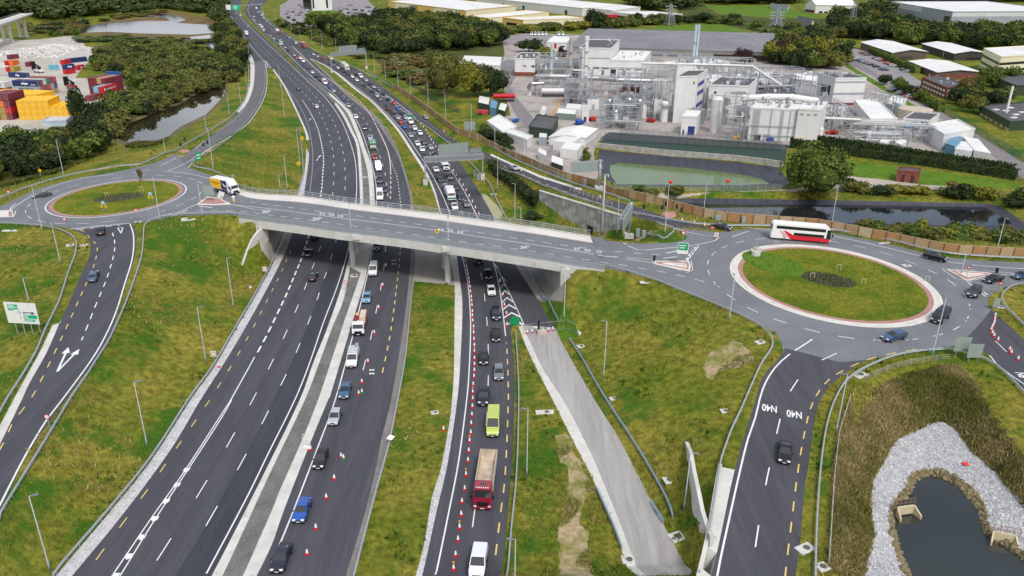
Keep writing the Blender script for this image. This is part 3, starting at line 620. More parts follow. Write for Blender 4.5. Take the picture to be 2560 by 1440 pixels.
dirw = Vector((w1.x-w0.x, w1.y-w0.y, 0)); Lw = dirw.length; dirw.normalize(); nrm = Vector((dirw.y, -dirw.x, 0))
if nrm.y > 0: nrm = -nrm
PANM = [M('precast_panel_%s' % s, lin(c), .9, var=.08, scale=.5, fine=.08, fscale=3, bump=.15) for s, c in (('light', (178, 177, 172)), ('mid', (160, 160, 156)), ('dark', (146, 147, 144)))]
pm = {}
PW, PH = 1.5, 1.5
nx = int(Lw/PW); rw_ = random.Random(3)
for i in range(nx):
 s0, s1 = i*PW, min((i+1)*PW, Lw); ztop = wt0+(wt1-wt0)*(s0/Lw); zb = zg(*(w0+dirw*(s0+.7)+nrm*.8).xy)-.6
 z = zb-(PH/2 if i % 2 else 0)
 while z < ztop:
  za, zb2 = z+.02, min(z+PH-.02, ztop)
  if zb2-za > .15:
   c = w0+dirw*((s0+s1)/2)+nrm*(rw_.random()*.03)
   key = (round(zb2-za, 1), rw_.randrange(3))
   if key not in pm:
    q = MB(); hw = (PW-.04)/2; hh = key[0]/2; q.prism([(-hw, -hh*.5), (-hw*.8, -hh), (hw*.8, -hh), (hw, -hh*.5), (hw, hh*.5), (hw*.8, hh), (-hw*.8, hh), (-hw, hh*.5)] if key[0] > 1.3 else [(-hw, -hh), (hw, -hh), (hw, hh), (-hw, hh)], 0, .18)
    pm[key] = q.mesh('panel'); pm[key].materials.append(PANM[key[1]])
   o = bpy.data.objects.new('panel', pm[key]); COL.objects.link(o); o.parent = RW
   o.matrix_world = Matrix(((dirw.x, 0, nrm.x, c.x), (dirw.y, 0, nrm.y, c.y), (0, 1, 0, (za+zb2)/2), (0, 0, 0, 1)))
  z += PH
bk = MB(); bk.add([w0-nrm*.0+Vector((0, 0, -1)), w1+Vector((0, 0, -1)), Vector((w1.x, w1.y, wt1)), Vector((w0.x, w0.y, wt0))]+[p-nrm*.4 for p in (w0+Vector((0, 0, -1)), w1+Vector((0, 0, -1)), Vector((w1.x, w1.y, wt1)), Vector((w0.x, w0.y, wt0)))], [(0, 1, 2, 3), (7, 6, 5, 4), (0, 3, 7, 4), (1, 5, 6, 2), (3, 2, 6, 7)])
fixn(bk.build('backing', CONC_D, RW))
cb = MB(); ang = math.atan2(dirw.y, dirw.x)
cb.sweep([Vector((w0.x, w0.y, wt0)), Vector((w1.x, w1.y, wt1))], [(-.35, 0), (.35, 0), (.35, .3), (-.35, .3)]); fixn(cb.build('coping', CONC, RW))
c = w0+dirw*(Lw*.66)+nrm*.15; MB().box((c.x, c.y, 1.6), (2.2, .3, 2.6), ang).build('culvert_opening', P('dark_opening', (40, 40, 40), .9), RW)
RW2 = empty('retaining_wall', (0, 0, 0), 0, 'pale concrete retaining wall dropping from the lower right slip road to the closed road', 'retaining wall')
sp_ = pts('1708,1150,.5,1107 1716,1205,.3,1134 1722,1262,.3,1180 1730,1318,.3,1225 1742,1362,.3,1280 1755,1400,.3,1322 1762,1450,.2,1345')
bs_ = [atz(x, y, z) for x, y, z, _ in sp_]; tp = [Vector((b.x, b.y, b.z+hgt(b, q[3]))) for b, q in zip(bs_, sp_)]
for i in range(len(bs_)-1):
 for k in range(2):
  a, b = lerp(bs_[i], bs_[i+1], k/2), lerp(bs_[i], bs_[i+1], (k+1)/2); ta, tb = lerp(tp[i], tp[i+1], k/2), lerp(tp[i], tp[i+1], (k+1)/2); d = (b-a).normalized()*.02
  wall('panel', [a+d, b-d], [ta+d, tb-d], PANM[(i+k) % 2] if False else CONC, -.4, RW2)
cop = MB(); cop.sweep([p+Vector((0, 0, .002)) for p in tp], [(-.45, 0), (.05, 0), (.05, .22), (-.45, .22)]); fixn(cop.build('coping', CONC, RW2))
PU = MB(); L = path('bankR@1800,1167@1738,1480'); PU.sweep(L, [(-.25, -1.5), (.25, -1.5), (.25, .5), (-.25, .5)]); o = fixn(PU.build('parapet_upstand', CONC)); tag(o, 'long white concrete parapet upstand edging the lower right slip road', 'parapet')
# ROAD MARKINGS
WP, YP = Paint('white_road_marking', WHITE_PAINT), Paint('yellow_road_marking', YELLOW_PAINT)
def gp(s, n=4): return catmull([G(p[0], p[1]) for p in pts(s)], n)
def gd(s, n=3):
 out = []
 for x, y in pts(s):
  h = DECK.ray_cast(Vector((0, 0, CAMH)), ray(x, y).normalized()); out.append(h[0] if h[0] is not None else G(x, y))
 return catmull(out, n)
WP.strip(gp('516,1434 617,1244 672,1131 737,1000 775,905 810,802 840,725 865,645 882,570 891,490 891,435 887,397 877,360 862,320 845,287 810,240 772,205 700,138 655,97 615,57 592,30 590,12'), .2)
WP.strip(gp('577,1000 637,892'), .2)
for s in ('280,1440 382,1290 458,1183 547,1046 577,1000', '300,1440 391,1293 472,1171 553,1046 579,1000'): WP.strip(gp(s), .17)
for x, y in ((466, 1175), (442, 1213), (415, 1253), (387, 1297), (355, 1343), (322, 1391), (288, 1440)):
 p = G(x, y); q = G(x+14, y-24); d = (q-p).normalized(); s = Vector((d.y, -d.x, 0)); WP.quad([(p+s*.42+d*.5).xy, (p-s*.42+d*.5).xy, (p-s*.42-d*.2).xy, (p-d*.6).xy, (p+s*.42-d*.2).xy])
WP.strip(gp('644,881 669,834 691,789 711,747 727,711 741,677 754,645 778,570 802,487 807,432 809,402 805,367 794,320 775,280 756,250'), .34, 2.6, 1.6)
WP.strip(gp('373,1431 465,1287 547,1151 610,1040 660,945 701,862 732,794 757,734 777,680 795,634 820,560 831,490 835,435 834,392 830,367 821,332 806,295 785,262 755,228 718,190'), .16, 4, 8, 2)
WP.strip(gp('430,1440 501,1338 582,1196 645,1079 694,980 734,896 764,824 789,760 807,706 824,657 843,590 861,490 863,435 860,392 855,370 841,320 822,285 800,255 766,217 735,190 690,148'), .16, 4, 8, 9)
WP.strip(gp('775,477 780,432 782,395 779,357 772,320 758,282 740,250 712,215'), .16, 1, 1.1)
YP.strip(gp('240,1400 318,1293 385,1202 440,1122 512,1018 536,982 587,900 627,830 651,784 671,745 690,707 706,675 720,642 735,610'), .15, 2, 3.9)
WP.strip(gp('607,70 640,112 682,155 725,195'), .16, 2, 4); WP.strip(gp('690,150 655,115 625,80 600,45'), .16, 4, 8); WP.strip(gp('672,165 640,130 612,95 590,62 578,40'), .2)
for k in range(8):
 t = k/8; a = G(661+t*2, 152+t*20); b = G(667+t*14, 154+t*17); WP.quad([a.xy, (a+Vector((0, .8, 0))).xy, (b+Vector((0, .8, 0))).xy, b.xy])
def arrow(px, py, qx, qy, w=.9):
 p, q = G(px, py), G(qx, qy); d = (q-p); L_ = d.length; d.normalize(); s = Vector((d.y, -d.x, 0))
 WP.quad([(p+s*.12).xy, (p-s*.12).xy, (p-s*.12+d*L_*.7).xy, (p+s*.12+d*L_*.7).xy]); WP.quad([(p+d*L_*.68+s*w*.5).xy, (p+d*L_*.68-s*w*.5).xy, q.xy])
arrow(772, 302, 778, 296); arrow(791, 402, 802, 387)
WP.strip(gp('680,1406 726,1296 793,1122 836,1006 870,885 895,787 915,702 927,645 936,575 941,505 940,460 932,420 917,365 900,318 880,283 852,252 825,227 785,197 735,150 690,105 660,78 630,45 620,20 640,-5'), .2)
WP.strip(gp('902,947 922,869 936,800 948,740 957,689 962,645 968,560 970,497 964,442 959,420 946,380 928,330 905,290 880,258 850,230'), .16, 4, 8, 3)
YP.strip(gp('956,932 967,880 976,832 984,780 990,730 995,687 999,647 1003,590 1002,540'), .2, 2, 2.2)
WP.strip(gp('1001,525 1000,495 992,440 982,415 965,365 945,325'), .2, 1.6, 2); WP.strip(gp('830,212 800,185 770,158 735,128 700,95 670,62 655,40'), .16, 4, 8)
WP.strip(gp('700,83 676,58 655,30 650,10'), .16, 4, 8)
WP.strip(gp('1080,1460 1089,1437 1123,1275 1147,1150 1166,1006 1172,940 1176,852 1176,790 1170,712 1157,647 1142,590 1121,524 1100,475 1070,420 1037,370 1005,325 970,288 925,245 880,210 838,178'), .2)
WP.strip(gp('1181,1318 1214,1073 1220,972 1221,897 1219,827 1214,765 1207,710 1195,655 1180,610 1160,545 1140,495 1115,445 1088,400 1050,350 1015,305 985,275'), .16, 4, 8, 0)
YP.strip(gp('1239,1388 1251,1287 1262,1199 1268,1085 1270,1020 1271,990 1269,905 1266,857'), .2, 2, 2.1)
WP.strip(gp('1264,840 1256,770 1246,707 1235,660 1215,600 1192,540 1160,477 1127,425'), .2)
WP.strip(gp('1310,812 1282,750 1260,705 1237,660'), .18)
for y, xl, xr in ((700, 1248, 1264), (718, 1250, 1269), (734, 1253, 1273), (752, 1255, 1282), (770, 1257, 1290), (790, 1260, 1300), (810, 1264, 1310)):
 a, b, c = G(xl, y+6), G((xl+xr)/2-1, y-6), G(xr, y+4)
 for u, v in ((a, b), (b, c)): WP.quad([u.xy, v.xy, (v+Vector((0, .75, 0))).xy, (u+Vector((0, .75, 0))).xy])
WP.strip(gp('1192,540 1160,477 1127,425'), .2, 1.8, 1.6)
for k in range(16):
 t = k/16; a = G(962+t*70, 242+t*52); b = G(972+t*64, 242+t*46); WP.quad([a.xy, (a+Vector((.2, .9, 0))).xy, (b+Vector((.2, .9, 0))).xy, b.xy])
WP.strip(gp('950,228 1000,262 1040,296'), .2); WP.strip(gp('900,205 970,250 1030,292'), .2)
YP.strip(gp('890,180 970,226 1060,300 1110,335 1180,377 1250,410 1320,443 1400,474 1480,502 1560,526 1620,543', 3), .17, 2, 3)
WP.strip(gp('1640,556 1700,575 1760,588 1800,594'), .18); WP.strip(gp('930,160 870,135 800,110 740,85 700,60'), .16, 4, 8); WP.strip(gp('940,195 880,165 800,130 720,90 670,55 650,27'), .2)
WP.strip(gp('325,560 334,590 331,645 310,715 290,780 260,847 225,905 155,1000 113,1055 61,1143 6,1250 -40,1340'), .25)
YP.strip(gp('200,575 215,583 228,600 241,610 243,624 241,640 232,672 214,712 194,757 172,806 146,862 116,924 81,991 50,1032 30,1060 10,1105 -10,1140'), .17, 2, 2.65)
WP.strip(gp('281,582 286,600 287,618 285,633 282,647 277,665 271,684 264,704 255,726 246,747 236,771 226,797 215,824 204,851'), .2, 2.4, 2.3)
def split_arrow():
 p = G(143, 929)
 for (hx, hy) in ((171, 868), (199, 872)):
  q = G(hx, hy); d = q-p; L_ = d.length; d.normalize(); s = Vector((d.y, -d.x, 0)); k = G(157, 895) if hx == 171 else G(150, 917)
  WP.quad([(p+s*.16).xy, (p-s*.16).xy, (p-s*.16+d*L_*.75).xy, (p+s*.16+d*L_*.75).xy]); WP.quad([(p+d*L_*.74+s*.65).xy, (p+d*L_*.74-s*.65).xy, q.xy])
split_arrow()
WP.strip(gp('530,335 560,318 597,289 618,255 630,205 631,160'), .16, 1, 1.3); WP.strip(gp('470,420 515,377 607,320 640,282 662,240 668,200 664,160'), .2)
WP.strip(gp('375,424 330,432'), .18, 2, 2); WP.strip(gp('400,416 420,404 440,396 460,388'), .16); WP.strip(gp('420,427 450,415 475,402 490,390'), .16); WP.strip(gp('480,377 520,375'), .15); WP.strip(gp('470,384 510,380'), .15); WP.strip(gp('487,372 500,362 512,350'), .15)
WP.strip(gp('2031,848 1972,887 1936,921 1907,972 1888,1045 1863,1122 1811,1351 1793,1440 1786,1480'), .24)
YP.strip(gp('2290,873 2214,887 2176,897 2139,911 2107,927 2076,946 2054,969 2038,994 2026,1022 2017,1055 2003,1125 1991,1205 1980,1296 1967,1403 1960,1470'), .17, 2, 2.05)
WP.strip(gp('2092,883 2055,900 2000,944 1981,968 1956,1027 1931,1133 1905,1261 1881,1417 1870,1480'), .17, 4, 8.1, 0)
WP.strip(gp('2474,888 2500,918 2560,960 2620,1010'), .2); WP.strip(gp('2488,852 2517,880'), .16)
def ring(k, r, w, on=0, off=0):
 X, Y = PL[k][:2]; WP.strip([Vector((X+r*math.cos(t*math.pi/60), Y+r*math.sin(t*math.pi/60), 0)) for t in range(121)], w, on, off)
ring('L', 16.9, .3); ring('L', 21.3, .16, 2.9, 3.0); ring('R', 24.6, .16, 2.6, 3.1)
WP.strip(gp('0,543 62,500 100,479 165,455 220,443 285,436'), .2); WP.strip(gp('410,428 450,431 490,438 525,447'), .2)
WP.strip(gp('178,572 230,567 280,562 325,558'), .22); WP.strip(gp('190,574 240,569 300,563'), .3, 1.8, 1.2); WP.strip(gp('417,540 440,533 470,520 490,511'), .22); WP.strip(gp('430,540 455,531 480,521'), .3, 1.8, 1.2); WP.strip(gp('40,508 28,517 24,528'), .2); WP.strip(gp('34,541 40,527'), .2)
a = [G(294, 570), G(307, 569), G(303, 583)]
for i in range(3): WP.strip([a[i], a[(i+1) % 3]], .22)
WP.strip(gp('1455,600 1575,617 1640,622 1710,616 1780,604 1797,594'), .2)
WP.strip(gp('1855,568 1925,574 2030,582 2076,589 2150,604 2216,619 2365,654 2450,664 2560,672'), .22); WP.strip(gp('1830,592 1850,585 1872,578'), .2); WP.strip(gp('1718,652 1730,636 1746,615'), .25); WP.strip(gp('1715,650 1724,636 1738,618'), .3, 1.6, 1)
WP.strip(gp('1728,651 1729,683 1690,672 1630,658'), .14); WP.strip(gp('2355,672 2494,680 2560,684'), .14); WP.strip(gp('2357,674 2408,702 2495,688 2560,682'), .14); WP.strip(gp('2418,705 2440,722 2464,741'), .25); WP.strip(gp('2425,704 2470,738'), .3, 1.6, 1.1)
for q in ('1665,633 1695,627', '1658,646 1692,642'): WP.strip(gp(q, 1), .3)
for q in ('497,515 530,519', '476,531 508,530'): WP.strip(gp(q, 1), .3)
def deckpaint(P_, s, w, on=0, off=0): P_.strip(gd(s), w, on, off, 0, B2)
class _B2:
 def ray_cast(s, o, d):
  h = DECK.ray_cast(o, d); return h if h[0] is not None else GB.ray_cast(o, d)
B2 = _B2()
deckpaint(WP, '560,509 600,514 667,521 775,535 875,548 975,560 1100,577 1225,596 1330,611 1480,634 1560,646 1630,657', .17)
deckpaint(WP, '578,511 640,524 667,523', .12); deckpaint(WP, '1480,636 1600,647 1640,651', .12)
deckpaint(WP, '590,503 618,504 650,509 682,513 715,517 749,522 784,526 815,531 852,536 887,539 922,544 958,549 995,554 1032,559 1070,564 1120,571 1200,582 1300,597 1400,612 1500,627 1600,634 1650,637', .16, 1.9, 2.05)
deckpaint(WP, '490,525 560,526 603,528 636,532 670,537 705,541 739,546 774,550 810,555 846,560 882,565 919,570 957,575 995,581 1034,586 1072,592 1111,597 1180,608 1260,618 1340,630 1450,647 1540,660 1640,677 1705,690 1790,712', .16, 1.9, 2.05)
WP.lift = .016
def block(x0, y0, x1, y1, x2, y2, x3, y3): WP.quad([ (p.x, p.y, zg(p.x, p.y, B2)) for p in (gd('%f,%f %f,%f' % (a, b, a+1, b), 1)[0] for a, b in ((x0, y0), (x1, y1), (x2, y2), (x3, y3)))])
for cx, cy in ((667, 529), (794, 547), (1313, 618)):
 for dx, dy, w, h in ((-9, -2, 7, 1.2), (-6, .5, 8, 1.1), (-9, 3, 8, 1.2), (3, -3, 7, 1.1), (2, -.6, 7, 1.1), (0, 2, 8, 1.2), (-4, -1, 1.6, 3), (8, -1.5, 1.6, 3)): block(cx+dx-w/2, cy+dy+h/2, cx+dx+w/2, cy+dy+h/2, cx+dx+w/2+1, cy+dy-h/2, cx+dx-w/2+1, cy+dy-h/2)
for cx, cy in ((807, 534.5), (830, 537.5), (852, 540.5), (1103, 574.5), (1127, 577.5), (1152, 581), (1443, 623), (1470, 626.5), (1498, 631)):
 for k in range(3): 
  for j in (-5, 3): block(cx+j-3.4, cy-2.2+k*1.9+j*.12, cx+j+2.6, cy-1.6+k*1.9+j*.12, cx+j+3.2, cy-2.5+k*1.9+j*.12, cx+j-2.8, cy-3.1+k*1.9+j*.12)
for x, y in ((930, 914), (985, 640)):
 for dx in (-4, 3):
  for dy in (11, 20): p = G(x+dx, y+dy); WP.quad([(p.x-.2, p.y-.25), (p.x+.2, p.y-.25), (p.x+.2, p.y+.25), (p.x-.2, p.y+.25)])
def roadtext(txt, x, y, dx, dy, size, stretch):
 cu = bpy.data.curves.new('lettering', 'FONT'); cu.body = txt; cu.size = size; cu.align_x = 'CENTER'; cu.align_y = 'CENTER'; cu.offset = .03
 ob = bpy.data.objects.new('road_lettering', cu); COL.objects.link(ob)
 p, q = G(x, y), G(x+dx, y+dy); d = (q-p); d.z = 0; d.normalize(); u = Vector((-d.y, d.x, 0))
 dg = bpy.context.evaluated_depsgraph_get(); me = bpy.data.meshes.new_from_object(ob.evaluated_get(dg)); bpy.data.objects.remove(ob); bpy.data.curves.remove(cu)
 me.name = 'road_lettering'; o = bpy.data.objects.new('road_lettering', me); COL.objects.link(o); me.materials.clear(); me.materials.append(WHITE_PAINT)
 for v in me.vertices:
  P_ = p+d*v.co.x+u*v.co.y*stretch; v.co = (P_.x, P_.y, zg(P_.x, P_.y)+.015)
 tag(o, kind='structure'); return o
roadtext('N40', 1924, 1020, -12, -2, 1.25, 2.0); roadtext('N40', 1986, 1035, -12, -2, 1.25, 2.0)
roadtext('8N', 2556, 938, -8, -8, 1.3, 1.6)
MARKS_DONE = True
WP.build(); YP.build()
# VEHICLES
CP = {
 'white': (226, 228, 230), 'silver': (172, 178, 184), 'grey': (116, 122, 128), 'dark grey': (58, 62, 68), 'black': (18, 19, 22), 'navy': (20, 26, 48), 'blue': (26, 82, 172), 'light blue': (112, 156, 186), 'steel blue': (62, 92, 126),
 'red': (176, 22, 40), 'dark red': (104, 24, 34), 'lime green': (186, 200, 96), 'green': (24, 128, 84), 'orange': (226, 104, 30), 'yellow': (240, 190, 30), 'cream': (214, 208, 190), 'crimson': (150, 22, 52), 'bronze': (98, 98, 96)}
def paint(c): return M('vehicle_paint_'+c.replace(' ', '_'), lin(CP[c]), .28, .0 if c in ('white', 'cream') else .15, var=0, coat=.6, spec=.5)
PLATE = P('number_plate', (222, 222, 214), .6, var=0); LAMP = M('headlamp', lin((226, 232, 238)), .15, var=0, spec=.8); TAIL = M('tail_lamp', lin((150, 16, 20)), .3, var=0); TRIM = P('black_trim', (24, 25, 27), .55, var=0); RIM = M('alloy_rim', lin((150, 154, 158)), .35, .6, var=0)
SPEC = dict(
 hatchback=dict(w=1.78, lo=[(-2.05, .32), (-2.08, .7), (-2.0, .96), (.85, .97), (1.85, .8), (2.03, .62), (2.08, .32)], up=[(-1.98, .955), (-1.5, 1.46), (.0, 1.49), (.98, .955)], tp=.2, wx=(-1.28, 1.32), wr=.32),
 saloon=dict(w=1.83, lo=[(-2.36, .3), (-2.38, .75), (-2.25, 1.0), (-1.5, 1.03), (.9, .98), (2.1, .8), (2.32, .6), (2.36, .3)], up=[(-1.75, 1.0), (-.95, 1.42), (.1, 1.45), (1.1, .965)], tp=.22, wx=(-1.4, 1.45), wr=.33),
 estate=dict(w=1.83, lo=[(-2.36, .3), (-2.38, .75), (-2.3, 1.0), (.9, .98), (2.1, .8), (2.32, .6), (2.36, .3)], up=[(-2.28, .99), (-1.85, 1.45), (.1, 1.48), (1.1, .965)], tp=.2, wx=(-1.4, 1.45), wr=.33),
 suv=dict(w=1.93, lo=[(-2.32, .42), (-2.34, .9), (-2.25, 1.14), (.95, 1.12), (2.05, 1.0), (2.28, .8), (2.34, .42)], up=[(-2.2, 1.12), (-1.85, 1.68), (.15, 1.72), (1.05, 1.105)], tp=.2, wx=(-1.42, 1.45), wr=.37),
 van=dict(w=2.0, lo=[(-2.65, .4), (-2.67, 1.25), (1.45, 1.25), (2.3, 1.08), (2.58, .8), (2.65, .4)], up=[(-2.66, 1.24), (-2.58, 2.08), (.75, 2.12), (1.6, 1.22)], tp=.13, wx=(-1.65, 1.7), wr=.35),
 high_van=dict(w=2.05, lo=[(-3.0, .4), (-3.02, 1.3), (1.75, 1.3), (2.55, 1.1), (2.85, .8), (2.95, .4)], up=[(-3.01, 1.29), (-2.98, 2.55), (1.0, 2.6), (1.9, 1.27)], tp=.1, wx=(-1.9, 1.95), wr=.36),
 pickup=dict(w=1.88, lo=[(-2.6, .42), (-2.62, 1.06), (.9, 1.08), (2.1, 1.02), (2.45, .85), (2.55, .42)], up=[(-.75, 1.06), (-.55, 1.68), (.25, 1.7), (1.05, 1.07)], tp=.18, wx=(-1.6, 1.6), wr=.38))
VM = {}
def quad_on(mb, pts_, t=.012):
 a, b, c, d = map(Vector, pts_); n_ = (b-a).cross(d-a).normalized()*t; mb.add([p+n_ for p in (a, b, c, d)], [(0, 1, 2, 3)])
def car_meshes(kind):
 if kind in VM: return VM[kind]
 s = SPEC[kind]; hw = s['w']/2; lo, up = s['lo'], s['up']; zb = min(p[1] for p in up); zt = max(p[1] for p in up); out = {}
 def hwz(z): return hw-s['tp']*max(0, (z-zb)/(zt-zb)) - .02
 def prof(P_, f, nose=0):
  mb = MB(); n_ = len(P_)
  for sy in (-1, 1): mb.v += [(x, sy*f(x, z), z) for x, z in P_]
  mb.f = [tuple(range(n_)), tuple(range(n_, 2*n_))[::-1]]+[(k, n_+k, n_+(k+1) % n_, (k+1) % n_) for k in range(n_)]
  return mb
 xf = max(p[0] for p in lo); xr = min(p[0] for p in lo)
 def flo(x, z): return hw*(1-.10*max(0, (abs(x)-xf*.72)/(xf*.28))**1.5)*(.96 if z < .5 else 1)
 a = prof(lo, flo); b = prof(up, lambda x, z: hwz(z))
 bm = bmesh.new()
 for q in (a, b):
  me = q.mesh('t'); t = bmesh.new(); t.from_mesh(me); bmesh.ops.recalc_face_normals(t, faces=t.faces)
  es = [e for e in t.edges if len(e.link_faces) == 2 and e.calc_face_angle(0) > .45 and not (q is b and all(v.co.z < zb+.02 for v in e.verts))]
  bmesh.ops.bevel(t, geom=es, offset=.09 if q is a else .06, segments=2, affect='EDGES', clamp_overlap=True); t.to_mesh(me); t.free(); bm.from_mesh(me); bpy.data.meshes.remove(me)
 me = bpy.data.meshes.new('body'); bm.to_mesh(me); bm.free(); me.materials.append(paint('white'))
 me.polygons.foreach_set('use_smooth', [True]*len(me.polygons)); me.set_sharp_from_angle(angle=.7); out['body'] = me
 rb, rr, fr, fb = up
 def L3(p, q, t): return (p[0]+(q[0]-p[0])*t, p[1]+(q[1]-p[1])*t)
 ws = MB(); A, B = L3(fb, fr, .08), L3(fb, fr, .92); quad_on(ws, [(A[0], -hwz(A[1])+.1, A[1]), (A[0], hwz(A[1])-.1, A[1]), (B[0], hwz(B[1])-.1, B[1]), (B[0], -hwz(B[1])+.1, B[1])]); out['windscreen'] = ws
 van = 'van' in kind
 if not van:
  rw = MB(); A, B = L3(rb, rr, .1), L3(rb, rr, .9); quad_on(rw, [(A[0], hwz(A[1])-.12, A[1]), (A[0], -hwz(A[1])+.12, A[1]), (B[0], -hwz(B[1])+.12, B[1]), (B[0], hwz(B[1])-.12, B[1])]); out['rear_window'] = rw
 for sy in (-1, 1):
  sw = MB(); z0, z1 = zb+.06, zt-.1
  def xat(p, q, z): return p[0]+(q[0]-p[0])*(z-p[1])/(q[1]-p[1])
  x0b, x0t, x1b, x1t = xat(rb, rr, z0)+.12, xat(rb, rr, z1)+.12, xat(fb, fr, z0)-.14, xat(fb, fr, z1)-.1
  if van: x0b = x0t = fr[0]-.25
  cuts = [0, 1] if van or kind == 'pickup' else [0, .36, .40, .68, .715, 1]
  for i in range(0, len(cuts), 2):
   c0, c1 = cuts[i], cuts[i+1]
   q = [(x0b+(x1b-x0b)*c0, z0), (x0b+(x1b-x0b)*c1, z0), (x0t+(x1t-x0t)*c1, z1), (x0t+(x1t-x0t)*c0, z1)]
   P4 = [(x, sy*(hwz(z)+.012), z) for x, z in q]; sw.add(P4 if sy < 0 else P4[::-1], [(0, 1, 2, 3)])
  out['side_window' if sy < 0 else 'side_window.001'] = sw
 for i, (wx, sy) in enumerate([(x, y) for x in s['wx'] for y in (-1, 1)]):
  t = MB(); r_, w_ = s['wr'], .22; N_ = 14
  prof_ = [(r_*.55, -w_/2), (r_*.93, -w_/2), (r_, -w_/4), (r_, w_/4), (r_*.93, w_/2), (r_*.55, w_/2)]
  for rr_, y in prof_: t.v += [(wx+rr_*math.cos(2*math.pi*k/N_), sy*(hw-.1)+y, r_+rr_*math.sin(2*math.pi*k/N_)) for k in range(N_)]
  m_ = len(prof_); t.f = [(j*N_+k, j*N_+(k+1) % N_, (j+1)*N_+(k+1) % N_, (j+1)*N_+k) for j in range(m_-1) for k in range(N_)]
  h = MB(); h.v = [(wx+r_*.6*math.cos(2*math.pi*k/N_), sy*(hw+.0), r_+r_*.6*math.sin(2*math.pi*k/N_)) for k in range(N_)]; h.f = [tuple(range(N_))]
  out['wheel.%d' % i] = (t, h)
 for sy in (-1, 1):
  z = lo[-2][1]+.02; x = lo[-2][0]; hl = MB().box((x-.12, sy*(hw-.36), z+.06), (.34, .42, .13)); out['headlight.%d' % sy] = hl
  zz = lo[1][1]+(.1 if not van else -.2); tl = MB().box((lo[1][0]+.06, sy*(hw-.2), zz), (.14, .24, .2 if not van else .5)); out['tail_light.%d' % sy] = tl
  mi = MB().box((fb[0]-.25, sy*(hw+.09), fb[1]+.08), (.14, .2, .14)); out['mirror.%d' % sy] = mi
 out['grille'] = MB().box((xf-.02, 0, .62), (.08, hw*.95, .16)); out['number_plate'] = MB().box((xf+.012, 0, .48), (.05, .52, .12)); out['number_plate.001'] = MB().box((xr-.012, 0, .72), (.05, .52, .12))
 out['bumper'] = MB().box((xf-.03, 0, .38), (.12, hw*1.7, .12))
 if not van and kind != 'pickup':
  pass
 if kind == 'pickup': out['load_bed'] = MB().box((-1.6, 0, 1.05), (1.7, 1.6, .07))
 fin = {}
 for k, v in out.items():
  nm = k.split('.')[0]; mt = {'windscreen': GLASS, 'rear_window': GLASS, 'side_window': GLASS, 'headlight': LAMP, 'tail_light': TAIL, 'mirror': TRIM, 'grille': TRIM, 'bumper': TRIM, 'number_plate': PLATE, 'load_bed': TRIM}.get(nm)
  if k == 'body': fin[k] = v
  elif nm == 'wheel': a_ = v[0].mesh('wheel'); a_.materials.append(BLACK); b_ = v[1].mesh('rim'); b_.materials.append(RIM); fin[k] = (a_, b_)
  else: a_ = v.mesh(nm); a_.materials.append(mt); fin[k] = a_
 VM[kind] = fin; return fin
def mk(name, me, parent, mat=None):
 o = bpy.data.objects.new(name, me); COL.objects.link(o); o.parent = parent
 if mat is not None: o.material_slots[0].link = 'OBJECT'; o.material_slots[0].material = mat
 return o
FARM = {}
def far_meshes(kind):
 if kind in FARM: return FARM[kind]
 ms = car_meshes(kind); g = MB()
 for k, v in ms.items():
  if k.split('.')[0] in ('windscreen', 'rear_window', 'side_window'): g.add([tuple(x.co) for x in v.vertices], [tuple(p.vertices) for p in v.polygons])
 w = MB()
 for k, v in ms.items():
  if k.startswith('wheel'):
   b = v[0]; w.add([tuple(x.co) for x in b.vertices], [tuple(p.vertices) for p in b.polygons]); b = v[1]; w.add([tuple(x.co) for x in b.vertices], [tuple(p.vertices) for p in b.polygons])
 a = g.mesh('windows'); a.materials.append(GLASS); b = w.mesh('wheels'); b.materials.append(BLACK)
 FARM[kind] = (a, b); return FARM[kind]
def slope_mat(X, Y, z, h, B=None):
 d = Vector((math.cos(h), math.sin(h), 0)); s = Vector((-d.y, d.x, 0)); B = B or GB
 a, b = zg(X+d.x*1.3, Y+d.y*1.3, B), zg(X-d.x*1.3, Y-d.y*1.3, B); dd = Vector((d.x*2.6, d.y*2.6, a-b)).normalized()
 up_ = dd.cross(s).normalized(); up_ = up_ if up_.z > 0 else -up_; ss = up_.cross(dd)
 return Matrix(((dd.x, ss.x, up_.x, X), (dd.y, ss.y, up_.y, Y), (dd.z, ss.z, up_.z, (a+b)/2+.01), (0, 0, 0, 1)))
def car(kind, col, X, Y, h, label, group=None, full=True, cat=None):
 nm = {'van': 'van', 'high_van': 'van', 'pickup': 'pickup_truck'}.get(kind, 'car')
 r_ = empty(nm, (X, Y, 0), 0, label, cat or nm.replace('_', ' '), group); r_.matrix_world = slope_mat(X, Y, 0, h)
 ms = car_meshes(kind); mk('body', ms['body'], r_, paint(col))
 if full:
  for k, v in ms.items():
   if k == 'body': continue
   if isinstance(v, tuple): w = mk('wheel', v[0], r_); mk('rim', v[1], w)
   else: mk(k.split('.')[0], v, r_)
 else:
  a, b = far_meshes(kind); mk('windows', a, r_); mk('wheels', b, r_)
 return r_
def heading(L, P_, toward):
 i = min(range(len(L)), key=lambda k: (L[k].x-P_.x)**2+(L[k].y-P_.y)**2); a, b = L[max(0, i-1)], L[min(len(L)-1, i+1)]; h = math.atan2(b.y-a.y, b.x-a.x)
 if (math.sin(h) > 0) == toward: h += math.pi
 return h
LINES['Bl'] = gp('680,1406 726,1296 793,1122 836,1006 870,885 895,787 915,702 927,645 936,575 941,505 940,460 932,420 917,365 900,318 880,283 852,252 825,227 785,197 735,150 690,105 660,78 630,45 620,20')
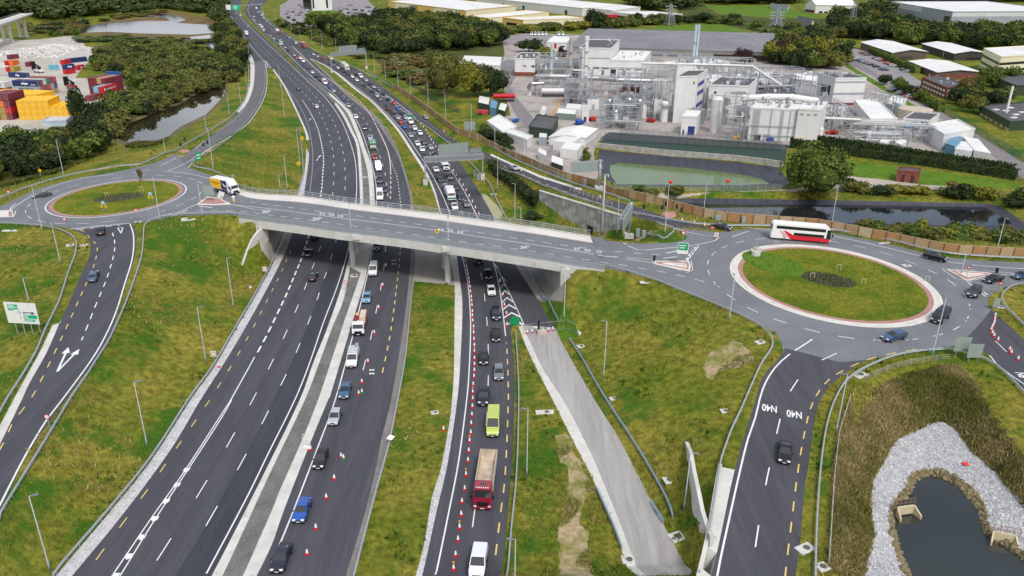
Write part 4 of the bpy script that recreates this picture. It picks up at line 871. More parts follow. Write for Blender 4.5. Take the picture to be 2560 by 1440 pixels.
LINES['Cl'] = gp('1080,1460 1089,1437 1123,1275 1147,1150 1166,1006 1172,940 1176,852 1176,790 1170,712 1157,647 1142,590 1121,524 1100,475 1070,420 1037,370 1005,325 970,288 925,245 880,210 838,178 800,150 760,120 715,85 680,57 650,27')
CARS = {}
def queue(spec, line, toward, where, first=1, near_y=395):
 K = dict(h='hatchback', s='saloon', e='estate', u='suv', v='van', V='high_van', p='pickup'); out = []
 for t in spec.split(';'):
  x, y, k, c = [q.strip() for q in t.split(',')]; g = G(float(x), float(y)); h = heading(LINES[line], g, toward); out.append((float(x), float(y), K[k], c, g, h))
 return out
ORD = ['first', 'second', 'third', 'fourth', 'fifth', 'sixth', 'seventh', 'eighth', 'ninth', 'tenth', 'eleventh', 'twelfth', 'thirteenth', 'fourteenth', 'fifteenth', 'sixteenth', 'seventeenth', 'eighteenth', 'nineteenth', 'twentieth', 'twenty-first', 'twenty-second', 'twenty-third', 'twenty-fourth', 'twenty-fifth', 'twenty-sixth', 'twenty-seventh', 'twenty-eighth', 'twenty-ninth', 'thirtieth', 'thirty-first', 'thirty-second', 'thirty-third', 'thirty-fourth', 'thirty-fifth', 'thirty-sixth', 'thirty-seventh', 'thirty-eighth', 'thirty-ninth', 'fortieth']
KN = dict(hatchback='hatchback', saloon='saloon', estate='estate car', suv='tall SUV', van='van', high_van='high-roof van', pickup='pickup truck')
def put(Q, where, group):
 cnt = {}
 for i, (x, y, k, c, g, h) in enumerate(Q):
  key = (c, k); cnt[key] = cnt.get(key, 0)+1; tot = sum(1 for q in Q if (q[3], q[2]) == key)
  lab = '%s %s %s' % (c, KN[k], where) if tot == 1 else '%s %s %s, %s such from it' % (c, KN[k], where, ORD[cnt[key]-1])
  car(k, c, g.x, g.y, h, lab, group, full=y > 395)
def one(x, y, k, c, label, line=None, toward=True, to=None, group=None):
 g = G(x, y); h = heading(LINES[line], g, toward) if line else math.atan2(*(lambda d: (d.y, d.x))(G(*to)-g)); return car(k, c, g.x, g.y, h, label, group)
QB, QC, QA, QR = 'vehicles queueing in the coned left lane', 'vehicles queueing in the right carriageway', 'vehicles driving away on the left carriageway', 'vehicles on the roundabout roads'
for a in ((706, 1403, 'saloon', 'navy', 'dark navy saloon at the bottom edge, last before the frame ends', 'Bl', True), (757, 1283, 'saloon', 'blue', 'bright blue saloon driving beside the median wall, in front of a black hatchback', 'Bl', True), (803, 1156, 'hatchback', 'black', 'black hatchback between the bright blue saloon and a silver hatchback', 'Bl', True), (838, 1050, 'hatchback', 'silver', 'silver hatchback behind a black hatchback on the coned carriageway', 'Bl', True), (864, 983, 'saloon', 'steel blue', 'blue-grey saloon following the silver hatchback ahead of a white ladder-rack van', 'Bl', True), (918, 751, 'hatchback', 'light blue', 'light blue hatchback right behind the brick lorry', 'Bl', True), (934, 682, 'van', 'white', 'white van just out from under the bridge on the coned carriageway', 'Bl', True), (943, 622, 'hatchback', 'dark grey', 'dark hatchback half under the bridge in the coned carriageway', 'Bl', True)): one(*a, group=QB)
for a in ((1196, 1425, 'van', 'white', 'white van cut by the bottom edge ahead of the red tipper', 'Cl', True), (1233, 1070, 'high_van', 'lime green', 'lime green high-roof van right behind the beige tipper body', 'Cl', True), (1209, 1000, 'suv', 'navy', 'navy SUV behind the lime green van', 'Cl', True), (1247, 938, 'estate', 'grey', 'grey estate car in the right lane beside the yellow edge dashes', 'Cl', True), (1209, 902, 'hatchback', 'black', 'black hatchback beside the cone row, left of the grey estate car', 'Cl', True), (1240, 844, 'saloon', 'black', 'black saloon level with the green nose board', 'Cl', True), (1240, 792, 'suv', 'navy', 'navy SUV with an open sunroof beside the white chevrons', 'Cl', True), (1228, 732, 'saloon', 'white', 'white saloon at the tip of the white chevrons', 'Cl', True), (1220, 692, 'hatchback', 'black', 'black hatchback just out from under the bridge by the cone row', 'Cl', True)): one(*a, group=QC)
for a in ((784, 698, 'hatchback', 'black', 'black car driving away below the bridge in the middle lane', 'A_left', False), (772, 637, 'saloon', 'black', 'black saloon driving away about to pass under the bridge', 'A_left', False), (789, 594, 'suv', 'black', 'black SUV in the shade right under the bridge', 'A_left', False), (746, 225, 'saloon', 'dark grey', 'dark saloon alone above the bridge, close to the left slip nose', 'A_left', False), (792, 269, 'saloon', 'white', 'white saloon alone in the middle lanes above the bridge', 'A_left', False), (620, 67, 'saloon', 'silver', 'silver car far off, beyond the white box lorry', 'A_left', False), (589, 54, 'hatchback', 'green', 'small green car far up the left carriageway', 'A_left', False), (585, 38, 'saloon', 'dark grey', 'dark car far up the left carriageway beyond the green one', 'A_left', False)): one(*a, group=QA)
for a in ((1803, 573, 'saloon', 'dark grey', 'dark grey saloon waiting where the climbing slip meets the roundabout', None, True, (1835, 579)), (2336, 650, 'suv', 'black', 'black SUV leaving the big roundabout past the noise fence', None, True, (2365, 656)), (2482, 704, 'saloon', 'black', 'black saloon waiting beside the right splitter island', None, True, (2455, 711)), (2552, 696, 'hatchback', 'steel blue', 'blue-grey car at the right edge behind the black saloon', None, True, (2525, 700)), (2434, 737, 'suv', 'dark grey', 'dark grey SUV entering the big roundabout from the right', None, True, (2425, 748)), (2349, 800, 'van', 'black', 'black passenger van hugging the right side of the big roundabout', None, True, (2334, 812)), (2234, 848, 'estate', 'steel blue', 'steel blue estate car rounding the near side of the big roundabout', None, True, (2206, 855)), (1961, 1138, 'saloon', 'black', 'black saloon coming down the lower right slip road past the N40 lettering', None, True, (1959, 1165)), (1285, 425, 'hatchback', 'silver', 'silver hatchback climbing the right slip road beside cones', None, True, (1310, 434)), (1065, 297, 'hatchback', 'silver', 'silver car at the start of the right slip road', None, True, (1085, 308)), (106, 492, 'saloon', 'bronze', 'bronze-grey saloon circling the left roundabout', None, True, (80, 497)), (252, 582, 'saloon', 'black', 'black saloon waiting at the give way line of the left roundabout', None, True, (252, 571)), (235, 697, 'saloon', 'steel blue', 'blue-grey saloon climbing the left foreground slip road', None, True, (243, 672))): one(*a[:5], to=a[7], group=QR)
B1 = '950,496,V,white; 960,478,h,navy; 949,455,u,navy; 946,424,V,white; 937,397,h,red; 925,347,s,silver; 911,323,u,black; 890,295,h,white; 871,268,p,silver; 857,250,s,steel blue; 834,230,s,silver; 826,222,h,blue; 812,210,V,white; 803,203,s,dark grey; 791,193,s,navy; 781,183,s,white; 769,172,e,dark grey; 761,165,h,navy; 758,155,v,white; 751,147,h,white; 744,147,h,red; 736,140,s,silver; 727,132,h,dark grey; 720,127,s,navy; 712,121,h,grey; 692,104,e,navy; 685,98,s,silver; 676,91,h,grey; 666,82,s,navy; 660,75,h,silver; 655,69,v,white; 650,63,h,white; 636,52,s,silver; 635,42,h,grey'
put(queue(B1, 'Bl', True, ''), 'in the left queue above the bridge', QB)
C1 = '1166,514,s,grey; 1151,498,s,navy; 1136,522,p,white; 1124,447,u,black; 1114,473,e,grey; 1136,471,s,black; 1101,452,s,navy; 1090,428,s,white; 1087,390,h,navy; 1060,393,h,navy; 1077,372,s,silver; 1055,377,h,white; 1061,359,h,dark grey; 1044,363,h,white; 1050,336,h,white; 1027,342,s,silver; 1037,324,h,white; 1011,321,s,blue; 1026,308,v,white; 1002,308,h,red; 1014,297,h,silver; 994,297,s,silver; 1005,287,s,navy; 982,283,s,dark grey; 995,275,h,blue; 971,275,s,dark red; 969,266,s,dark grey; 985,260,h,red; 970,251,s,navy; 950,251,s,grey; 942,242,h,silver; 956,237,s,black; 947,227,e,grey; 931,231,s,dark grey; 934,220,s,silver; 925,212,s,navy; 910,215,s,dark grey; 915,203,h,silver; 892,203,h,white; 881,194,h,white; 902,194,v,white; 890,188,s,navy; 871,187,s,dark grey; 861,181,s,navy; 845,172,h,white; 847,163,h,dark grey; 834,165,s,grey; 825,161,s,dark grey; 834,156,e,navy; 827,149,v,white; 804,151,h,navy; 811,146,h,red; 794,143,s,silver; 784,138,h,silver; 768,131,s,green; 790,134,s,dark grey; 775,127,h,navy; 740,109,h,white; 735,103,s,grey; 724,96,s,silver; 712,88,h,dark grey; 704,80,h,red; 685,68,s,grey; 674,59,h,navy; 668,52,s,silver; 660,45,h,grey; 654,39,s,white; 646,31,h,silver; 641,22,v,white'
put(queue(C1, 'Cl', True, ''), 'in the right queue above the bridge', QC)
def part(mb, name, mat, parent, bv=0):
 o = mb.build(name, mat, parent); fixn(o)
 if bv: bevel(o, bv)
 return o
def wheels(r_, xs, w, R=.5):
 for x in xs:
  for sy in (-1, 1):
   t = MB(); N_ = 14
   for rr_, y in ((R*.5, .15), (R*.95, .15), (R, 0), (R*.95, -.15), (R*.5, -.15)): t.v += [(x+rr_*math.cos(2*math.pi*k/N_), sy*(w/2-.17)+y, R+rr_*math.sin(2*math.pi*k/N_)) for k in range(N_)]
   t.f = [(j*N_+k, j*N_+(k+1) % N_, (j+1)*N_+(k+1) % N_, (j+1)*N_+k) for j in range(4) for k in range(N_)]; o = t.build('wheel', BLACK, r_)
   h = MB(); h.v = [(x+R*.55*math.cos(2*math.pi*k/N_), sy*(w/2-.01), R+R*.55*math.sin(2*math.pi*k/N_)) for k in range(N_)]; h.f = [tuple(range(N_))]; h.build('rim', RIM, o)
def cab(r_, x, w, h, col, L_=2.1, deep=True):
 c = paint(col); hw = w/2; mb = MB(); pr = [(x-L_, .55), (x-L_, h-.1), (x-L_+.3, h), (x-.55, h), (x-.12, h*.62), (x, h*.36), (x, .5)]; n_ = len(pr)
 for sy in (-1, 1): mb.v += [(a, sy*(hw if b < h*.65 else hw-.1), b) for a, b in pr]
 mb.f = [tuple(range(n_)), tuple(range(n_, 2*n_))[::-1]]+[(k, n_+k, n_+(k+1) % n_, (k+1) % n_) for k in range(n_)]
 o = part(mb, 'cab', c, r_, .07)
 ws = MB(); a, b = Vector((x-.14, 0, h*.63)), Vector((x-.46, 0, h*.9)); ws.add([(a.x+.02, -hw+.14, a.z), (a.x+.02, hw-.14, a.z), (b.x+.03, hw-.22, b.z), (b.x+.03, -hw+.22, b.z)], [(0, 1, 2, 3)]); ws.build('windscreen', GLASS, r_)
 for sy in (-1, 1):
  s = MB().box((x-.95, sy*(hw-.035), h*.74), (.8, .06, h*.2)); s.build('side_window', GLASS, r_); MB().box((x-.05, sy*(hw-.3), .85), (.16, .4, .2)).build('headlight', LAMP, r_)
  MB().box((x-.15, sy*(hw+.2), h*.66), (.2, .26, .5)).build('mirror', TRIM, r_)
 MB().box((x+.0, 0, h*.34), (.06, w*.62, h*.2)).build('grille', TRIM, r_); MB().box((x-.02, 0, .62), (.2, w*.98, .26)).build('bumper', c if deep else TRIM, r_); MB().box((x+.085, 0, .55), (.04, .55, .13)).build('number_plate', PLATE, r_)
 return o
def lorry(name, x, y, label, cat, line=None, toward=True, to=None, group=None):
 g = G(x, y) if name != 'box_lorry_' else gd('%f,%f %f,%f' % (x, y, x+1, y), 1)[0]
 h = heading(LINES[line], g, toward) if line else math.atan2(*(lambda d: (d.y, d.x))(G(*to)-g)); r_ = empty(name, (0, 0, 0), 0, label, cat, group); r_.matrix_world = slope_mat(g.x, g.y, 0, h); return r_
def text_on(txt, parent, mat, loc, size, rot, name='lettering', stretch=1):
 cu = bpy.data.curves.new('lettering', 'FONT'); cu.body = txt; cu.size = size; cu.align_x = 'CENTER'; cu.align_y = 'CENTER'; cu.offset = .012
 ob = bpy.data.objects.new('t', cu); COL.objects.link(ob); dg = bpy.context.evaluated_depsgraph_get(); me = bpy.data.meshes.new_from_object(ob.evaluated_get(dg)); bpy.data.objects.remove(ob); bpy.data.curves.remove(cu)
 me.name = name; me.materials.clear(); me.materials.append(mat); o = bpy.data.objects.new(name, me); COL.objects.link(o); o.parent = parent; o.location = loc; o.rotation_euler = rot; o.scale = (stretch, 1, 1); return o
r_ = lorry('tipper_truck', 1208, 1262, 'crimson tipper lorry with an empty beige tipping body', 'lorry', 'Cl', True, group=QC)
cab(r_, 1.4, 2.5, 3.5, 'crimson', 2.3); wheels(r_, (.3, -4.9, -6.2, -7.5), 2.5); part(MB().box((-4.3, 0, .95), (9.0, .9, .3)), 'chassis', TRIM, r_)
BEI = P('worn_beige_steel', (196, 180, 160), .7, var=.12, scale=.8, wear=(lin((150, 140, 130)), .6, .5, .7)); tb = MB()
x0, x1, z0, z1 = -9.1, -1.3, 1.25, 2.75
tb.box(((x0+x1)/2, 0, z0), (x1-x0, 2.4, .12))
for sy in (-1, 1): tb.box(((x0+x1)/2, sy*1.2, (z0+z1)/2), (x1-x0, .1, z1-z0))
tb.box((x1, 0, (z0+z1)/2), (.1, 2.4, z1-z0)); part(tb, 'tipping_body', BEI, r_)
sc = MB(); N_ = 8
for k in range(N_+1):
 a = math.pi/2*k/N_
 for sy in (-1.13, 1.13): sc.v.append((x0+1.0-1.0*math.sin(a), sy, z0+.08+1.4*(1-math.cos(a))))
sc.f = [(2*k, 2*k+1, 2*k+3, 2*k+2) for k in range(N_)]; part(sc, 'tailgate_scoop', BEI, r_); part(MB().box((-1.15, 0, 2.5), (.4, 2.3, .5)), 'sheet_roller', GALV, r_)
MB().box((.0, 0, 3.5), (.6, .75, .06)).build('roof_hatch', GLASS, r_)
lb = MB()
for k in range(6): lb.box((.88, -.75+k*.3, 3.5), (.12, .16, .14))
lb.build('light_bar', LAMP, r_)
r_ = lorry('flatbed_lorry', 898, 833, 'white-cab flatbed lorry loaded with pallets of pale blocks and a red crane', 'lorry', 'Bl', True, group=QB)
cab(r_, 1.6, 2.35, 2.7, 'white', 1.7, False); wheels(r_, (.6, -3.6, -4.6), 2.35, .45); RB = P('lorry_red', (150, 40, 44), .5)
part(MB().box((-3.0, 0, 1.0), (5.6, 2.3, .22)), 'flatbed', RB, r_); sb = MB(); sb.box((-3.0, 1.14, 1.3), (5.6, .06, .45)); sb.box((-3.0, -1.14, 1.3), (5.6, .06, .45)); part(sb, 'side_board', RB, r_)
PAL = P('pale_blocks', (206, 186, 170), .9, var=.15, scale=2)
for k, (px, py, hz) in enumerate(((-1.6, .5, .55), (-2.9, .45, 1.3), (-4.1, .45, 1.3), (-5.2, .45, 1.3), (-2.2, -.35, .5))): part(MB().box((px, py, 1.12+hz/2), (1.1, 1.1 if py > 0 else .5, hz)), 'block_pallet', PAL, r_, .03)
for k in range(4): part(MB().box((-1.2-k*.7, -.75-.02*k, 1.55+.1*k), (.62, .5, .8)), 'crane_arm', RB, r_, .04)
part(MB().box((-4.2, -.8, 2.2), (.5, .4, .3)), 'crane_head', YELLOW, r_)
r_ = one(883, 905, 'van', 'white', 'white van with a ladder and roof rack ahead of the blue-grey saloon', 'Bl', True, group=QB)
rk = MB()
for x in (-2.3, -1.6, -.9, -.2, .5): rk.bar((x, -.85, 2.24), (x, .85, 2.24), .06)
for y in (-.85, -.3, .3, .85): rk.bar((-2.5, y, 2.26), (.6, y, 2.26), .06)
part(rk, 'roof_rack', GALV, r_); part(MB().box((-2.5, .5, 2.3), (1.1, .5, .1)), 'ladder', GALV, r_)
r_ = lorry('tipper_truck', 933, 374, 'green and cream tipper lorry in the left queue above the bridge', 'lorry', 'Bl', True, group=QB)
cab(r_, 1.4, 2.5, 2.9, 'green', 1.9); MB().box((1.42, 0, 1.5), (.05, 2.1, .8)).build('cream_panel', paint('cream'), r_); wheels(r_, (.3, -3.2, -4.4), 2.5); tb = MB(); tb.box((-3.0, 0, 1.9), (5.0, 2.45, 1.7)); part(tb, 'tipping_body', paint('green'), r_, .05); part(MB().box((.2, 0, 3.0), (1.2, 2.3, .5)), 'cab_guard', paint('green'), r_, .05)
r_ = lorry('refuse_truck', 1128, 500, 'white lorry with a green lower cab just above the bridge', 'lorry', 'Cl', True, group=QC)
cab(r_, 1.5, 2.45, 2.7, 'white', 1.7); MB().box((1.45, 0, .95), (.2, 2.35, .5)).build('green_panel', paint('green'), r_); wheels(r_, (.5, -3.4, -4.6), 2.45); part(MB().box((-2.9, 0, 2.05), (4.9, 2.45, 2.0)), 'load_body', paint('white'), r_, .18); part(MB().box((-2.9, 0, .95), (5.6, .9, .3)), 'chassis', TRIM, r_)
r_ = lorry('dropside_truck', 1115, 425, 'white small lorry passing under the near gantry', 'lorry', 'Cl', True, group=QC)
cab(r_, 1.4, 2.2, 2.4, 'white', 1.6); wheels(r_, (.5, -2.6), 2.2, .42); part(MB().box((-1.9, 0, 1.35), (4.0, 2.2, .9)), 'load_body', paint('cream'), r_, .05)
r_ = lorry('flatbed_lorry', 1196, 657, 'dark lorry in the shade just under the bridge', 'lorry', 'Cl', True, group=QC)
cab(r_, 1.4, 2.4, 2.7, 'black', 1.7, False); wheels(r_, (.5, -3.2), 2.4, .45); part(MB().box((-2.3, 0, 1.5), (4.6, 2.3, 1.0)), 'load_body', paint('dark grey'), r_, .05)
def boxlorry(x, y, colc, colb, L_, label, line, toward, group, name='box_lorry'):
 r_ = lorry(name, x, y, label, 'lorry', line, toward, group=group); cab(r_, 1.4, 2.45, 3.0, colc, 2.0); wheels(r_, (.4, -L_*.75, -L_*.88), 2.5); part(MB().box((-.75-L_/2, 0, 2.35), (L_, 2.5, 2.8)), 'box_body', paint(colb), r_, .04); part(MB().box((-L_/2, 0, .9), (L_, .9, .3)), 'chassis', TRIM, r_); return r_
boxlorry(868, 177, 'white', 'cream', 13, 'long white articulated lorry under the far gantry', 'Cl', True, QC)
boxlorry(763, 121, 'red', 'red', 12, 'red box lorry in the far right queue', 'Cl', True, QC); boxlorry(696, 86, 'dark red', 'white', 10, 'white box lorry with a dark red cab in the far right queue', 'Cl', True, QC)
boxlorry(616, 88, 'white', 'white', 7, 'white box lorry driving away by the left slip nose', 'A_left', False, QA); boxlorry(703, 114, 'white', 'green', 6, 'lorry with a green body in the far left queue', 'Bl', True, QB)
g = G(566, 482); q = G(640, 500); h = math.atan2(q.y-g.y, q.x-g.x)
r_ = empty('curtain_lorry', (0, 0, 0), 0, 'white lorry with a yellow and navy curtain side turning onto the bridge', 'lorry', QR); r_.matrix_world = slope_mat(g.x, g.y, 0, h, B2)
cab(r_, 4.2, 2.45, 2.8, 'white', 1.8, False); wheels(r_, (3.3, -2.6), 2.5); part(MB().box((-1.0, 0, 2.55), (7.0, 2.5, 2.7)), 'box_body', paint('white'), r_, .05); part(MB().box((-.3, 0, .95), (7.6, .9, .3)), 'chassis', TRIM, r_)
wd = MB(); wd.add([(2.4, -1.2, 2.7), (3.5, -1.1, 2.8), (3.5, 1.1, 2.8), (2.4, 1.2, 2.7), (2.45, -1.2, 3.9), (2.45, 1.2, 3.9)], [(0, 1, 4), (3, 5, 2), (1, 2, 5, 4), (0, 3, 2, 1)]); part(wd, 'wind_deflector', paint('white'), r_)
CY, CN = P('curtain_yellow', (244, 190, 16), .6), P('curtain_navy', (28, 30, 92), .6)
part(MB().box((-2.2, -1.262, 2.5), (4.4, .03, 2.3)), 'yellow_curtain', CY, r_); part(MB().box((1.15, -1.262, 2.5), (2.3, .03, 2.3)), 'navy_curtain', CN, r_)
wg = MB(); wg.v = [(x, -1.285, z) for x, z in ((.55, 3.3), (.75, 2.6), (1.2, 2.1), (1.8, 2.0), (2.0, 2.3), (1.5, 2.65), (.95, 2.85))]; wg.f = [tuple(range(7))]; wg.build('wing_emblem', WHITE, r_)
bl = MB(); bl.box((-2.4, -1.283, 2.75), (3.4, .01, .3)); bl.box((-2.3, -1.283, 2.3), (1.8, .01, .15)); bl.build('curtain_print', P('curtain_print_brown', (160, 110, 20), .6), r_)
rd = MB(); rd.v = [(2.462+.9*.0+(3.9-z)*.92, y, z) for y, z in ((-.25, 3.25), (.3, 3.2), (.42, 3.4), (.1, 3.55), (-.2, 3.5))]; rd.f = [tuple(range(5))]; rd.build('red_emblem', RED, r_)
g = G(1997, 600); q = G(2066, 607); q0 = G(1925, 595); h = math.atan2(q.y-q0.y, q.x-q0.x)
r_ = empty('coach', (0, 0, 0), 0, 'white and red double-deck coach on the far side of the big roundabout', 'coach', QR); r_.matrix_world = slope_mat(g.x, g.y, 0, h)
CR = P('coach_red', (206, 22, 42), .35, coat=.4, var=0); CW = P('coach_white', (232, 233, 232), .35, coat=.4, var=0); hl = 6.5
bd = MB(); pr = [(-hl, .4), (-hl+.1, 3.6), (-hl+.5, 3.95), (hl-1.2, 3.95), (hl-.45, 3.5), (hl, 1.6), (hl, .4)]; n_ = len(pr)
for sy in (-1, 1): bd.v += [(a, sy*1.27, b) for a, b in pr]
bd.f = [tuple(range(n_)), tuple(range(n_, 2*n_))[::-1]]+[(k, n_+k, n_+(k+1) % n_, (k+1) % n_) for k in range(n_)]; part(bd, 'body', CW, r_, .1)
def side(poly, name, mat, y=1.285):
 for sy in (-1, 1):
  m = MB(); m.v = [(a, sy*y, b) for a, b in poly]; m.f = [tuple(range(len(poly)))]; fixn(m.build(name, mat, r_))
side([(-1.9, .42), (-1.2, 1.35), (-3.2, 2.35), (-3.6, 2.4), (-1.9, 1.5), (-1.9, 1.5), (6.2, 1.25), (6.4, .95), (6.45, .42)][0:1]+[(-2.6, .9), (-3.9, 2.35), (-3.5, 2.35), (-1.5, 1.42), (5.6, 1.32), (6.3, 1.0), (6.42, .42)], 'red_panel', CR)
for k in (0, 1): side([(-3.0-k*.5, .75), (-4.3-k*.45, 2.3-.12*k), (-4.15-k*.45, 2.32-.12*k), (-2.75-k*.5, .75)], 'red_swoosh', CR, 1.288)
side([(-5.6, 2.72), (-5.5, 3.42), (5.1, 3.42), (5.2, 2.72)], 'upper_window', GLASS, 1.29); side([(-1.6, 1.42), (-1.6, 2.06), (5.0, 2.06), (5.0, 1.36)], 'lower_window', GLASS, 1.292); side([(5.45, 1.1), (5.5, 3.3), (6.1, 3.3), (6.45, 1.6), (6.45, 1.1)], 'cab_window', GLASS, 1.292)
ws = MB(); ws.add([(hl+.02, -1.15, 1.3), (hl+.02, 1.15, 1.3), (hl-.4, 1.1, 3.45), (hl-.4, -1.1, 3.45)], [(0, 1, 2, 3)]); ws.build('windscreen', GLASS, r_); MB().box((-hl-.0, 0, 2.9), (.2, 2.1, 1.0)).build('rear_window', GLASS, r_)
rf = MB(); rf.box((-2.0, 0, 4.0), (2.2, 1.6, .14)); rf.box((2.6, 0, 3.98), (1.6, 1.4, .1)); part(rf, 'roof_units', CW, r_, .03); wheels(r_, (4.6, -2.2, -3.6), 2.56, .5)
for sy in (-1, 1): MB().box((hl+.25, sy*1.35, 2.0), (.25, .3, .6)).build('mirror', TRIM, r_); MB().box((hl-.05, sy*.9, .85), (.2, .45, .22)).build('headlight', LAMP, r_)
# STREET FURNITURE
def resample(L, step):
 out = []; d = 0; acc = 0
 for a, b in zip(L[:-1], L[1:]):
  ln = Vector((b.x-a.x, b.y-a.y, 0)).length
  while acc <= d+ln and ln > 1e-6: out.append(a+(b-a)*((acc-d)/ln)); acc += step
  d += ln
 return out
def ground(L, B=None):
 return [Vector((p.x, p.y, zg(p.x, p.y, B or GB))) for p in L]
RAILSEC = [(-.05, .44), (.07, .47), (.02, .55), (.02, .62), (.07, .70), (-.05, .76), (-.09, .72), (-.09, .47)]
BLUEG = P('blue_galvanised', (138, 164, 192), .5, .3)
def guardrail(spec, label, gap=2.4, mat=None, flip=1, n=4, dense=2.0):
 L = path(spec) if spec[0].isalpha() else gp(spec, n); L = ground(resample(L, dense)+[L[-1]])
 o = fixn(MB().sweep(L, [(x*flip*1.3, z) for x, z in RAILSEC][::flip]).build('guard_rail', mat or GALV)); tag(o, label, 'guard rail')
 ps = MB()
 for p in resample(L, gap): ps.box((p.x-.0, p.y+.0, p.z+.25), (.1, .1, .9))
 q = ps.build('posts', GALV, o); tag(q, kind='stuff'); return o
guardrail('139,1470 139,1440 261,1296 379,1150 476,1000 537,915 600,805 640,738 690,642 715,585', 'long galvanised guard rail along the left gravel verge of the motorway')
guardrail('747,482 758,440 757,400 752,350 748,322', 'short guard rail above the bridge beside the left carriageway')
guardrail('0,1310 3,1293 107,1122 180,1000 215,950 245,902 277,850 312,772 337,705 355,647 360,595 362,570 375,556 412,543 475,538 575,536 625,543', 'guard rail curving from the left slip road round to the bridge')
guardrail('-20,1075 0,1040 22,1000 50,957 92,885 117,825 150,757 172,687 190,640 192,625 190,605 170,587 125,572 62,565 0,562 -40,560', 'guard rail on the outer left side of the foreground slip road')
guardrail('-40,508 0,499 75,470 160,445 250,427 325,417 375,405 450,372 540,320 575,296 603,265 620,228 622,180 618,150', 'guard rail round the outside of the left roundabout and its far slip', dense=3)
guardrail('661,178 663,210 655,245 640,275 605,320 550,367 500,397 482,408 481,414 492,422 525,428 550,438 570,448 587,462', 'guard rail looping round the nose of the left slip embankment', dense=1)
guardrail('964,320 992,377 1010,432 1017,460', 'thin guard rail along the right shoulder of the coned carriageway')
guardrail('885,1450 906,1367 946,1214 973,1116 996,1000 1015,890 1027,765 1035,705', 'long guard rail on the left edge of the grass median strip')
guardrail('1267,1450 1279,1321 1292,1183 1297,1000 1294,915 1289,832', 'long guard rail between the right carriageway and the grass strip')
guardrail('1681,1298 1664,1250 1597,1131 1512,1000 1460,910 1424,852', 'long blue-grey guard rail right of the closed road', mat=BLUEG)
guardrail('1395,805 1355,742 1307,662', 'blue-grey guard rail running under the bridge beside the slope paving', mat=BLUEG)
guardrail('1658,1310 1640,1282 1628,1260', 'short blue-grey guard rail stub at the closed road edge', mat=BLUEG)
guardrail('1554,1376 1535,1325 1515,1280 1490,1225', 'short blue-grey guard rail on the left edge of the closed road', mat=BLUEG)
guardrail('D_rail', 'guard rail between the climbing slip road and the noise fence', dense=3)
guardrail('RR_rail@1575,508@2650,657', 'long bright guard rail along the noise fence behind the big roundabout', dense=3)
guardrail('N_rail', 'guard rail curving along the outer edge of the lower right slip road')
guardrail('1747,1440 1775,1321 1800,1165 1811,1128 1830,1076 1848,1039 1877,972 1902,916 1927,879 1930,854 1913,831 1882,809 1840,788 1787,765 1712,735 1625,700 1512,667', 'guard rail from the bridge along the bank down to the lower right slip road')
guardrail('1215,407 1325,452 1425,492 1525,523 1555,535', 'guard rail on the wall side of the climbing slip road', dense=3)
guardrail('1470,590 1575,600 1650,598 1675,591 1684,581 1680,572 1665,567 1640,560', 'guard rail round the corner island between bridge and slip', dense=1)
guardrail('2575,690 2560,712 2530,720 2508,735 2503,752 2515,775 2545,805 2590,850', 'curved guard rail round the island at the right edge', dense=1)
guardrail('1140,372 1185,420 1222,460 1235,490 1250,520 1265,548', 'guard rail beside the pale gravel pocket above the bridge', dense=2)
guardrail('1035,300 1075,325 1110,352 1140,372', 'guard rail on the grass nose between queue and slip road', dense=2)
def lamp(x, y, yt, arm=(0, -1), deckb=False, label=None):
 b = gd('%f,%f %f,%f' % (x, y, x+1, y), 1)[0] if deckb else G(x, y); h = min(max(hgt(b, yt), 4), 16)
 r_ = empty('lamp_post', b, math.atan2(arm[1], arm[0]), label, 'lamp post', 'lamp posts beside the roads')
 MB().lathe((0, 0, 0), [(.14, -.2), (.13, 1.2), (.085, 1.25), (.055, h)], 8).build('pole', GALV, r_, smooth=True)
 hd = MB(); hd.bar((0, 0, h-.05), (.45, 0, h+.02), .07); hd.build('bracket', GALV, r_)
 MB().add([(.35, -.13, h-.02), (1.05, -.16, h+.02), (1.05, .16, h+.02), (.35, .13, h-.02), (.35, -.11, h+.1), (1.0, -.13, h+.13), (1.0, .13, h+.13), (.35, .11, h+.1)], [(3, 2, 1, 0), (4, 5, 6, 7), (0, 1, 5, 4), (1, 2, 6, 5), (2, 3, 7, 6), (3, 0, 4, 7)]).build('lantern', P('lantern_grey', (120, 124, 130), .5), r_)
 return r_
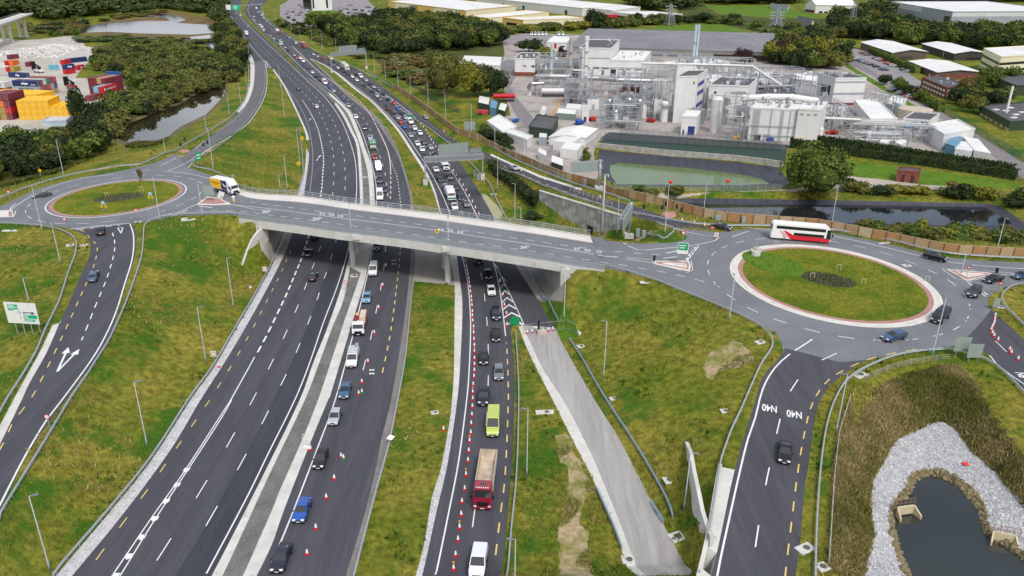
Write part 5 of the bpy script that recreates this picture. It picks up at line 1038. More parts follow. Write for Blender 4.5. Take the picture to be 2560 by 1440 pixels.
LAMPS = [('lamp post in the bottom left corner of the grass bank', 125, 1425, 1240, 1, .3), ('lamp post beside the left verge, second from the bottom left corner', 368, 1115, 955, 1, .3), ('lamp post by the square speed sign on the left bank', 515, 905, 768, 1, .3), ('lamp post on the left bank nearest the bridge', 584, 768, 645, 1, .3), ('tall lamp post against the dark thicket left of the roundabout', 160, 441, 348, 1, -1), ('tall lamp post in front of the left roundabout car', 106, 578, 465, 1, 1), ('lamp post on the grass between rail and left slip', 152, 660, 556, 1, 0), ('tall lamp post in front of the left roundabout island', 401, 553, 442, 0, 1), ('lamp post right of the left roundabout splitter island', 507, 542, 452, 0, 1), ('lamp post behind the white direction sign', 73, 757, 694, 1, 0), ('short lamp post by the far slip crossing', 414, 385, 345, 1, -1), ('lamp post at the far slip crossing beside the green sign', 534, 426, 320, -1, 0),
 ('lamp post beside the creek bank, nearest of its row', 517, 330, 287, 1, 0), ('lamp post beside the creek bank, second of its row', 574, 289, 232, 1, 0), ('lamp post beside the creek bank, third of its row', 602, 260, 209, 1, 0), ('lamp post beside the creek bank, fourth of its row', 619, 227, 170, 1, 0), ('lamp post beside the creek bank, fifth of its row', 627, 172, 117, 1, 0), ('lamp post on the nose between slip and motorway', 702, 222, 160, -1, 0), ('lamp post on the wedge embankment by the yellow sign', 712, 297, 207, 1, 0), ('lamp post at the left carriageway edge above the bridge', 750, 412, 320, 1, 0), ('lamp post on the wedge embankment near the bridge, taller', 719, 476, 387, 1, 0), ('lamp post on the wedge embankment near the bridge, shorter', 701, 476, 436, 1, 0)]
for k, (x, y, t) in enumerate(((691, 59, 22), (710, 69, 32), (729, 82, 47), (750, 97, 65), (781, 115, 75), (806, 127, 84), (841, 132, 95), (937, 185, 134), (964, 202, 152), (996, 226, 169), (1027, 246, 186), (1071, 272, 209), (1114, 301, 231), (1179, 335, 260), (1237, 367, 315), (1311, 401, 315))): LAMPS.append(('lamp post along the right verge, %s of its row from the far end' % ORD[k], x, y, t, -1, -.3))
LAMPS += [('lamp post on the slope left of the dark hedge', 1244, 477, 395, -1, 0), ('tall lamp post with left arm in front of the panel wall', 1287, 552, 459, -1, 0), ('short lamp post with left arm close to the bridge rail', 1302, 553, 519, -1, 0), ('lamp post rising from beside the cantilever sign', 1542, 589, 496, 1, 0), ('lamp post at the tip of the corner island', 1662, 585, 462, 1, 0), ('lamp post by the noise fence left of the coach', 1758, 540, 454, -1, -1), ('tall lamp post behind the coach', 2078, 567, 464, 0, -1), ('lamp post at the noise fence near the right edge', 2488, 641, 544, 0, -1), ('lamp post on the bank left of the big roundabout', 1823, 801, 690, 0, 1), ('tall lamp post in front of the black passenger van', 2330, 890, 745, 0, 1), ('lamp post between guard rail and fence right of the slip', 2090, 1082, 935, -1, 0), ('lamp post alone on the bank right of the closed road', 1509, 945, 803, -1, 0), ('lamp post on the grass strip right of the queue', 1317, 1190, 1022, -1, 0), ('lamp post at the bottom edge beside the right carriageway', 1287, 1470, 1348, -1, 0), ('lamp post in front of the right wing wall', 1410, 797, 669, -1, 0), ('leaning lamp post at the concrete retaining wall', 1710, 1276, 1134, 1, 0), ('lamp post behind the right splitter island', 2403, 683, 655, 1, 0)]
for lb, x, y, t, ax, ay in LAMPS: lamp(x, y, t, (ax, ay), label=lb)
lamp(878, 582, 511, (0, 1), True, 'lamp post on the bridge parapet over the left pier'); lamp(1121, 610, 545, (0, 1), True, 'lamp post on the bridge parapet over the right pier')
b = G(1505, 583); r_ = empty('camera_mast', b, 0, 'thick grey camera mast in front of the panel retaining wall', 'mast'); h = hgt(b, 437)
MB().lathe((0, 0, 0), [(.3, -.3), (.28, 1), (.2, h)], 10).build('pole', GALV, r_, smooth=True); MB().box((.4, 0, h+.1), (1.2, .3, .2)).build('head_frame', GALV, r_); MB().cyl((.8, 0, h-.5), .16, .45, 10).build('camera', WHITE, r_)
def face(C, parent, name, mat, poly, y=-.03):
 m = MB(); m.v = [(x, y, z) for x, z in poly]; m.f = [tuple(range(len(poly)))]; return m.build(name, mat, parent)
def disc(r, cz, n=20, cx=0): return [(cx+r*math.cos(2*math.pi*k/n), cz+r*math.sin(2*math.pi*k/n)) for k in range(n)]
def sign(x, y, label, h, shape, mats, rz=0, posts=1, w=.6, pw=.06, back=None, deckb=False):
 b = gd('%f,%f %f,%f' % (x, y, x+1, y), 1)[0] if deckb else G(x, y); r_ = empty('road_sign', b, rz, label, 'road sign', 'road signs on posts')
 for k in range(posts): MB().cyl(((k-(posts-1)/2)*w, .05, -.2), pw, h+.2, 8).build('post', GALV, r_)
 for i, (mat, poly) in enumerate(zip(mats, shape)):
  m = MB(); n_ = len(poly); m.v = [(a, -.01-.012*i, c) for a, c in poly]+[(a, .02, c) for a, c in poly]
  m.f = [tuple(range(n_)), tuple(range(n_, 2*n_))[::-1]]+[(k, n_+k, n_+(k+1) % n_, (k+1) % n_) for k in range(n_)] if i == 0 else [tuple(range(n_))]
  fixn(m.build('sign_plate' if i == 0 else 'sign_print', mat, r_))
 return r_
def tri(s, z): return [(-s, z+s*.9), (0, z-s*.8), (s, z+s*.9)]
def rect(w, z0, z1, x=0): return [(x-w/2, z0), (x+w/2, z0), (x+w/2, z1), (x-w/2, z1)]
def dia(s, z): return [(0, z-s), (s, z), (0, z+s), (-s, z)]
for x, y, lb in ((167, 576, 'give way triangle left of the foreground slip mouth'), (345, 553, 'give way triangle right of the foreground slip mouth'), (27, 505, 'give way triangle at the left edge of the roundabout'), (1706, 612, 'give way triangle on the tip of the corner island')): sign(x, y, lb, 2.6, [tri(.62, 2.6), tri(.38, 2.62)], [RED, WHITE])
for x, y, lb in ((629, 742, 'round speed sign on the left verge near the bridge'), (866, 730, 'round sign on the median wall below the bridge'), (126, 1076, 'round white sign under a yellow plate on the left slip rail')): sign(x, y, lb, 2.3, [disc(.42, 2.3), disc(.3, 2.3)], [RED, WHITE])
for x, y, lb in ((537, 908, 'square red-edged speed sign beside the left verge rail'), (664, 692, 'square red-edged speed sign below the bridge wing wall')): sign(x, y, lb, 2.0, [rect(1.0, 1.4, 2.5), disc(.42, 1.95), disc(.3, 1.95)], [WHITE, RED, WHITE])
for x, y, lb, s in ((757, 362, 'yellow diamond warning sign at the left edge above the bridge', .85), (748, 428, 'lower yellow diamond warning sign above the bridge', .75), (690, 205, 'small yellow diamond sign on the slip nose', .6), (104, 447, 'orange and white warning sign on the rail behind the left roundabout', .6), (626, 214, 'small yellow sign beside the creek bank lamp posts', .4)): sign(x, y, lb, 2.4, [dia(s, 2.6), dia(s*.4, 2.6)], [YELLOW, BLACK])
sign(1093, 606, 'yellow sign on the bridge parapet by the right pier', 2.6, [rect(.7, 2.2, 3.0), rect(.3, 2.4, 2.8)], [YELLOW, BLACK], deckb=True)
for x, y, lb in ((262, 531, 'blue disc over yellow chevrons on the left island, nearer one'), (379, 508, 'blue disc over yellow chevrons on the left island, further one')):
 sign(x, y, lb, 2.6, [disc(.45, 2.5), rect(.5, 1.3, 1.95, -.45), rect(.5, 1.3, 1.95, .45), rect(.18, 1.45, 1.85, -.45), rect(.18, 1.45, 1.85, .45)], [P('sign_blue_pale', (150, 200, 224), .5), YELLOW, YELLOW, BLACK, BLACK], posts=2, w=.8)
for x, y, lb in ((2416, 696, 'no entry sign standing on the right splitter island'), (2495, 737, 'no entry sign at the kerb of the right edge island'), (1778, 594, 'no entry sign beside the waiting dark grey saloon')): sign(x, y, lb, 2.4, [disc(.4, 2.4), rect(.5, 2.3, 2.5)], [RED, WHITE])
sign(1790, 596, 'small white work sign at the end of the climbing slip kerb', 1.2, [rect(.9, .5, 1.4), rect(.3, .7, 1.2)], [WHITE, RED])
sign(585, 505, 'keep left bollard with yellow base on the bridge splitter island', 1.3, [rect(.5, .1, .8), disc(.42, 1.35)], [YELLOW, WHITE])
GB_ = P('sign_back_grey', (150, 164, 160), .5, .2)
for x, y, lb, w, z0, z1, p in ((525, 503, 'grey back of a direction sign in front of the curtain lorry', 2.6, 1.6, 4.2, 2), (2398, 897, 'grey back of a direction sign at the roundabout exit, left one of two', 2.6, 1.4, 4.0, 2), (2431, 906, 'grey back of a direction sign at the roundabout exit, right one of two', 2.4, .9, 3.4, 2), (1175, 333, 'large grey sign back by the noise fence', 4.2, 1.2, 4.6, 2), (585, 463, 'small sign back on two posts behind the curtain lorry', .8, 2.2, 3.1, 2), (2402, 800, 'portable frame sign on the kerb at the right island', 1.2, .6, 2.4, 2)):
 if lb.startswith('portable'): x, y = 2487, 775
 r_ = sign(x, y, lb, z1-.1, [rect(w, z0, z1)], [GB_], posts=p, w=w*.6)
 fr = MB()
 for k in range(3): fr.box((0, .06, z0+(z1-z0)*(k+.5)/3), (w, .05, .07))
 fr.build('back_rails', GALV, r_)
r_ = sign(1703, 664, 'green and white direction sign on the left splitter of the big roundabout', 4.6, [rect(2.2, 2.6, 5.0), rect(2.0, 3.4, 4.9), rect(1.5, 4.3, 4.5, -.1), rect(1.2, 3.8, 4.0, -.2)], [WHITE, GREEN_SIGN, WHITE, WHITE], posts=2, w=1.5, rz=-.2)
r_ = sign(500, 418, 'green direction sign at the nose of the left slip embankment', 4.2, [rect(1.5, 2.0, 4.6), rect(1.0, 3.6, 3.9), rect(1.0, 2.7, 3.0)], [GREEN_SIGN, WHITE, WHITE], posts=2, w=1.0, rz=.5)
r_ = sign(549, 497, 'tilted white sign leaning over the bridge splitter island', 1.2, [rect(1.4, .2, 2.1), rect(.4, .5, .9, .3)], [WHITE, GREEN_SIGN], rz=.2); r_.rotation_euler = (.1, .42, .2)
b0, b1 = G(45, 840), G(101, 836); mid = (b0+b1)/2; rz = math.atan2(b1.y-b0.y, b1.x-b0.x)
r_ = empty('direction_sign', mid, rz, 'large white roundabout direction sign on four posts beside the left slip', 'road sign'); wS = (b1-b0).length; z0_ = 2.3; z1_ = hgt(mid, 757)
for k in range(4): MB().cyl(((k/3-.5)*wS, .12, -.3), .09, z0_+3.3, 8).build('post', GALV, r_)
Wd = wS*1.34; cx = -.35
MB().box((cx, 0, (z0_+z1_)/2), (Wd, .08, z1_-z0_)).build('sign_plate', WHITE, r_); H_ = z1_-z0_
def pr(u0, v0, u1, v1, mat, nm='print'): 
 MB().add([(cx+(u-.5)*Wd, -.055, z1_-v*H_) for u, v in ((u0, v1), (u1, v1), (u1, v0), (u0, v0))], [(0, 1, 2, 3)]).build(nm, mat, r_)
TEAL = P('sign_teal', (0, 176, 130), .5); GL = P('sign_line_grey', (120, 124, 130), .6); NB = P('sign_navy', (40, 60, 120), .5); PK = P('sign_pale_yellow', (240, 220, 130), .5)
pr(.1, .09, .43, .2, TEAL); pr(.1, .24, .43, .33, TEAL); pr(.1, .33, .28, .38, TEAL); pr(.56, .43, .9, .53, NB); pr(.54, .57, .97, .75, TEAL); pr(.54, .78, .88, .88, TEAL); pr(.86, .59, .94, .64, PK, 'route_patch'); pr(.86, .73, .94, .77, PK, 'route_patch')
for k, (u0, u1, v) in enumerate(((.12, .32, .115), (.12, .3, .16), (.12, .3, .27), (.6, .8, .46), (.6, .8, .5), (.56, .7, .6), (.56, .68, .65), (.56, .7, .7), (.56, .8, .82))): MB().add([(cx+(u-.5)*Wd, -.06, z1_-v_*H_) for u, v_ in ((u0, v+.025), (u1, v+.025), (u1, v), (u0, v))], [(0, 1, 2, 3)]).build('print_line', WHITE, r_)
rg = MB(); cxr, czr = cx+(.44-.5)*Wd, z1_-.47*H_
for k in range(16):
 a0, a1 = 2*math.pi*k/16, 2*math.pi*(k+1)/16; rg.add([(cxr+q*math.cos(a), -.058, czr+q*math.sin(a)) for a, q in ((a0, .2), (a1, .2), (a1, .27), (a0, .27))], [(0, 1, 2, 3)])
for dx, dz, l in ((0, -1, 1.15), (0, 1, .2), (-1, 0, .2), (1, 0, .25)): rg.add([(cxr+dx*.26+a, -.058, czr+dz*.26+c) for a, c in (((-.03, 0), (.03, 0), (.03, dz*l), (-.03, dz*l)) if dx == 0 else ((0, -.03), (dx*l, -.03), (dx*l, .03), (0, .03)))], [(0, 1, 2, 3)])
rg.build('roundabout_symbol', GL, r_)
def truss(mb, a, b, w, h, n, dia_w=.1, ch=.16):
 d = (b-a); L_ = d.length; d.normalize(); s = Vector((-d.y, d.x, 0)).normalized()*w/2; u = Vector((0, 0, h))
 for o in (s, -s, s+u, -s+u): mb.bar(a+o, b+o, ch)
 for k in range(n+1):
  p = a+d*(L_*k/n)
  for o in (s, -s): mb.bar(p+o, p+o+u, dia_w)
  mb.bar(p+s, p-s, dia_w); mb.bar(p+s+u, p-s+u, dia_w)
  if k < n:
   q = a+d*(L_*(k+1)/n)
   for o in (s, -s): mb.bar(p+o, q+o+u, dia_w)
   mb.bar(p+s+u, q-s+u, dia_w)
def gantry(fa, fb, ytop, label, panel=True, hb=1.7):
 a, b = G(*fa), G(*fb); H_ = hgt(a, ytop); r_ = empty('sign_gantry', (0, 0, 0), 0, label, 'gantry'); zt = max(a.z, b.z)+H_-hb
 for p in (a, b):
  MB().box((p.x, p.y, p.z+.7), (1.3, 1.8, 1.9)).build('foot_block', CONC, r_); lg = MB()
  for sy in (-.45, .45): lg.box((p.x, p.y+sy, (p.z+zt)/2+.6), (.32, .32, zt-p.z+hb-1.2))
  lg.build('leg', GALV, r_)
 d = (b-a).normalized(); A_, B_ = Vector((a.x, a.y, zt)), Vector((b.x, b.y, zt)); tm = MB(); truss(tm, A_-d*.2, B_+d*.2, .9, hb, 12); tm.build('lattice_beam', GALV, r_)
 sk = MB(); s = Vector((-d.y, d.x, 0)); sk.add([A_+s*.47, B_+s*.47, B_+s*.47+Vector((0, 0, hb)), A_+s*.47+Vector((0, 0, hb))], [(0, 1, 2, 3)]); sk.build('beam_cladding', P('beam_cladding', (168, 176, 180), .5, .2), r_)
 if panel:
  L_ = (B_-A_).length
  def pan(t0, t1, z0, z1, nm, nr):
   p, q = A_+d*L_*t0+s*.9, A_+d*L_*t1+s*.9; m = MB(); m.add([p+Vector((0, 0, z0)), q+Vector((0, 0, z0)), q+Vector((0, 0, z1)), p+Vector((0, 0, z1))]+[v+s*.06 for v in (p+Vector((0, 0, z0)), q+Vector((0, 0, z0)), q+Vector((0, 0, z1)), p+Vector((0, 0, z1)))], [(0, 1, 2, 3), (7, 6, 5, 4), (0, 4, 5, 1), (1, 5, 6, 2), (2, 6, 7, 3), (3, 7, 4, 0)]); o = fixn(m.build(nm, GB_, r_))
   f = MB()
   for k in range(nr+1): c = p+(q-p)*(k/nr)-s*.1; f.bar(c+Vector((0, 0, z0-1)), c+Vector((0, 0, z1)), .12)
   for k in range(9): z = z0+(z1-z0)*k/8; f.bar(p-s*.04+Vector((0, 0, z)), q-s*.04+Vector((0, 0, z)), .05)
   f.build('panel_frame', GALV, o)
  pan(.25, .76, 1.6, 5.0, 'sign_panel', 5); pan(.79, .99, 1.5, 2.9, 'small_sign_panel', 2)
 return r_
gantry((1064, 462), (1207, 448), 397, 'wide grey sign gantry over the right queue just above the bridge')
gantry((830, 182), (917, 172), 135, 'far sign gantry over the right queue with a lorry beneath')
gantry((602, 40), (659, 36), 12, 'farthest gantry across the motorway near the top edge', False, 1.2)
g = G(583, 40); r_ = empty('direction_sign', g, 0, 'white and green motorway direction sign near the top edge', 'road sign'); hS = hgt(g, 12)
for sx in (-3, 3): MB().cyl((sx, .15, 0), .12, hS, 8).build('post', GALV, r_)
MB().box((-4.1, 0, hS-2.6), (5.2, .1, 5.2)).build('white_panel', WHITE, r_); MB().box((4.0, 0, hS-2.6), (9.0, .1, 5.2)).build('green_panel', TEAL, r_)
for k in range(3): MB().box((3.6, -.06, hS-1.2-k*1.4), (5.5-k, .02, .5)).build('print_line', WHITE, r_)
def cantilever(foot, ytop, tip, label, depth=1.6, panel=True):
 a = G(*foot); H_ = hgt(a, ytop); r_ = empty('cantilever_sign', (0, 0, 0), 0, label, 'gantry'); MB().box((a.x, a.y, a.z+.4), (2.2, 2.2, 1.2)).build('foot_block', CONC, r_)
 MB().cyl((a.x, a.y, a.z+.8), .42, H_-.6, 14).build('column', GALV, r_, smooth=True); z = a.z+H_-depth; d = atz(tip[0], tip[1], z+depth)-Vector((a.x, a.y, z+depth)); d.z = 0
 A_ = Vector((a.x, a.y, z)); B_ = A_+d; tm = MB(); truss(tm, A_-d.normalized()*.6, B_, .9, depth, 9, .08, .14); tm.build('lattice_arm', GALV, r_)
 s = Vector((-d.y, d.x, 0)).normalized(); s = s if s.y < 0 else -s
 if panel:
  p, q = A_+d*.12+s*.5, B_+s*.5; m = MB(); zz = (-.5, depth-.1); m.add([v+Vector((0, 0, z_))+s*t for t in (0, .12) for v, z_ in ((p, zz[0]), (q, zz[0]), (q, zz[1]), (p, zz[1]))], [(0, 1, 2, 3), (7, 6, 5, 4), (0, 4, 5, 1), (1, 5, 6, 2), (2, 6, 7, 3), (3, 7, 4, 0)]); o = fixn(m.build('sign_panel', GB_, r_)); f = MB()
  for k in range(8): c = p+(q-p)*(k/7)+s*.16; f.bar(c+Vector((0, 0, zz[0])), c+Vector((0, 0, zz[1])), .08)
  f.build('panel_ribs', GALV, o)
 return r_
cantilever((1497, 474), 401, (1429, 407), 'cantilever sign arm reaching over the fence beside the green pond', 2.2)
cantilever((1572, 592), 508, (1553, 548), 'cantilever sign column on the corner island by the bridge end', 2.4)
CR_ = P('cone_red', (206, 32, 44), .5, var=0); CG_ = P('cone_green', (16, 142, 84), .5, var=0); CWm = P('cone_white', (236, 238, 240), .45, var=0); AMB = P('cone_lamp_amber', (236, 150, 40), .4, var=0)
def cone_mesh(nm, s=1.0):
 m = MB().box((0, 0, .04), (.44, .44, .08)); m.lathe((0, 0, .08), [(.18, 0), (.15, .26), (.05, .82)], 12); return m.mesh(nm)
cbm = cone_mesh('traffic_cone'); cbm.materials.append(CR_); csm = MB().lathe((0, 0, .34), [(.17, 0), (.075, .52)], 12).mesh('reflective_sleeve'); csm.materials.append(CWm); clm = MB().lathe((0, 0, .98), [(.05, 0), (.12, .06), (.13, .2), (.06, .3)], 10).mesh('warning_lamp'); clm.materials.append(AMB)
csf = MB().lathe((0, 0, .16), [(.19, 0), (.07, .72)], 10).mesh('reflective_sleeve'); csf.materials.append(CWm)
def cone(p, label, group, lampk=False, col=None):
 o = bpy.data.objects.new('traffic_cone', cbm); COL.objects.link(o); o.location = p; o.rotation_euler = (0, 0, RND.random()*6); o.scale = (1.05,)*3; tag(o, label, 'traffic cone', group)
 if col: o.material_slots[0].link = 'OBJECT'; o.material_slots[0].material = col
 mk('reflective_sleeve', csf if p.y > 165 else csm, o)
 if lampk: mk('warning_lamp', clm, o)
g1, g2, g3, g4 = 'cones along the left edge of the right carriageway', 'cones closing the middle carriageway lane', 'cones above the bridge', 'cones on the closed road and hatching'
for x, y, l in ((1181, 1020, 0), (1180, 1041, 0), (1178, 1063, 0), (1177, 1086, 0), (1174, 1106, 1), (1172, 1131, 0), (1170, 1155, 0), (1165, 1190, 1), (1162, 1226, 0), (1155, 1258, 0), (1153, 1290, 0), (1149, 1322, 1), (1145, 1353, 0), (1139, 1391, 0), (1134, 1425, 1), (1182, 1001, 0), (1182, 984, 1), (1183, 965, 0), (1185, 945, 0), (1186, 930, 0), (1186, 915, 0), (1186, 900, 0), (1186, 882, 1), (1186, 867, 0), (1185, 852, 0), (1184, 836, 1), (1184, 821, 0), (1182, 806, 0), (1181, 793, 0), (1181, 782, 0), (1180, 767, 0), (1179, 756, 0), (1178, 746, 0), (1176, 733, 0), (1175, 721, 0), (1173, 710, 0), (1172, 699, 0), (1170, 688, 0), (1168, 678, 0), (1166, 668, 0), (1163, 655, 0)):
 cone(G(x, y), 'red and white cone with an amber lamp in the row left of the right queue' if l else 'plain red and white cone in the row left of the right queue', g1, l)
for x, y, c in ((965, 666, 0), (957, 716, 0), (947, 772, 0), (936, 835, 0), (920, 907, 0), (905, 958, 0), (897, 987, 0), (905, 983, 1), (853, 1144, 0), (859, 1148, 1), (836, 1199, 0), (816, 1247, 0), (790, 1323, 0), (768, 1387, 0)):
 cone(G(x, y), ('green-based cone beside a red one near the blue-grey saloon' if y < 1000 else 'green-based cone beside a red one near the black hatchback') if c else 'red and white cone in the widely spaced row below the bridge', g2, False, CG_ if c else None)
for x, y in ((1244, 672), (1250, 705), (1257, 740), (1261, 766), (1266, 787), (1267, 815), (1300, 814)): cone(G(x, y), 'red and white cone on the white chevron hatching', g4)
for x, y in ((1318, 834), (1330, 832), (1344, 831), (1357, 829), (1371, 828), (1382, 826)): cone(G(x, y), 'red and white cone in the row barring the closed road', g4)
cone(G(1109, 1077), 'lone cone at the gravel edge of the grass median', g4); cone(G(776, 1126), 'cone beside the white frame sign on the median wall', g4); cone(G(548, 918), 'cone on the gravel verge by the square speed sign', g4)
for x, y in ((2487, 792), (2486, 800), (2485, 808), (2483, 814), (2480, 820), (2477, 827), (2480, 836), (2484, 843), (2494, 853), (2523, 877), (2527, 885), (2544, 901)): cone(G(x, y), 'red and white cone barring the road at the right edge', 'cones at the right edge road')
for x, y in ((1303, 428), (1245, 398), (1500, 496), (1705, 553), (1736, 559), (1761, 565), (1362, 450), (1440, 475), (1190, 378), (1165, 362), (1110, 330)): cone(G(x, y), 'red and white cone along the right edge of the climbing slip', 'cones on the climbing slip')
for s, st, lab in (('945,325 967,372 975,407 977,437', 3.2, 'red and white cone in the dense row of the middle carriageway'), ('977,437 977,470 976,507', 5.5, 'red and white cone in the row meeting the bridge rail'), ('945,325 925,288 900,257 870,232 840,212 815,195 795,178 775,160 757,142 742,128 730,117', 5.2, 'small cone in the far row dividing the two queues'), ('1197,537 1162,472 1125,417 1085,362 1067,330 1048,308 1035,300', 6.0, 'red and white cone in the row right of the double queue')):
 for p in ground(resample(gp(s), st)): cone(p, lab, g3)
b = G(1287, 813); r_ = empty('nose_board', b, 0, 'green arched nose board between queue and closed road', 'marker board'); m = MB(); pl_ = [(-.75, 0), (.75, 0), (.75, .9)]+[(.75*math.cos(a), .9+.55*math.sin(a)) for a in (.5, 1.0, 1.57, 2.1, 2.6)]+[(-.75, .9)]
n_ = len(pl_); m.v = [(x, -.1, z) for x, z in pl_]+[(x, .1, z) for x, z in pl_]; m.f = [tuple(range(n_)), tuple(range(n_, 2*n_))[::-1]]+[(k, n_+k, n_+(k+1) % n_, (k+1) % n_) for k in range(n_)]; fixn(m.build('board', CG_, r_)); r_.scale = (1.3, 1.3, 1.3)
b = G(1028, 297); r_ = empty('nose_board', b, 0, 'small green nose board where the right slip splits off', 'marker board'); fixn(MB().add([(x*1.3, y, z*1.3) for x, y, z in m.v], m.f).build('board', CG_, r_))
def temp_fence(P_, label):
 r_ = empty('mesh_fence', (0, 0, 0), 0, label, 'fence')
 for a, b in zip(P_[:-1], P_[1:]):
  f = MB(); z = Vector((0, 0, 1))
  for h in (.15, 2.0): f.bar(a+z*h, b+z*h, .05)
  for t in (0, 1): p = a+(b-a)*t; f.bar(p+z*.05, p+z*2.0, .05)
  k = int((b-a).length/.3)
  for i in range(1, k): p = a+(b-a)*(i/k); f.bar(p+z*.15, p+z*2, .012, n=3)
  f.build('fence_panel', GALV, r_)
temp_fence([G(*p) for p in ((1308, 835), (1336, 832), (1364, 829), (1392, 826), (1416, 822), (1441, 835))], 'grey temporary mesh fence across the closed road')
b = G(1355, 836); r_ = empty('barrier_block', b, .05, 'pale concrete block with a black marker post on the closed road', 'barrier'); bevel(fixn(MB().box((0, 0, .45), (1.8, .7, .9)).build('block', M('pink_concrete', lin((190, 176, 166)), .9, fine=.08), r_)), .05); MB().box((-.65, .5, 1.4), (.45, .12, 2.8)).build('marker_post', BLACK, r_)
b = G(1341, 820); o = MB().box((b.x, b.y, b.z+.12), (1.4, .5, .2)).build('barrier_panel', WHITE); o.name = 'plastic_barrier'; tag(o, 'white plastic barrier lying flat on the closed road', 'barrier')
b = G(768, 1120); r_ = empty('frame_sign', b, -.3, 'white wire frame sign standing on the median wall', 'road sign'); f = MB()
for x in (-.6, 0, .6): f.bar((x, 0, 0), (x, 0, 2.3), .06)
for z in (.3, .9, 1.6, 2.3): f.bar((-.6, 0, z), (.6, 0, z), .06)
f.build('frame', WHITE, r_); MB().box((0, 0, .15), (1.2, .6, .25)).build('base', WHITE, r_)
b = G(978, 1116); r_ = empty('road_sign', b, .5, 'white diamond sign on the median guard rail', 'road sign'); MB().cyl((0, 0, 0), .05, 1.6, 8).build('post', GALV, r_); m = MB(); m.v = [(-.7, 0, 1.6), (0, -.3, 1.3), (.7, 0, 1.6), (0, .3, 1.95)]; m.f = [(0, 1, 2, 3)]; m.build('sign_plate', WHITE, r_)
for i, (x, y, w, d) in enumerate(((1362, 1031, 3.0, 1.2), (885, 690, 1.6, 1.6), (1452, 866, 1.5, 1.2), (1613, 706, 2.2, 1.0), (1900, 856, 1.6, 1.2), (2150, 938, 2.4, 1.5), (1534, 997, 1.4, 1.0), (2013, 1372, 2.2, 1.4), (2055, 1418, 1.5, 1.3), (1672, 1201, 1.5, 1.5), (1692, 1343, 1.9, 1.7), (175, 613, 1.6, 1.4), (471, 548, 3.2, 2.2), (25, 577, 3.4, 1.0), (210, 613, 1.6, 1.0), (345, 555, 1.4, .9), (2266, 664, 1.8, 1.2), (1812, 1028, 1.3, 1.1), (1087, 1032, 1.2, 1.0), (2500, 768, 1.6, 1.2), (913, 443, 1.5, 1.2), (1570, 1400, 1.6, 1.4), (2210, 608, 3, .6), (1235, 486, 2.2, .8))):
 b = G(x, y); r_ = empty('drain_cover', b, RND.random()*.5, 'white concrete pad with a dark drain cover, %s' % ('on the grass strip right of the queue', 'on the median gravel below the bridge', 'beside the right wing wall', 'at the top of the right bank', 'by the bend of the right bank rail', 'inside the big roundabout exit bend', 'beside the blue-grey guard rail', 'on the verge at the bottom right slip', 'behind the rail at the bottom right slip', 'near the concrete retaining wall', 'at the end of the closed road', 'on the bank left of the foreground slip', 'in front of the left roundabout rail', 'at the far left roundabout rail', 'at the kerb of the foreground slip', 'by the give way triangle', 'on the big roundabout apron', 'alone on the green bank', 'on the middle grass median', 'on the right edge island', 'on the median above the bridge', 'at the bottom end of the closed road', 'below the noise fence rail', 'beside the pale gravel pocket')[i], 'drain cover', 'drain covers on concrete pads')
 bevel(fixn(MB().box((0, 0, .02), (w, d, .2)).build('pad', CONC, r_)), .03); MB().cyl((w*.1, 0, .125), min(w, d)*.3, .02, 14).build('cover', M('iron_cover', lin((92, 90, 88)), .7), r_)
b = G(1889, 638); r_ = empty('sign_planter', b, .3, 'two pale round concrete rings holding a narrow green sign back', 'sign base')
for dx, dy in ((0, 0), (1.1, 1.3)): MB().lathe((dx, dy, 0), [(.95, 0), (.95, 1.0), (.75, 1.0), (.75, .8)], 18).build('concrete_ring', CONC, r_)
for dx in (0, .9): MB().cyl((dx*1.1, dx*1.3, 0), .05, 3.8, 8).build('post', GALV, r_)
m = MB(); m.v = [(-.1, -.1, 1.6), (1.15, 1.35, 1.6), (1.15, 1.35, 3.6), (-.1, -.1, 3.6)]; m.f = [(0, 1, 2, 3)]; m.build('sign_plate', GB_, r_)
WOODS = P('stake_wood', (196, 182, 156), .8)
for i, (x, y) in enumerate(((2030, 697), (2096, 675), (2158, 712), (268, 493), (355, 478), (1938, 616), (2317, 705))):
 b = G(x, y); r_ = empty('tree_stakes', b, 0, ('pair of tree stakes at the left of the big island planting bed', 'pair of tree stakes behind the big island planting bed', 'pair of tree stakes at the right of the big island planting bed', 'pair of tree stakes on the left island planting bed', 'tall pair of tree stakes beyond the left island planting bed', 'pair of thin stakes at the far rim of the big island', 'pair of dark stakes at the right rim of the big island')[i], 'tree stakes', 'tree stakes')
 for s in (-.4, .4): MB().box((s, 0, .6), (.08, .08, 1.3)).build('stake', WOODS, r_)
 MB().box((0, 0, 1.25), (.9, .06, .09)).build('crossbar', WOODS, r_)
for i, (x, y, t) in enumerate(((454, 382, 358), (466, 374, 345), (511, 381, 358), (521, 372, 352), (1608, 540, 512), (1653, 547, 514), (1662, 542, 505), (1690, 536, 512), (1702, 543, 520), (2490, 686, 671), (1635, 655, 640))):
 b = G(x, y); h = hgt(b, t); r_ = empty('traffic_light', b, 0, ('signal at the far slip crossing, left front one', 'signal at the far slip crossing, left back one', 'signal at the far slip crossing, right front one', 'signal at the far slip crossing, right back one', 'black signal on the rail left of the slip crossing', 'black signal at the kerb of the climbing slip', 'taller black signal behind the kerb of the climbing slip', 'black signal at the noise fence crossing', 'rightmost black signal near the noise fence crossing', 'black bollard on the right splitter island', 'black bollard on the left splitter of the big roundabout')[i], 'traffic light', 'traffic lights and dark bollards'); MB().cyl((0, 0, -.1), .06, h, 8).build('pole', GALV, r_); MB().box((0, 0, h-.45), (.45, .35, 1.1)).build('signal_head', BLACK, r_)
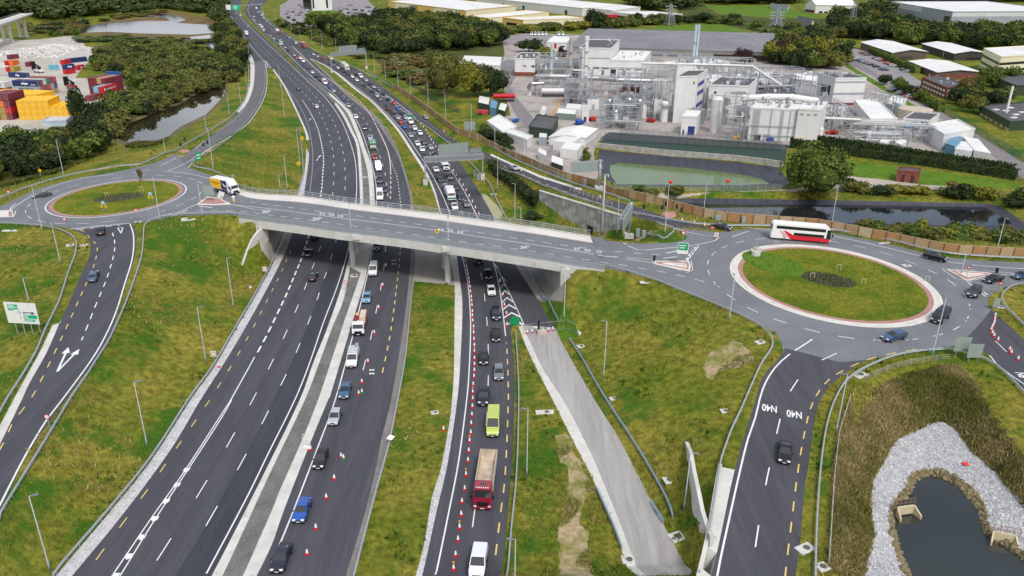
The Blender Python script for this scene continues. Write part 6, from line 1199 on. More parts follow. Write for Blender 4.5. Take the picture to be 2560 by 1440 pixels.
for i, (x, y, w, h) in enumerate(((1594, 593, 1, 2.2), (1609, 596, .9, 2.0), (1462, 464, 1, 1.8), (1187, 441, .9, 2.2), (1196, 450, .9, 2.0), (1858, 558, .9, 1.6), (1794, 551, 1.3, 1.2))):
 b = G(x, y); o = bevel(fixn(MB().box((b.x, b.y, b.z+h/2), (w, .5, h)).build('control_cabinet', P('cabinet_grey', (148, 156, 160), .5))), .03); tag(o, ('grey control cabinet on the corner island, left one', 'grey control cabinet on the corner island, right one', 'grey control cabinet behind the noise fence rail', 'grey control cabinet at the near gantry, left one', 'grey control cabinet at the near gantry, right one', 'grey control cabinet on the fence left of the coach', 'low grey cabinet at the fence by the slip mouth')[i], 'cabinet', 'roadside control cabinets')
# TREES AND BUSHES
def leafmat(nm, a, b): return M(nm, lin(a), .8, scale=.35, col2=lin(b), lo=.36, hi=.64, island=.5, spec=.15)
LEAF = dict(green=leafmat('leaf_green', (66, 84, 34), (98, 112, 50)), dark=leafmat('leaf_dark', (38, 52, 28), (56, 70, 38)), olive=leafmat('leaf_olive', (84, 88, 42), (108, 108, 54)), yellow=leafmat('leaf_yellow', (106, 108, 40), (128, 124, 50)), copper=leafmat('leaf_copper', (54, 36, 40), (72, 48, 50)), brown=leafmat('leaf_brown', (112, 96, 56), (92, 84, 46)), thicket=leafmat('leaf_thicket', (84, 92, 46), (112, 114, 60)), grey=leafmat('leaf_grey_green', (100, 108, 74), (122, 126, 90)))
BARK = M('bark', lin((92, 80, 66)), .9, fine=.2)
def crown_mesh(seed, n, lobes, leaf, flat=1.0, cone=False, core=.72):
 rg = np.random.default_rng(seed); V = []; Fc = []
 cs = []
 for i in range(lobes):
  a = rg.uniform(0, 6.28); rr = rg.uniform(.15, .55) if i else 0; z = rg.uniform(.35, .8) if i else .55
  if cone: rr *= (1-z)*.9; z = i/lobes*.85+.08
  cs.append((rr*math.cos(a), rr*math.sin(a), z, (rg.uniform(.26, .42) if i else .46) if not cone else .36*(1.05-z)+.06))
 cs = np.array(cs); w = cs[:, 3]**2; w /= w.sum()
 for c in cs:
  b = len(V); q = c[3]*core; ring = [(math.cos(t)*math.cos(p), math.sin(t)*math.cos(p), math.sin(p)) for p in (-.8, -.1, .6) for t in np.arange(6)*1.047]
  V += [(c[0]+q*x*rg.uniform(.8, 1.1), c[1]+q*y*rg.uniform(.8, 1.1), c[2]+q*z*flat) for x, y, z in ring]+[(c[0], c[1], c[2]+q*flat), (c[0], c[1], c[2]-q*flat)]
  for l in (0, 1):
   for k in range(6): Fc.append((b+l*6+k, b+l*6+(k+1) % 6, b+l*6+6+(k+1) % 6, b+l*6+6+k))
  for k in range(6): Fc.append((b+12+k, b+12+(k+1) % 6, b+18)); Fc.append((b+(k+1) % 6, b+k, b+19))
 pick = rg.choice(len(cs), n, p=w); d = rg.normal(size=(n, 3)); d /= np.linalg.norm(d, axis=1)[:, None]; d[:, 2] = np.where(d[:, 2] < -.35, -d[:, 2], d[:, 2])
 rad = rg.uniform(.82, 1.12, n); P0 = cs[pick, :3]+d*(cs[pick, 3]*rad)[:, None]*np.array([1, 1, flat])
 t1 = np.cross(d+rg.normal(size=(n, 3))*.5, rg.normal(size=(n, 3))); t1 /= np.linalg.norm(t1, axis=1)[:, None]; t2 = np.cross(d+rg.normal(size=(n, 3))*.55, t1); t2 /= np.linalg.norm(t2, axis=1)[:, None]
 s = leaf*rg.uniform(.6, 1.3, n)[:, None]
 b = len(V); Q = np.stack([P0-t1*s, P0+t2*s*.6, P0+t1*s, P0-t2*s*.6], 1).reshape(-1, 3); V += [tuple(q) for q in Q.tolist()]; Fc += [(b+4*i, b+4*i+1, b+4*i+2, b+4*i+3) for i in range(n)]
 me = bpy.data.meshes.new('crown'); me.from_pydata(V, [], Fc); me.materials.append(LEAF['green']); me.update(); return me
BIGC = [crown_mesh(70+s, 2400, 14, .042) for s in range(3)]
CROWN = dict(tree=[crown_mesh(s, 620, 9, .085) for s in range(4)], bush=[crown_mesh(20+s, 420, 7, .10, .8) for s in range(4)], conifer=[crown_mesh(40, 420, 9, .075, 1, True)], small=[crown_mesh(50+s, 150, 4, .15) for s in range(2)])
tm_ = MB().lathe((0, 0, 0), [(.05, -.05), (.035, .2), (.028, .6)], 7)
for a in (0, 2.1, 4.2): tm_.bar((0, 0, .3), (.25*math.cos(a), .25*math.sin(a), .62), .025)
TRUNK = tm_.mesh('trunk'); TRUNK.materials.append(BARK)
NAME = dict(tree='broadleaf_tree', bush='bush', conifer='conifer_tree', small='small_tree')
def tree(X, Y, h, w, kind, col, label, group=None, z=None, cat=None):
 r_ = empty(NAME[kind], (X, Y, zg(X, Y) if z is None else z), RND.random()*6.28, label, cat or ('bush' if kind == 'bush' else 'tree'), group)
 o = mk('crown', RND.choice(BIGC if kind == 'tree' and w > 8.5 and Y < 420 else CROWN[kind]), r_, LEAF[col]); b = .0 if kind in ('bush',) else .16
 o.location = (0, 0, h*(b-.12)); o.scale = (w, w, h*(1.12-b))
 if kind != 'bush': t = mk('trunk', TRUNK, r_); t.scale = (h*.9, h*.9, h)
 return r_
def tpx(x, y, yt, wpx, kind, col, label, group=None):
 g = G(x, y); h = hgt(g, yt); w = wpx*(g-Vector((0, 0, CAMH))).length/F; return tree(g.x, g.y, h, w, kind, col, label, group)
PEND = []
BUILT = []
def fill(spec, step, hr, kinds, cols, label, group, seed=1, wr=(.8, 1.2), keep=None, smooth=0):
 L = path(spec); rg = random.Random(seed); x0, x1 = min(p.x for p in L), max(p.x for p in L); y0, y1 = min(p.y for p in L), max(p.y for p in L); pl = [(p.x, p.y) for p in L]; c = 0
 xs, ys = [], []; y = y0; odd = 0
 while y < y1:
  x = x0+(step/2 if odd else 0)
  while x < x1: xs.append(x+rg.uniform(-.38, .38)*step); ys.append(y+rg.uniform(-.38, .38)*step); x += step
  y += step*.87; odd ^= 1
 ok = inside(pl, np.array(xs), np.array(ys))
 for b in BUILT: ok &= ~inside(b, np.array(xs), np.array(ys))
 for k in np.nonzero(ok)[0]:
  h = rg.uniform(*hr); kd = rg.choice(kinds); w = h*rg.uniform(*wr)*(1 if kd != 'bush' else 1.25); cl = rg.choice(cols); u, v = topx((xs[k], ys[k], 3))
  if u < -60 or u > 2620: continue
  PEND.append((w*h/((xs[k])**2+(ys[k])**2), xs[k], ys[k], h, max(w, step*.9), kd, cl, label, group)); c += 1
 return c
PLACE = [((60, 420), 'at the far left edge'), (( 230, 370), 'at its lower end'), ((330, 250), 'by the red containers'), ((420, 260), 'on the creek bank'), ((530, 190), 'at the slip'), ((280, 130), 'below the lagoon'), ((440, 130), 'near the channel'), ((800, 90), 'by the motorway lamps'), ((1000, 130), 'by the pond'), ((1180, 100), 'by the yellow units'), ((1060, 190), 'near the palisade'), ((2100, 90), 'near the telecom mast'), ((2300, 100), 'behind the brown warehouses'), ((2500, 110), 'above the cream office'), ((2450, 260), 'by the green shed'), ((1950, 150), 'at the grey roof end'), ((2060, 150), 'at the car park end'), ((2160, 480), 'by the big tree'), ((2330, 490), 'mid bank'), ((2520, 520), 'at the right edge'), ((2200, 580), 'behind the coach'), ((1650, 480), 'at the mesh fence'), ((1500, 75), 'by the lone dark tree'), ((1780, 60), 'near the pylon')]
CNM = dict(green='mid green', dark='dark green', olive='olive green', yellow='yellow-green', copper='copper purple', brown='brownish', grey='grey-green', thicket='dull green')
def plant():
 PEND.sort(key=lambda t: -t[0]); cap = dict(bush=275, tree=265); rest = []
 for t in PEND:
  _, X, Y, h, w, kd, cl, label, group = t
  if cap.get(kd, 0) > 0:
   cap[kd] -= 1; u, v = topx((X, Y, 3)); pl = min(PLACE, key=lambda q: (q[0][0]-u)**2+4*(q[0][1]-v)**2)[1]
   tree(X, Y, h, w, kd, cl, '%s %s %s, %s' % (CNM[cl], 'bush' if kd == 'bush' else 'tree', label, pl), group)
  else: rest.append(t)
 cols = sorted({t[6] for t in rest}); V_, F_, MI, b = [], [], [], 0; cache = {}
 for _, X, Y, h, w, kd, cl, label, group in rest:
  me = RND.choice(CROWN[kd])
  if me.name not in cache: cache[me.name] = (np.array([tuple(v.co) for v in me.vertices]), [tuple(p.vertices) for p in me.polygons])
  q, f = cache[me.name]; a = RND.random()*6.28; ca, sa = math.cos(a), math.sin(a); bz = .0 if kd == 'bush' else .16; V_.append(np.stack([X+w*(ca*q[:, 0]-sa*q[:, 1]), Y+w*(sa*q[:, 0]+ca*q[:, 1]), zg(X, Y)+h*(bz-.12)+h*(1.12-bz)*q[:, 2]], 1)); F_ += [tuple(k+b for k in p) for p in f]; MI += [cols.index(cl)]*len(f); b += len(q)
 me = bpy.data.meshes.new('undergrowth'); me.from_pydata(np.concatenate(V_).tolist(), [], F_)
 for c in cols: me.materials.append(LEAF[c])
 me.polygons.foreach_set('material_index', MI); o = bpy.data.objects.new('undergrowth', me); COL.objects.link(o); tag(o, 'merged mass of smaller bushes and farther trees', kind='stuff')
# BUILDINGS AND THE WORKS
def CLAD(nm, rgb, sx=2.2): return M(nm, lin(rgb), .55, var=.06, scale=.12, fine=.05, fscale=.9, stretch=(0, sx, sx), wear=(tuple(v*.86 for v in lin(rgb)), .25, .58, .8))
WCL, CCL, GCL = CLAD('white_cladding', (214, 215, 214)), CLAD('cream_cladding', (222, 216, 186)), CLAD('grey_cladding', (150, 158, 168))
YCL, BCL, BRK = CLAD('yellow_render', (218, 184, 104)), CLAD('brown_cladding', (98, 84, 78)), M('red_brick', lin((134, 78, 66)), .85, scale=.8, col2=lin((116, 66, 58)), fine=.12, fscale=3)
GRN, DRK = CLAD('dark_green_cladding', (52, 68, 52)), CLAD('charcoal_cladding', (66, 62, 62))
RW_, RG_, RD_ = M('white_roof', lin((224, 224, 222)), .6, scale=.06, col2=lin((206, 207, 206)), fine=.05, fscale=.6), M('grey_sheet_roof', lin((112, 113, 120)), .8, scale=.05, col2=lin((126, 126, 132)), fine=.12, fscale=.35), M('dark_felt_roof', lin((74, 76, 80)), .85, scale=.15, col2=lin((90, 90, 92)), fine=.1)
WIN, DOORB, PURP, STEEL = M('window_glass', (.02, .025, .03), .1, var=0, spec=.7), P('door_blue', (38, 54, 124), .5), P('panel_purple', (74, 62, 140), .5), M('brushed_steel', lin((178, 180, 182)), .32, .75, var=.08, scale=1)
def bld(name, label, N, L, R, top, wm, rm, cat='building', group=None, roof='flat', wins=(), rise=.12, base=None, par=.5, gz=None, hh=None):
 N_, L_, R_ = (G(*p) for p in (N, L, R)); z0 = min(N_.z, L_.z, R_.z) if gz is None else gz; H = hh or hgt(Vector((N_.x, N_.y, N_.z)), top)+(N_.z-z0)
 Q = L_+R_-N_; C4 = [N_, R_, Q, L_]; poly = [(p.x, p.y) for p in C4]; BUILT.append([(p[0], p[1]) for p in poly]); zt = z0+H
 r_ = empty(name, (N_.x, N_.y, z0), 0, label, cat, group); r_.location = (0, 0, 0); o = MB().prism(poly, z0-1, zt).build('wall', wm, r_)
 cen = sum((Vector(p) for p in poly), Vector((0, 0)))/4
 def grow(k): return [((Vector(p)-cen)*(1+k)+cen) for p in poly]
 dL, dR = (L_-N_), (R_-N_); dL.z = dR.z = 0
 if roof == 'flat':
  MB().prism([tuple(p) for p in grow(-.01)], zt-.05, zt+.06).build('roof', rm, r_)
  if par:
   pm_ = MB(); gq = grow(.004)
   for i in range(4): pm_.sweep([Vector((*gq[i], zt)), Vector((*gq[(i+1) % 4], zt))], [(-.12, -.1), (.12, -.1), (.12, par), (-.12, par)])
   fixn(pm_.build('parapet', wm, r_))
 else:
  long_ = dL if dL.length > dR.length else dR; sh = dR if long_ is dL else dL; e = sh.length*rise; m = MB(); gq = N_+Vector((0, 0, zt-N_.z)); k = .03
  A, B, C, D = gq-long_*k*.5-sh*k, gq+long_*(1+k*.5)-sh*k, gq+long_*(1+k*.5)+sh*(1+k), gq-long_*k*.5+sh*(1+k); U = Vector((0, 0, e)); rA, rB = (A+D)/2+U, (B+C)/2+U
  T = Vector((0, 0, .15)); m.add([A, B, C, D, rA, rB, A+T, B+T, C+T, D+T, rA+T, rB+T], [(6, 7, 11, 10), (9, 10, 11, 8), (0, 4, 5, 1), (3, 2, 5, 4), (0, 1, 7, 6), (3, 9, 8, 2), (0, 6, 10, 4), (4, 10, 9, 3), (1, 5, 11, 7), (5, 2, 8, 11)]); fixn(m.build('roof', rm, r_))
  g_ = MB(); a_, b_ = gq+long_*.001, gq+long_*.999
  for p in (a_, b_): q = p+sh; g_.add([p, q, (p+q)/2+U*.99], [(0, 1, 2)])
  g_.build('gable', wm, r_)
 if base: MB().prism([tuple(p) for p in grow(.006)], z0-1, z0+H*base[1]).build('plinth', base[0], r_)
 for f, u0, u1, v0, v1, mt, nm, k in wins:
  d = dL if f == 'L' else dR; n_ = Vector((d.y, -d.x, 0)).normalized()
  if n_.dot(N_-(N_+dL+dR)/1-Vector((0, 0, 0))) < 0: n_ = -n_
  for i in range(k):
   a, b = u0+(u1-u0)*i/k, u0+(u1-u0)*(i+(.7 if k > 1 else 1))/k; w = MB(); p, q = N_+d*a+n_*.06, N_+d*b+n_*.06
   za, zb = z0+H*v0, z0+H*v1; V_ = [Vector((p.x, p.y, za)), Vector((q.x, q.y, za)), Vector((q.x, q.y, zb)), Vector((p.x, p.y, zb))]; w.add(V_+[v-n_*.1 for v in V_], [(0, 1, 2, 3), (0, 4, 5, 1), (1, 5, 6, 2), (2, 6, 7, 3), (3, 7, 4, 0)]); w.build(nm, mt, r_)
 r_['zt'] = zt; return r_, N_, dL, dR, zt
def rooftop(b, n, seed, big=1.0):
 r_, N_, dL, dR, zt = b; rg = random.Random(seed)
 for i in range(n):
  p = N_+dL*rg.uniform(.12, .88)+dR*rg.uniform(.1, .9); k = rg.random(); s = rg.uniform(.6, 1.6)*big
  if k < .45: MB().box((p.x, p.y, zt+s*.5+.06), (s*1.5, s, s), math.atan2(dR.y, dR.x)).build('roof_unit', rg.choice((WCL, GALV, GCL)), r_)
  elif k < .75: MB().cyl((p.x, p.y, zt), .18*s+.1, 1.2*s+.8, 10).build('vent', STEEL, r_)
  else:
   m = MB(); q = p+dR.normalized()*rg.uniform(2, 5)*big; m.bar((p.x, p.y, zt), (p.x, p.y, zt+.9), .3, n=8); m.bar((p.x, p.y, zt+.9), (q.x, q.y, zt+.9), .34, n=8); m.bar((q.x, q.y, zt+.9), (q.x, q.y, zt), .3, n=8); m.build('duct', STEEL, r_)
PB_ = P('pale_blue_door', (150, 180, 200), .5)
W_ = lambda f, u0, u1, v0, v1, k=1, mt=None, nm='window': (f, u0, u1, v0, v1, mt or WIN, nm, k)
bld('office_block', 'tall white office block with dark glass corner in the car park', (782, 27), (758, 23), (831, 25), -26, WCL, RD_, wins=[W_('L', .1, .95, .02, .98), W_('R', .02, .1, .1, .5), W_('R', .7, .8, .1, .98)], hh=28)
UN = 'yellow and cream business units'
bld('business_unit', 'yellow-fronted cream unit farthest left of its row', (1165, 49), (972, 25), (1290, 36), 27, YCL, RW_, group=UN, wins=[('L', .08, .38, .0, .98, CCL, 'cream_panel', 1), ('L', .62, .9, .0, .98, CCL, 'cream_panel', 1), ('R', .0, 1, .0, .99, CCL, 'cream_panel', 1), W_('L', .42, .48, .1, .6)])
bld('business_unit', 'yellow-fronted cream unit in the middle of its row', (1222, 60), (1168, 54), (1372, 44), 46, YCL, RW_, group=UN, wins=[('R', .0, 1, .0, .99, CCL, 'cream_panel', 1), W_('L', .1, .4, .1, .5), W_('R', .02, .1, .1, .5)])
bld('business_unit', 'yellow-fronted cream unit nearest the works', (1308, 75), (1256, 67), (1468, 65), 51, YCL, RW_, group=UN, wins=[('R', .0, 1, .0, .99, CCL, 'cream_panel', 1), W_('L', .3, .8, .1, .6), W_('R', .1, .2, .15, .45), W_('R', .3, .36, .1, .5), W_('R', .9, .97, .15, .45)])
bld('warehouse', 'longest white warehouse along the top edge', (1455, 41), (1192, 12), (1560, 32), 21, WCL, RW_, group='white warehouses', wins=[W_('L', .12, .14, 0, .6), W_('L', .5, .52, 0, .6), W_('L', .7, .72, 0, .6)])
bld('warehouse', 'white warehouse with a dark loading canopy', (1600, 53), (1532, 46), (1706, 51), 38, WCL, RW_, group='white warehouses', wins=[('L', .05, .95, .05, .6, DRK, 'loading_bay', 1), W_('R', .6, .8, .02, .3, 1, DOORB, 'shutter')])
bld('warehouse', 'white warehouse between the long one and the dark canopy one', (1530, 46), (1462, 38), (1600, 36), 27, WCL, RW_, group='white warehouses')
b = G(1517, 47); o = MB().box((b.x, b.y, b.z+2), (22, 3, 4)).build('red_trailer', P('trailer_red', (186, 24, 44), .5)); tag(o, 'red trailer parked by the white warehouse canopy', 'trailer')
bld('clubhouse', 'white sports hall with a maroon gable base beside the pitch', (2037, 33), (2011, 29), (2136, 34), 13, WCL, RW_, roof='gable', rise=.25, wins=[('L', .05, .95, .02, .35, P('maroon', (110, 24, 44), .6), 'maroon_panel', 1), W_('R', .1, .9, .02, .25, 6)])
bld('pavilion', 'low pale pavilion on the edge of the sports pitch', (1968, 28), (1925, 21), (1972, 24), 19, CLAD('pale_blue_cladding', (176, 190, 200)), RD_)
bld('warehouse', 'huge grey warehouse with a white roof at the top right', (2376, 60), (2222, 30), (2660, 58), 30, GCL, RW_, wins=[('R', .0, 1, .62, .99, CLAD('pale_grey_cladding', (196, 202, 206)), 'pale_band', 1), ('L', .45, 1, .55, .99, CLAD('pale_grey_cladding', (196, 202, 206)), 'pale_band', 1), ('L', .02, .1, 0, .6, WIN, 'glazing', 1), ('R', .01, .8, -.05, .1, WCL, 'loading_door', 9)])
bld('brick_office', 'small red brick building with a grey roof among the trees', (2310, 84), (2262, 78), (2340, 78), 73, BRK, RD_, wins=[W_('L', .1, .9, .3, .6, 5)])
bld('brick_shed', 'cream gable-end shed with a slate roof by the substation', (2020, 84), (1983, 74), (2036, 78), 74, CCL, RD_, roof='gable', rise=.3, wins=[W_('R', .35, .65, 0, .7, 1, P('shed_door', (120, 140, 110)), 'door')])
BWs = 'brown warehouses with white roofs'
bld('warehouse', 'brown warehouse with a white roof, farthest left of three', (2229, 150), (2151, 122), (2314, 147), 132, BCL, RW_, group=BWs, roof='gable', rise=.06, wins=[('R', .2, .6, .0, .45, DRK, 'loading_bay', 1), ('L', 0, .02, 0, 1, WCL, 'downpipe', 1), ('L', .5, .51, 0, 1, WCL, 'downpipe', 1), ('L', .95, 1, 0, .98, DRK, 'dark_panel', 1)])
bld('warehouse', 'dark brown warehouse with a white roof, farthest right of three', (2383, 152), (2303, 126), (2460, 150), 134, DRK, RW_, group=BWs, roof='gable', rise=.06, wins=[('L', .3, .31, 0, 1, WCL, 'downpipe', 1), ('R', .4, .9, 0, .4, WIN, 'loading_bay', 1)])
bld('warehouse', 'brown warehouse with a brick front, nearest of three', (2342, 197), (2270, 168), (2447, 196), 181, BCL, RW_, group=BWs, roof='gable', rise=.05, wins=[('R', 0, 1, 0, .7, BRK, 'brick_front', 1), ('R', .74, .9, .3, .45, WCL, 'sign_band', 6), W_('L', .5, .56, 0, .5)])
bld('office_building', 'cream office building with dark window bands at the right edge', (2490, 197), (2448, 172), (2600, 188), 143, CCL, RW_, wins=[W_('L', .02, 1, .62, .74), W_('R', 0, 1, .62, .74), W_('L', .02, 1, .3, .42), W_('R', 0, 1, .3, .42), W_('R', .05, .25, .05, .15, 3)])
b = bld('brick_office', 'long red brick office with white windows beside the hedge road', (2362, 247), (2300, 219), (2412, 240), 221, BRK, RD_, wins=[W_('L', .05, .95, .15, .35, 8, WCL), W_('L', .05, .95, .6, .8, 8, WCL), W_('R', .05, .9, .15, .35, 5, WCL), W_('R', .05, .9, .6, .8, 5, WCL)]); rooftop(b, 8, 5)
b = bld('green_works', 'dark green flat-roofed shed with rooflights at the right edge', (2520, 328), (2446, 285), (2640, 318), 306, GRN, RD_, wins=[('L', 0, 1, -.05, .3, CLAD('tan_wall', (176, 156, 128)), 'tan_wall', 6)]); rooftop(b, 5, 6)
g = b[1]+b[2]*.5+b[3]*.25; o = MB().cyl((g.x, g.y, b[4]), .45, 11, 10).build('flue', WHITE, b[0]); o.rotation_euler = (0, 0, 0)
for u, v in ((.2, .2), (.35, .35), (.6, .3), (.7, .15), (.45, .55), (.75, .5)): p = b[1]+b[2]*u+b[3]*v; MB().box((p.x, p.y, b[4]+.2), (3, 1.6, .3), .4).build('rooflight', RW_, b[0])
bld('green_works', 'second dark green shed behind the copper trees at the right edge', (2535, 240), (2476, 214), (2640, 235), 216, GRN, RD_)
b = bld('warehouse', 'long low grey-roofed warehouse behind the white works', (1925, 152), (1922, 104), (1432, 136), 130, WCL, RG_, roof='gable', rise=.05, wins=[('R', 0, .28, 0, .55, P('brown_wall', (100, 76, 66), .8), 'brown_wall', 1), ('R', .3, 1, .1, .35, GCL, 'shutter', 9)])
rl = MB()
for k in range(40): p = b[1]+b[2]*(.1+.8*RND.random())+b[3]*(.05+.9*RND.random()); f = abs(((p-b[1]).dot(b[2])/b[2].length_squared)-.5)*2; rl.box((p.x, p.y, b[4]+b[2].length*.05*(1-f)+.2), (2.6, 1.6, .06), 0)
tag(rl.build('rooflights', M('rooflight_grey', lin((96, 98, 104)), .6), b[0]), kind='stuff')
WK = 'white buildings of the works'
b = bld('laboratory', 'white laboratory on a red brick base beside the works gate', (1337, 191), (1287, 190), (1350, 174), 148, WCL, RD_, group=WK, base=(BRK, .24), wins=[W_('R', .1, .3, .55, .64), W_('L', .1, .2, .55, .63), W_('L', .45, .6, .55, .63, 2), ('L', .02, .1, .5, .66, PURP, 'door', 1)]); rooftop(b, 7, 7)
b = bld('process_building', 'tall white process building left part with a flat grey roof', (1524, 197), (1446, 195), (1545, 170), 122, WCL, RD_, group=WK, wins=[('L', .0, 1, .66, .7, GCL, 'grey_band', 1), W_('L', .05, .95, .33, .37, 3), ('L', .9, 1.0, .0, .98, GCL, 'side_panel', 1)]); rooftop(b, 4, 8)
b = bld('process_building', 'white process building right part with roof-top pipework', (1606, 199), (1524, 197), (1624, 172), 153, WCL, RW_, group=WK, wins=[W_('L', .05, .25, .5, .56, 1), W_('L', .4, .75, .5, .56, 2), W_('L', .82, .98, .02, .55, 1)]); rooftop(b, 14, 9)
b = bld('boiler_house', 'white flat-roofed boiler house with twin grey flues', (1690, 208), (1655, 198), (1820, 196), 166, WCL, RW_, group=WK, wins=[W_('R', .2, .6, .1, .5, 6, GCL, 'louvre')]); rooftop(b, 22, 10, 1.2)
b = bld('tower_building', 'tallest white tower building with purple side windows', (1732, 305), (1681, 307), (1758, 284), 192, WCL, RD_, group=WK, wins=[('L', .1, .16, .84, .9, WIN, 'window', 1)]+[('R', .15, .75, v, v+.09, PURP, 'purple_window', 1) for v in (.28, .55, .75)])
b = bld('process_building', 'white mid block with slot windows behind the white tank', (1862, 296), (1765, 292), (1884, 272), 217, WCL, RD_, group=WK, wins=[W_('L', .05, .3, .78, .84, 1), W_('L', .05, .3, .4, .46, 1), W_('L', .8, .86, .75, .82), ('L', .62, 1, .28, .36, GCL, 'grey_band', 1)]); rooftop(b, 16, 11)
b = bld('plant_room', 'broad dark-roofed plant room with skylights in the middle of the works', (1985, 258), (1865, 262), (1975, 228), 240, GCL, RD_, group=WK); rooftop(b, 12, 12)
b = bld('process_building', 'broad white production block with pipes on its face', (1984, 355), (1868, 350), (1998, 330), 276, WCL, RW_, group=WK, wins=[('L', .72, .86, .0, .2, DRK, 'open_door', 1), ('L', .52, .68, 0, .22, GCL, 'shutter', 3), ('L', .1, .2, 0, .22, WCL, 'door', 1)]); rooftop(b, 20, 13, 1.1)
pf = MB(); n_ = Vector((b[2].y, -b[2].x, 0)).normalized(); n_ = n_ if n_.y < 0 else -n_
for v in (6.0, 9.5, 13): a_, c_ = b[1]+b[2]*.02+n_*.4, b[1]+b[2]*.98+n_*.4; pf.bar((a_.x, a_.y, b[4]-v), (c_.x, c_.y, b[4]-v), .25, n=6)
for u in (.15, .3, .34, .55, .8, .84, .88, .92): a_ = b[1]+b[2]*u+n_*.4; pf.bar((a_.x, a_.y, b[4]), (a_.x, a_.y, b[4]-14), .2, n=6)
tag(pf.build('wall_pipes', GALV, b[0]), kind='stuff')
b = bld('process_building', 'white end tower of the production block by the dark hedge', (2040, 360), (1984, 357), (2056, 336), 277, WCL, RW_, group=WK, wins=[('L', .15, .3, .84, .9, GCL, 'louvre', 1), ('L', .45, .6, .84, .9, GCL, 'louvre', 1), ('L', .75, .9, .84, .9, GCL, 'louvre', 1), ('L', .62, .92, 0, .22, CCL, 'roller_door', 1)]); rooftop(b, 6, 14)
b = bld('process_building', 'white cubic block with grey bands at the right of the works', (2078, 264), (2036, 250), (2154, 263), 197, WCL, RD_, group=WK, base=(BRK, .1), wins=[('R', 0, 1, .4, .48, GCL, 'grey_band', 1), ('R', 0, 1, .84, .9, GCL, 'grey_band', 1), W_('L', .2, .75, .35, .7, 1)]); rooftop(b, 10, 15)
bld('plant_room', 'pale low plant room left of the cubic block', (2034, 240), (1975, 232), (2040, 225), 205, WCL, RW_, group=WK)
b = bld('gatehouse', 'small white cube with a blue roller door', (1739, 338), (1701, 337), (1748, 322), 294, WCL, RW_, group=WK, wins=[('L', .1, .55, 0, .5, DOORB, 'roller_door', 1), ('L', .78, .88, 0, .3, DOORB, 'door', 1)])
bld('warehouse', 'low white shed with a bright flat roof behind the round tank', (2237, 322), (2172, 324), (2190, 272), 298, WCL, RW_, group=WK, wins=[W_('L', .55, .7, .3, .6, 2)])
b = bld('warehouse', 'white store with purple panels and coloured bins', (2320, 323), (2254, 318), (2345, 305), 303, WCL, RD_, group=WK, wins=[('L', .05, .35, .3, .8, PURP, 'purple_panel', 2), ('L', .88, .95, 0, .6, DOORB, 'door', 1)])
for k, c in enumerate(((60, 160, 90), (40, 130, 90), (40, 110, 180), (80, 150, 190))): p = b[1]+b[2]*(.42+k*.12); q = Vector((b[2].y, -b[2].x, 0)).normalized()*(-1.2 if Vector((b[2].y, -b[2].x, 0)).y > 0 else 1.2); o = bevel(MB().box((p.x+q.x, p.y+q.y, p.z+.9), (1.6, 1.2, 1.8)).build('wheeled_bin', P('bin_%d' % k, c)), .1); tag(o, ('pale green', 'dark green', 'blue', 'light blue')[k]+' bin in front of the white purple-panelled store', 'bin', 'coloured bins')
bld('warehouse', 'white end-gabled shed at the bottom right of the works', (2352, 377), (2312, 350), (2428, 362), 338, WCL, RW_, group=WK, wins=[W_('R', .6, .66, 0, .4)])
b = bld('warehouse', 'broad white gabled shed at the near left of the works', (1462, 364), (1372, 362), (1492, 340), 346, WCL, RW_, group=WK, roof='gable', rise=.09, wins=[W_('L', .7, .8, .3, .5)])
bld('shed', 'dark roofed shed left of the broad gabled shed', (1378, 350), (1322, 342), (1395, 318), 326, GRN, RD_)
bld('shed', 'white low store beside the noise fence with ribbed roof', (1262, 352), (1218, 326), (1292, 332), 336, WCL, RW_)
bld('shed', 'white small shed by the concrete block wall', (1318, 372), (1262, 352), (1332, 362), 350, WCL, RW_, hh=3)
bld('warehouse', 'white warehouse behind the dark round trees on the left of the works', (1250, 190), (1152, 190), (1254, 168), 165, WCL, RW_)
SC_ = 'site cabins and containers'
for a in (('pale site cabin beside the small conifer', (1443, 400), (1400, 393), (1455, 382), 376, WCL), ('white site annex against the broad gabled shed', (1430, 380), (1382, 374), (1455, 362), 358, WCL), ('white kiosk behind the wooden fence', (1365, 407), (1345, 398), (1366, 398), 390, WCL), ('olive garden shed behind the wooden fence', (1407, 430), (1378, 420), (1407, 418), 415, GRN), ('grey cabin behind the dark shed', (1366, 366), (1347, 364), (1367, 356), 344, GCL), ('blue container row end at the bottom right of the works', (2380, 396), (2358, 388), (2402, 372), 366, CLAD('blue_cladding', (96, 140, 168))), ('grey-roofed container right of the blue one', (2425, 402), (2382, 396), (2432, 380), 378, WCL), ('white long container at the hedge end', (2472, 410), (2430, 402), (2440, 372), 384, WCL), ('white container left by the dark hedge', (2212, 376), (2194, 372), (2222, 368), 358, WCL), ('white container right by the dark hedge', (2250, 380), (2234, 374), (2264, 370), 362, WCL), ('light blue container in the junk yard', (1240, 292), (1224, 288), (1244, 272), 272, CLAD('blue_cladding', (96, 140, 168))), ('green container in the junk yard', (1262, 294), (1246, 290), (1268, 276), 278, GRN), ('olive hut in the junk yard', (1222, 276), (1196, 272), (1224, 258), 262, GRN), ('grey-green long cabin by the process frame', (1438, 302), (1392, 298), (1440, 290), 286, CLAD('grey_green_cladding', (118, 134, 124))), ('white and red tank store by the process frame', (1466, 290), (1414, 286), (1468, 278), 274, WCL)):
 bld('site_cabin', a[0], a[1], a[2], a[3], a[4], a[5], RW_ if 'blue' not in a[0] else a[5], 'cabin', SC_, par=0)
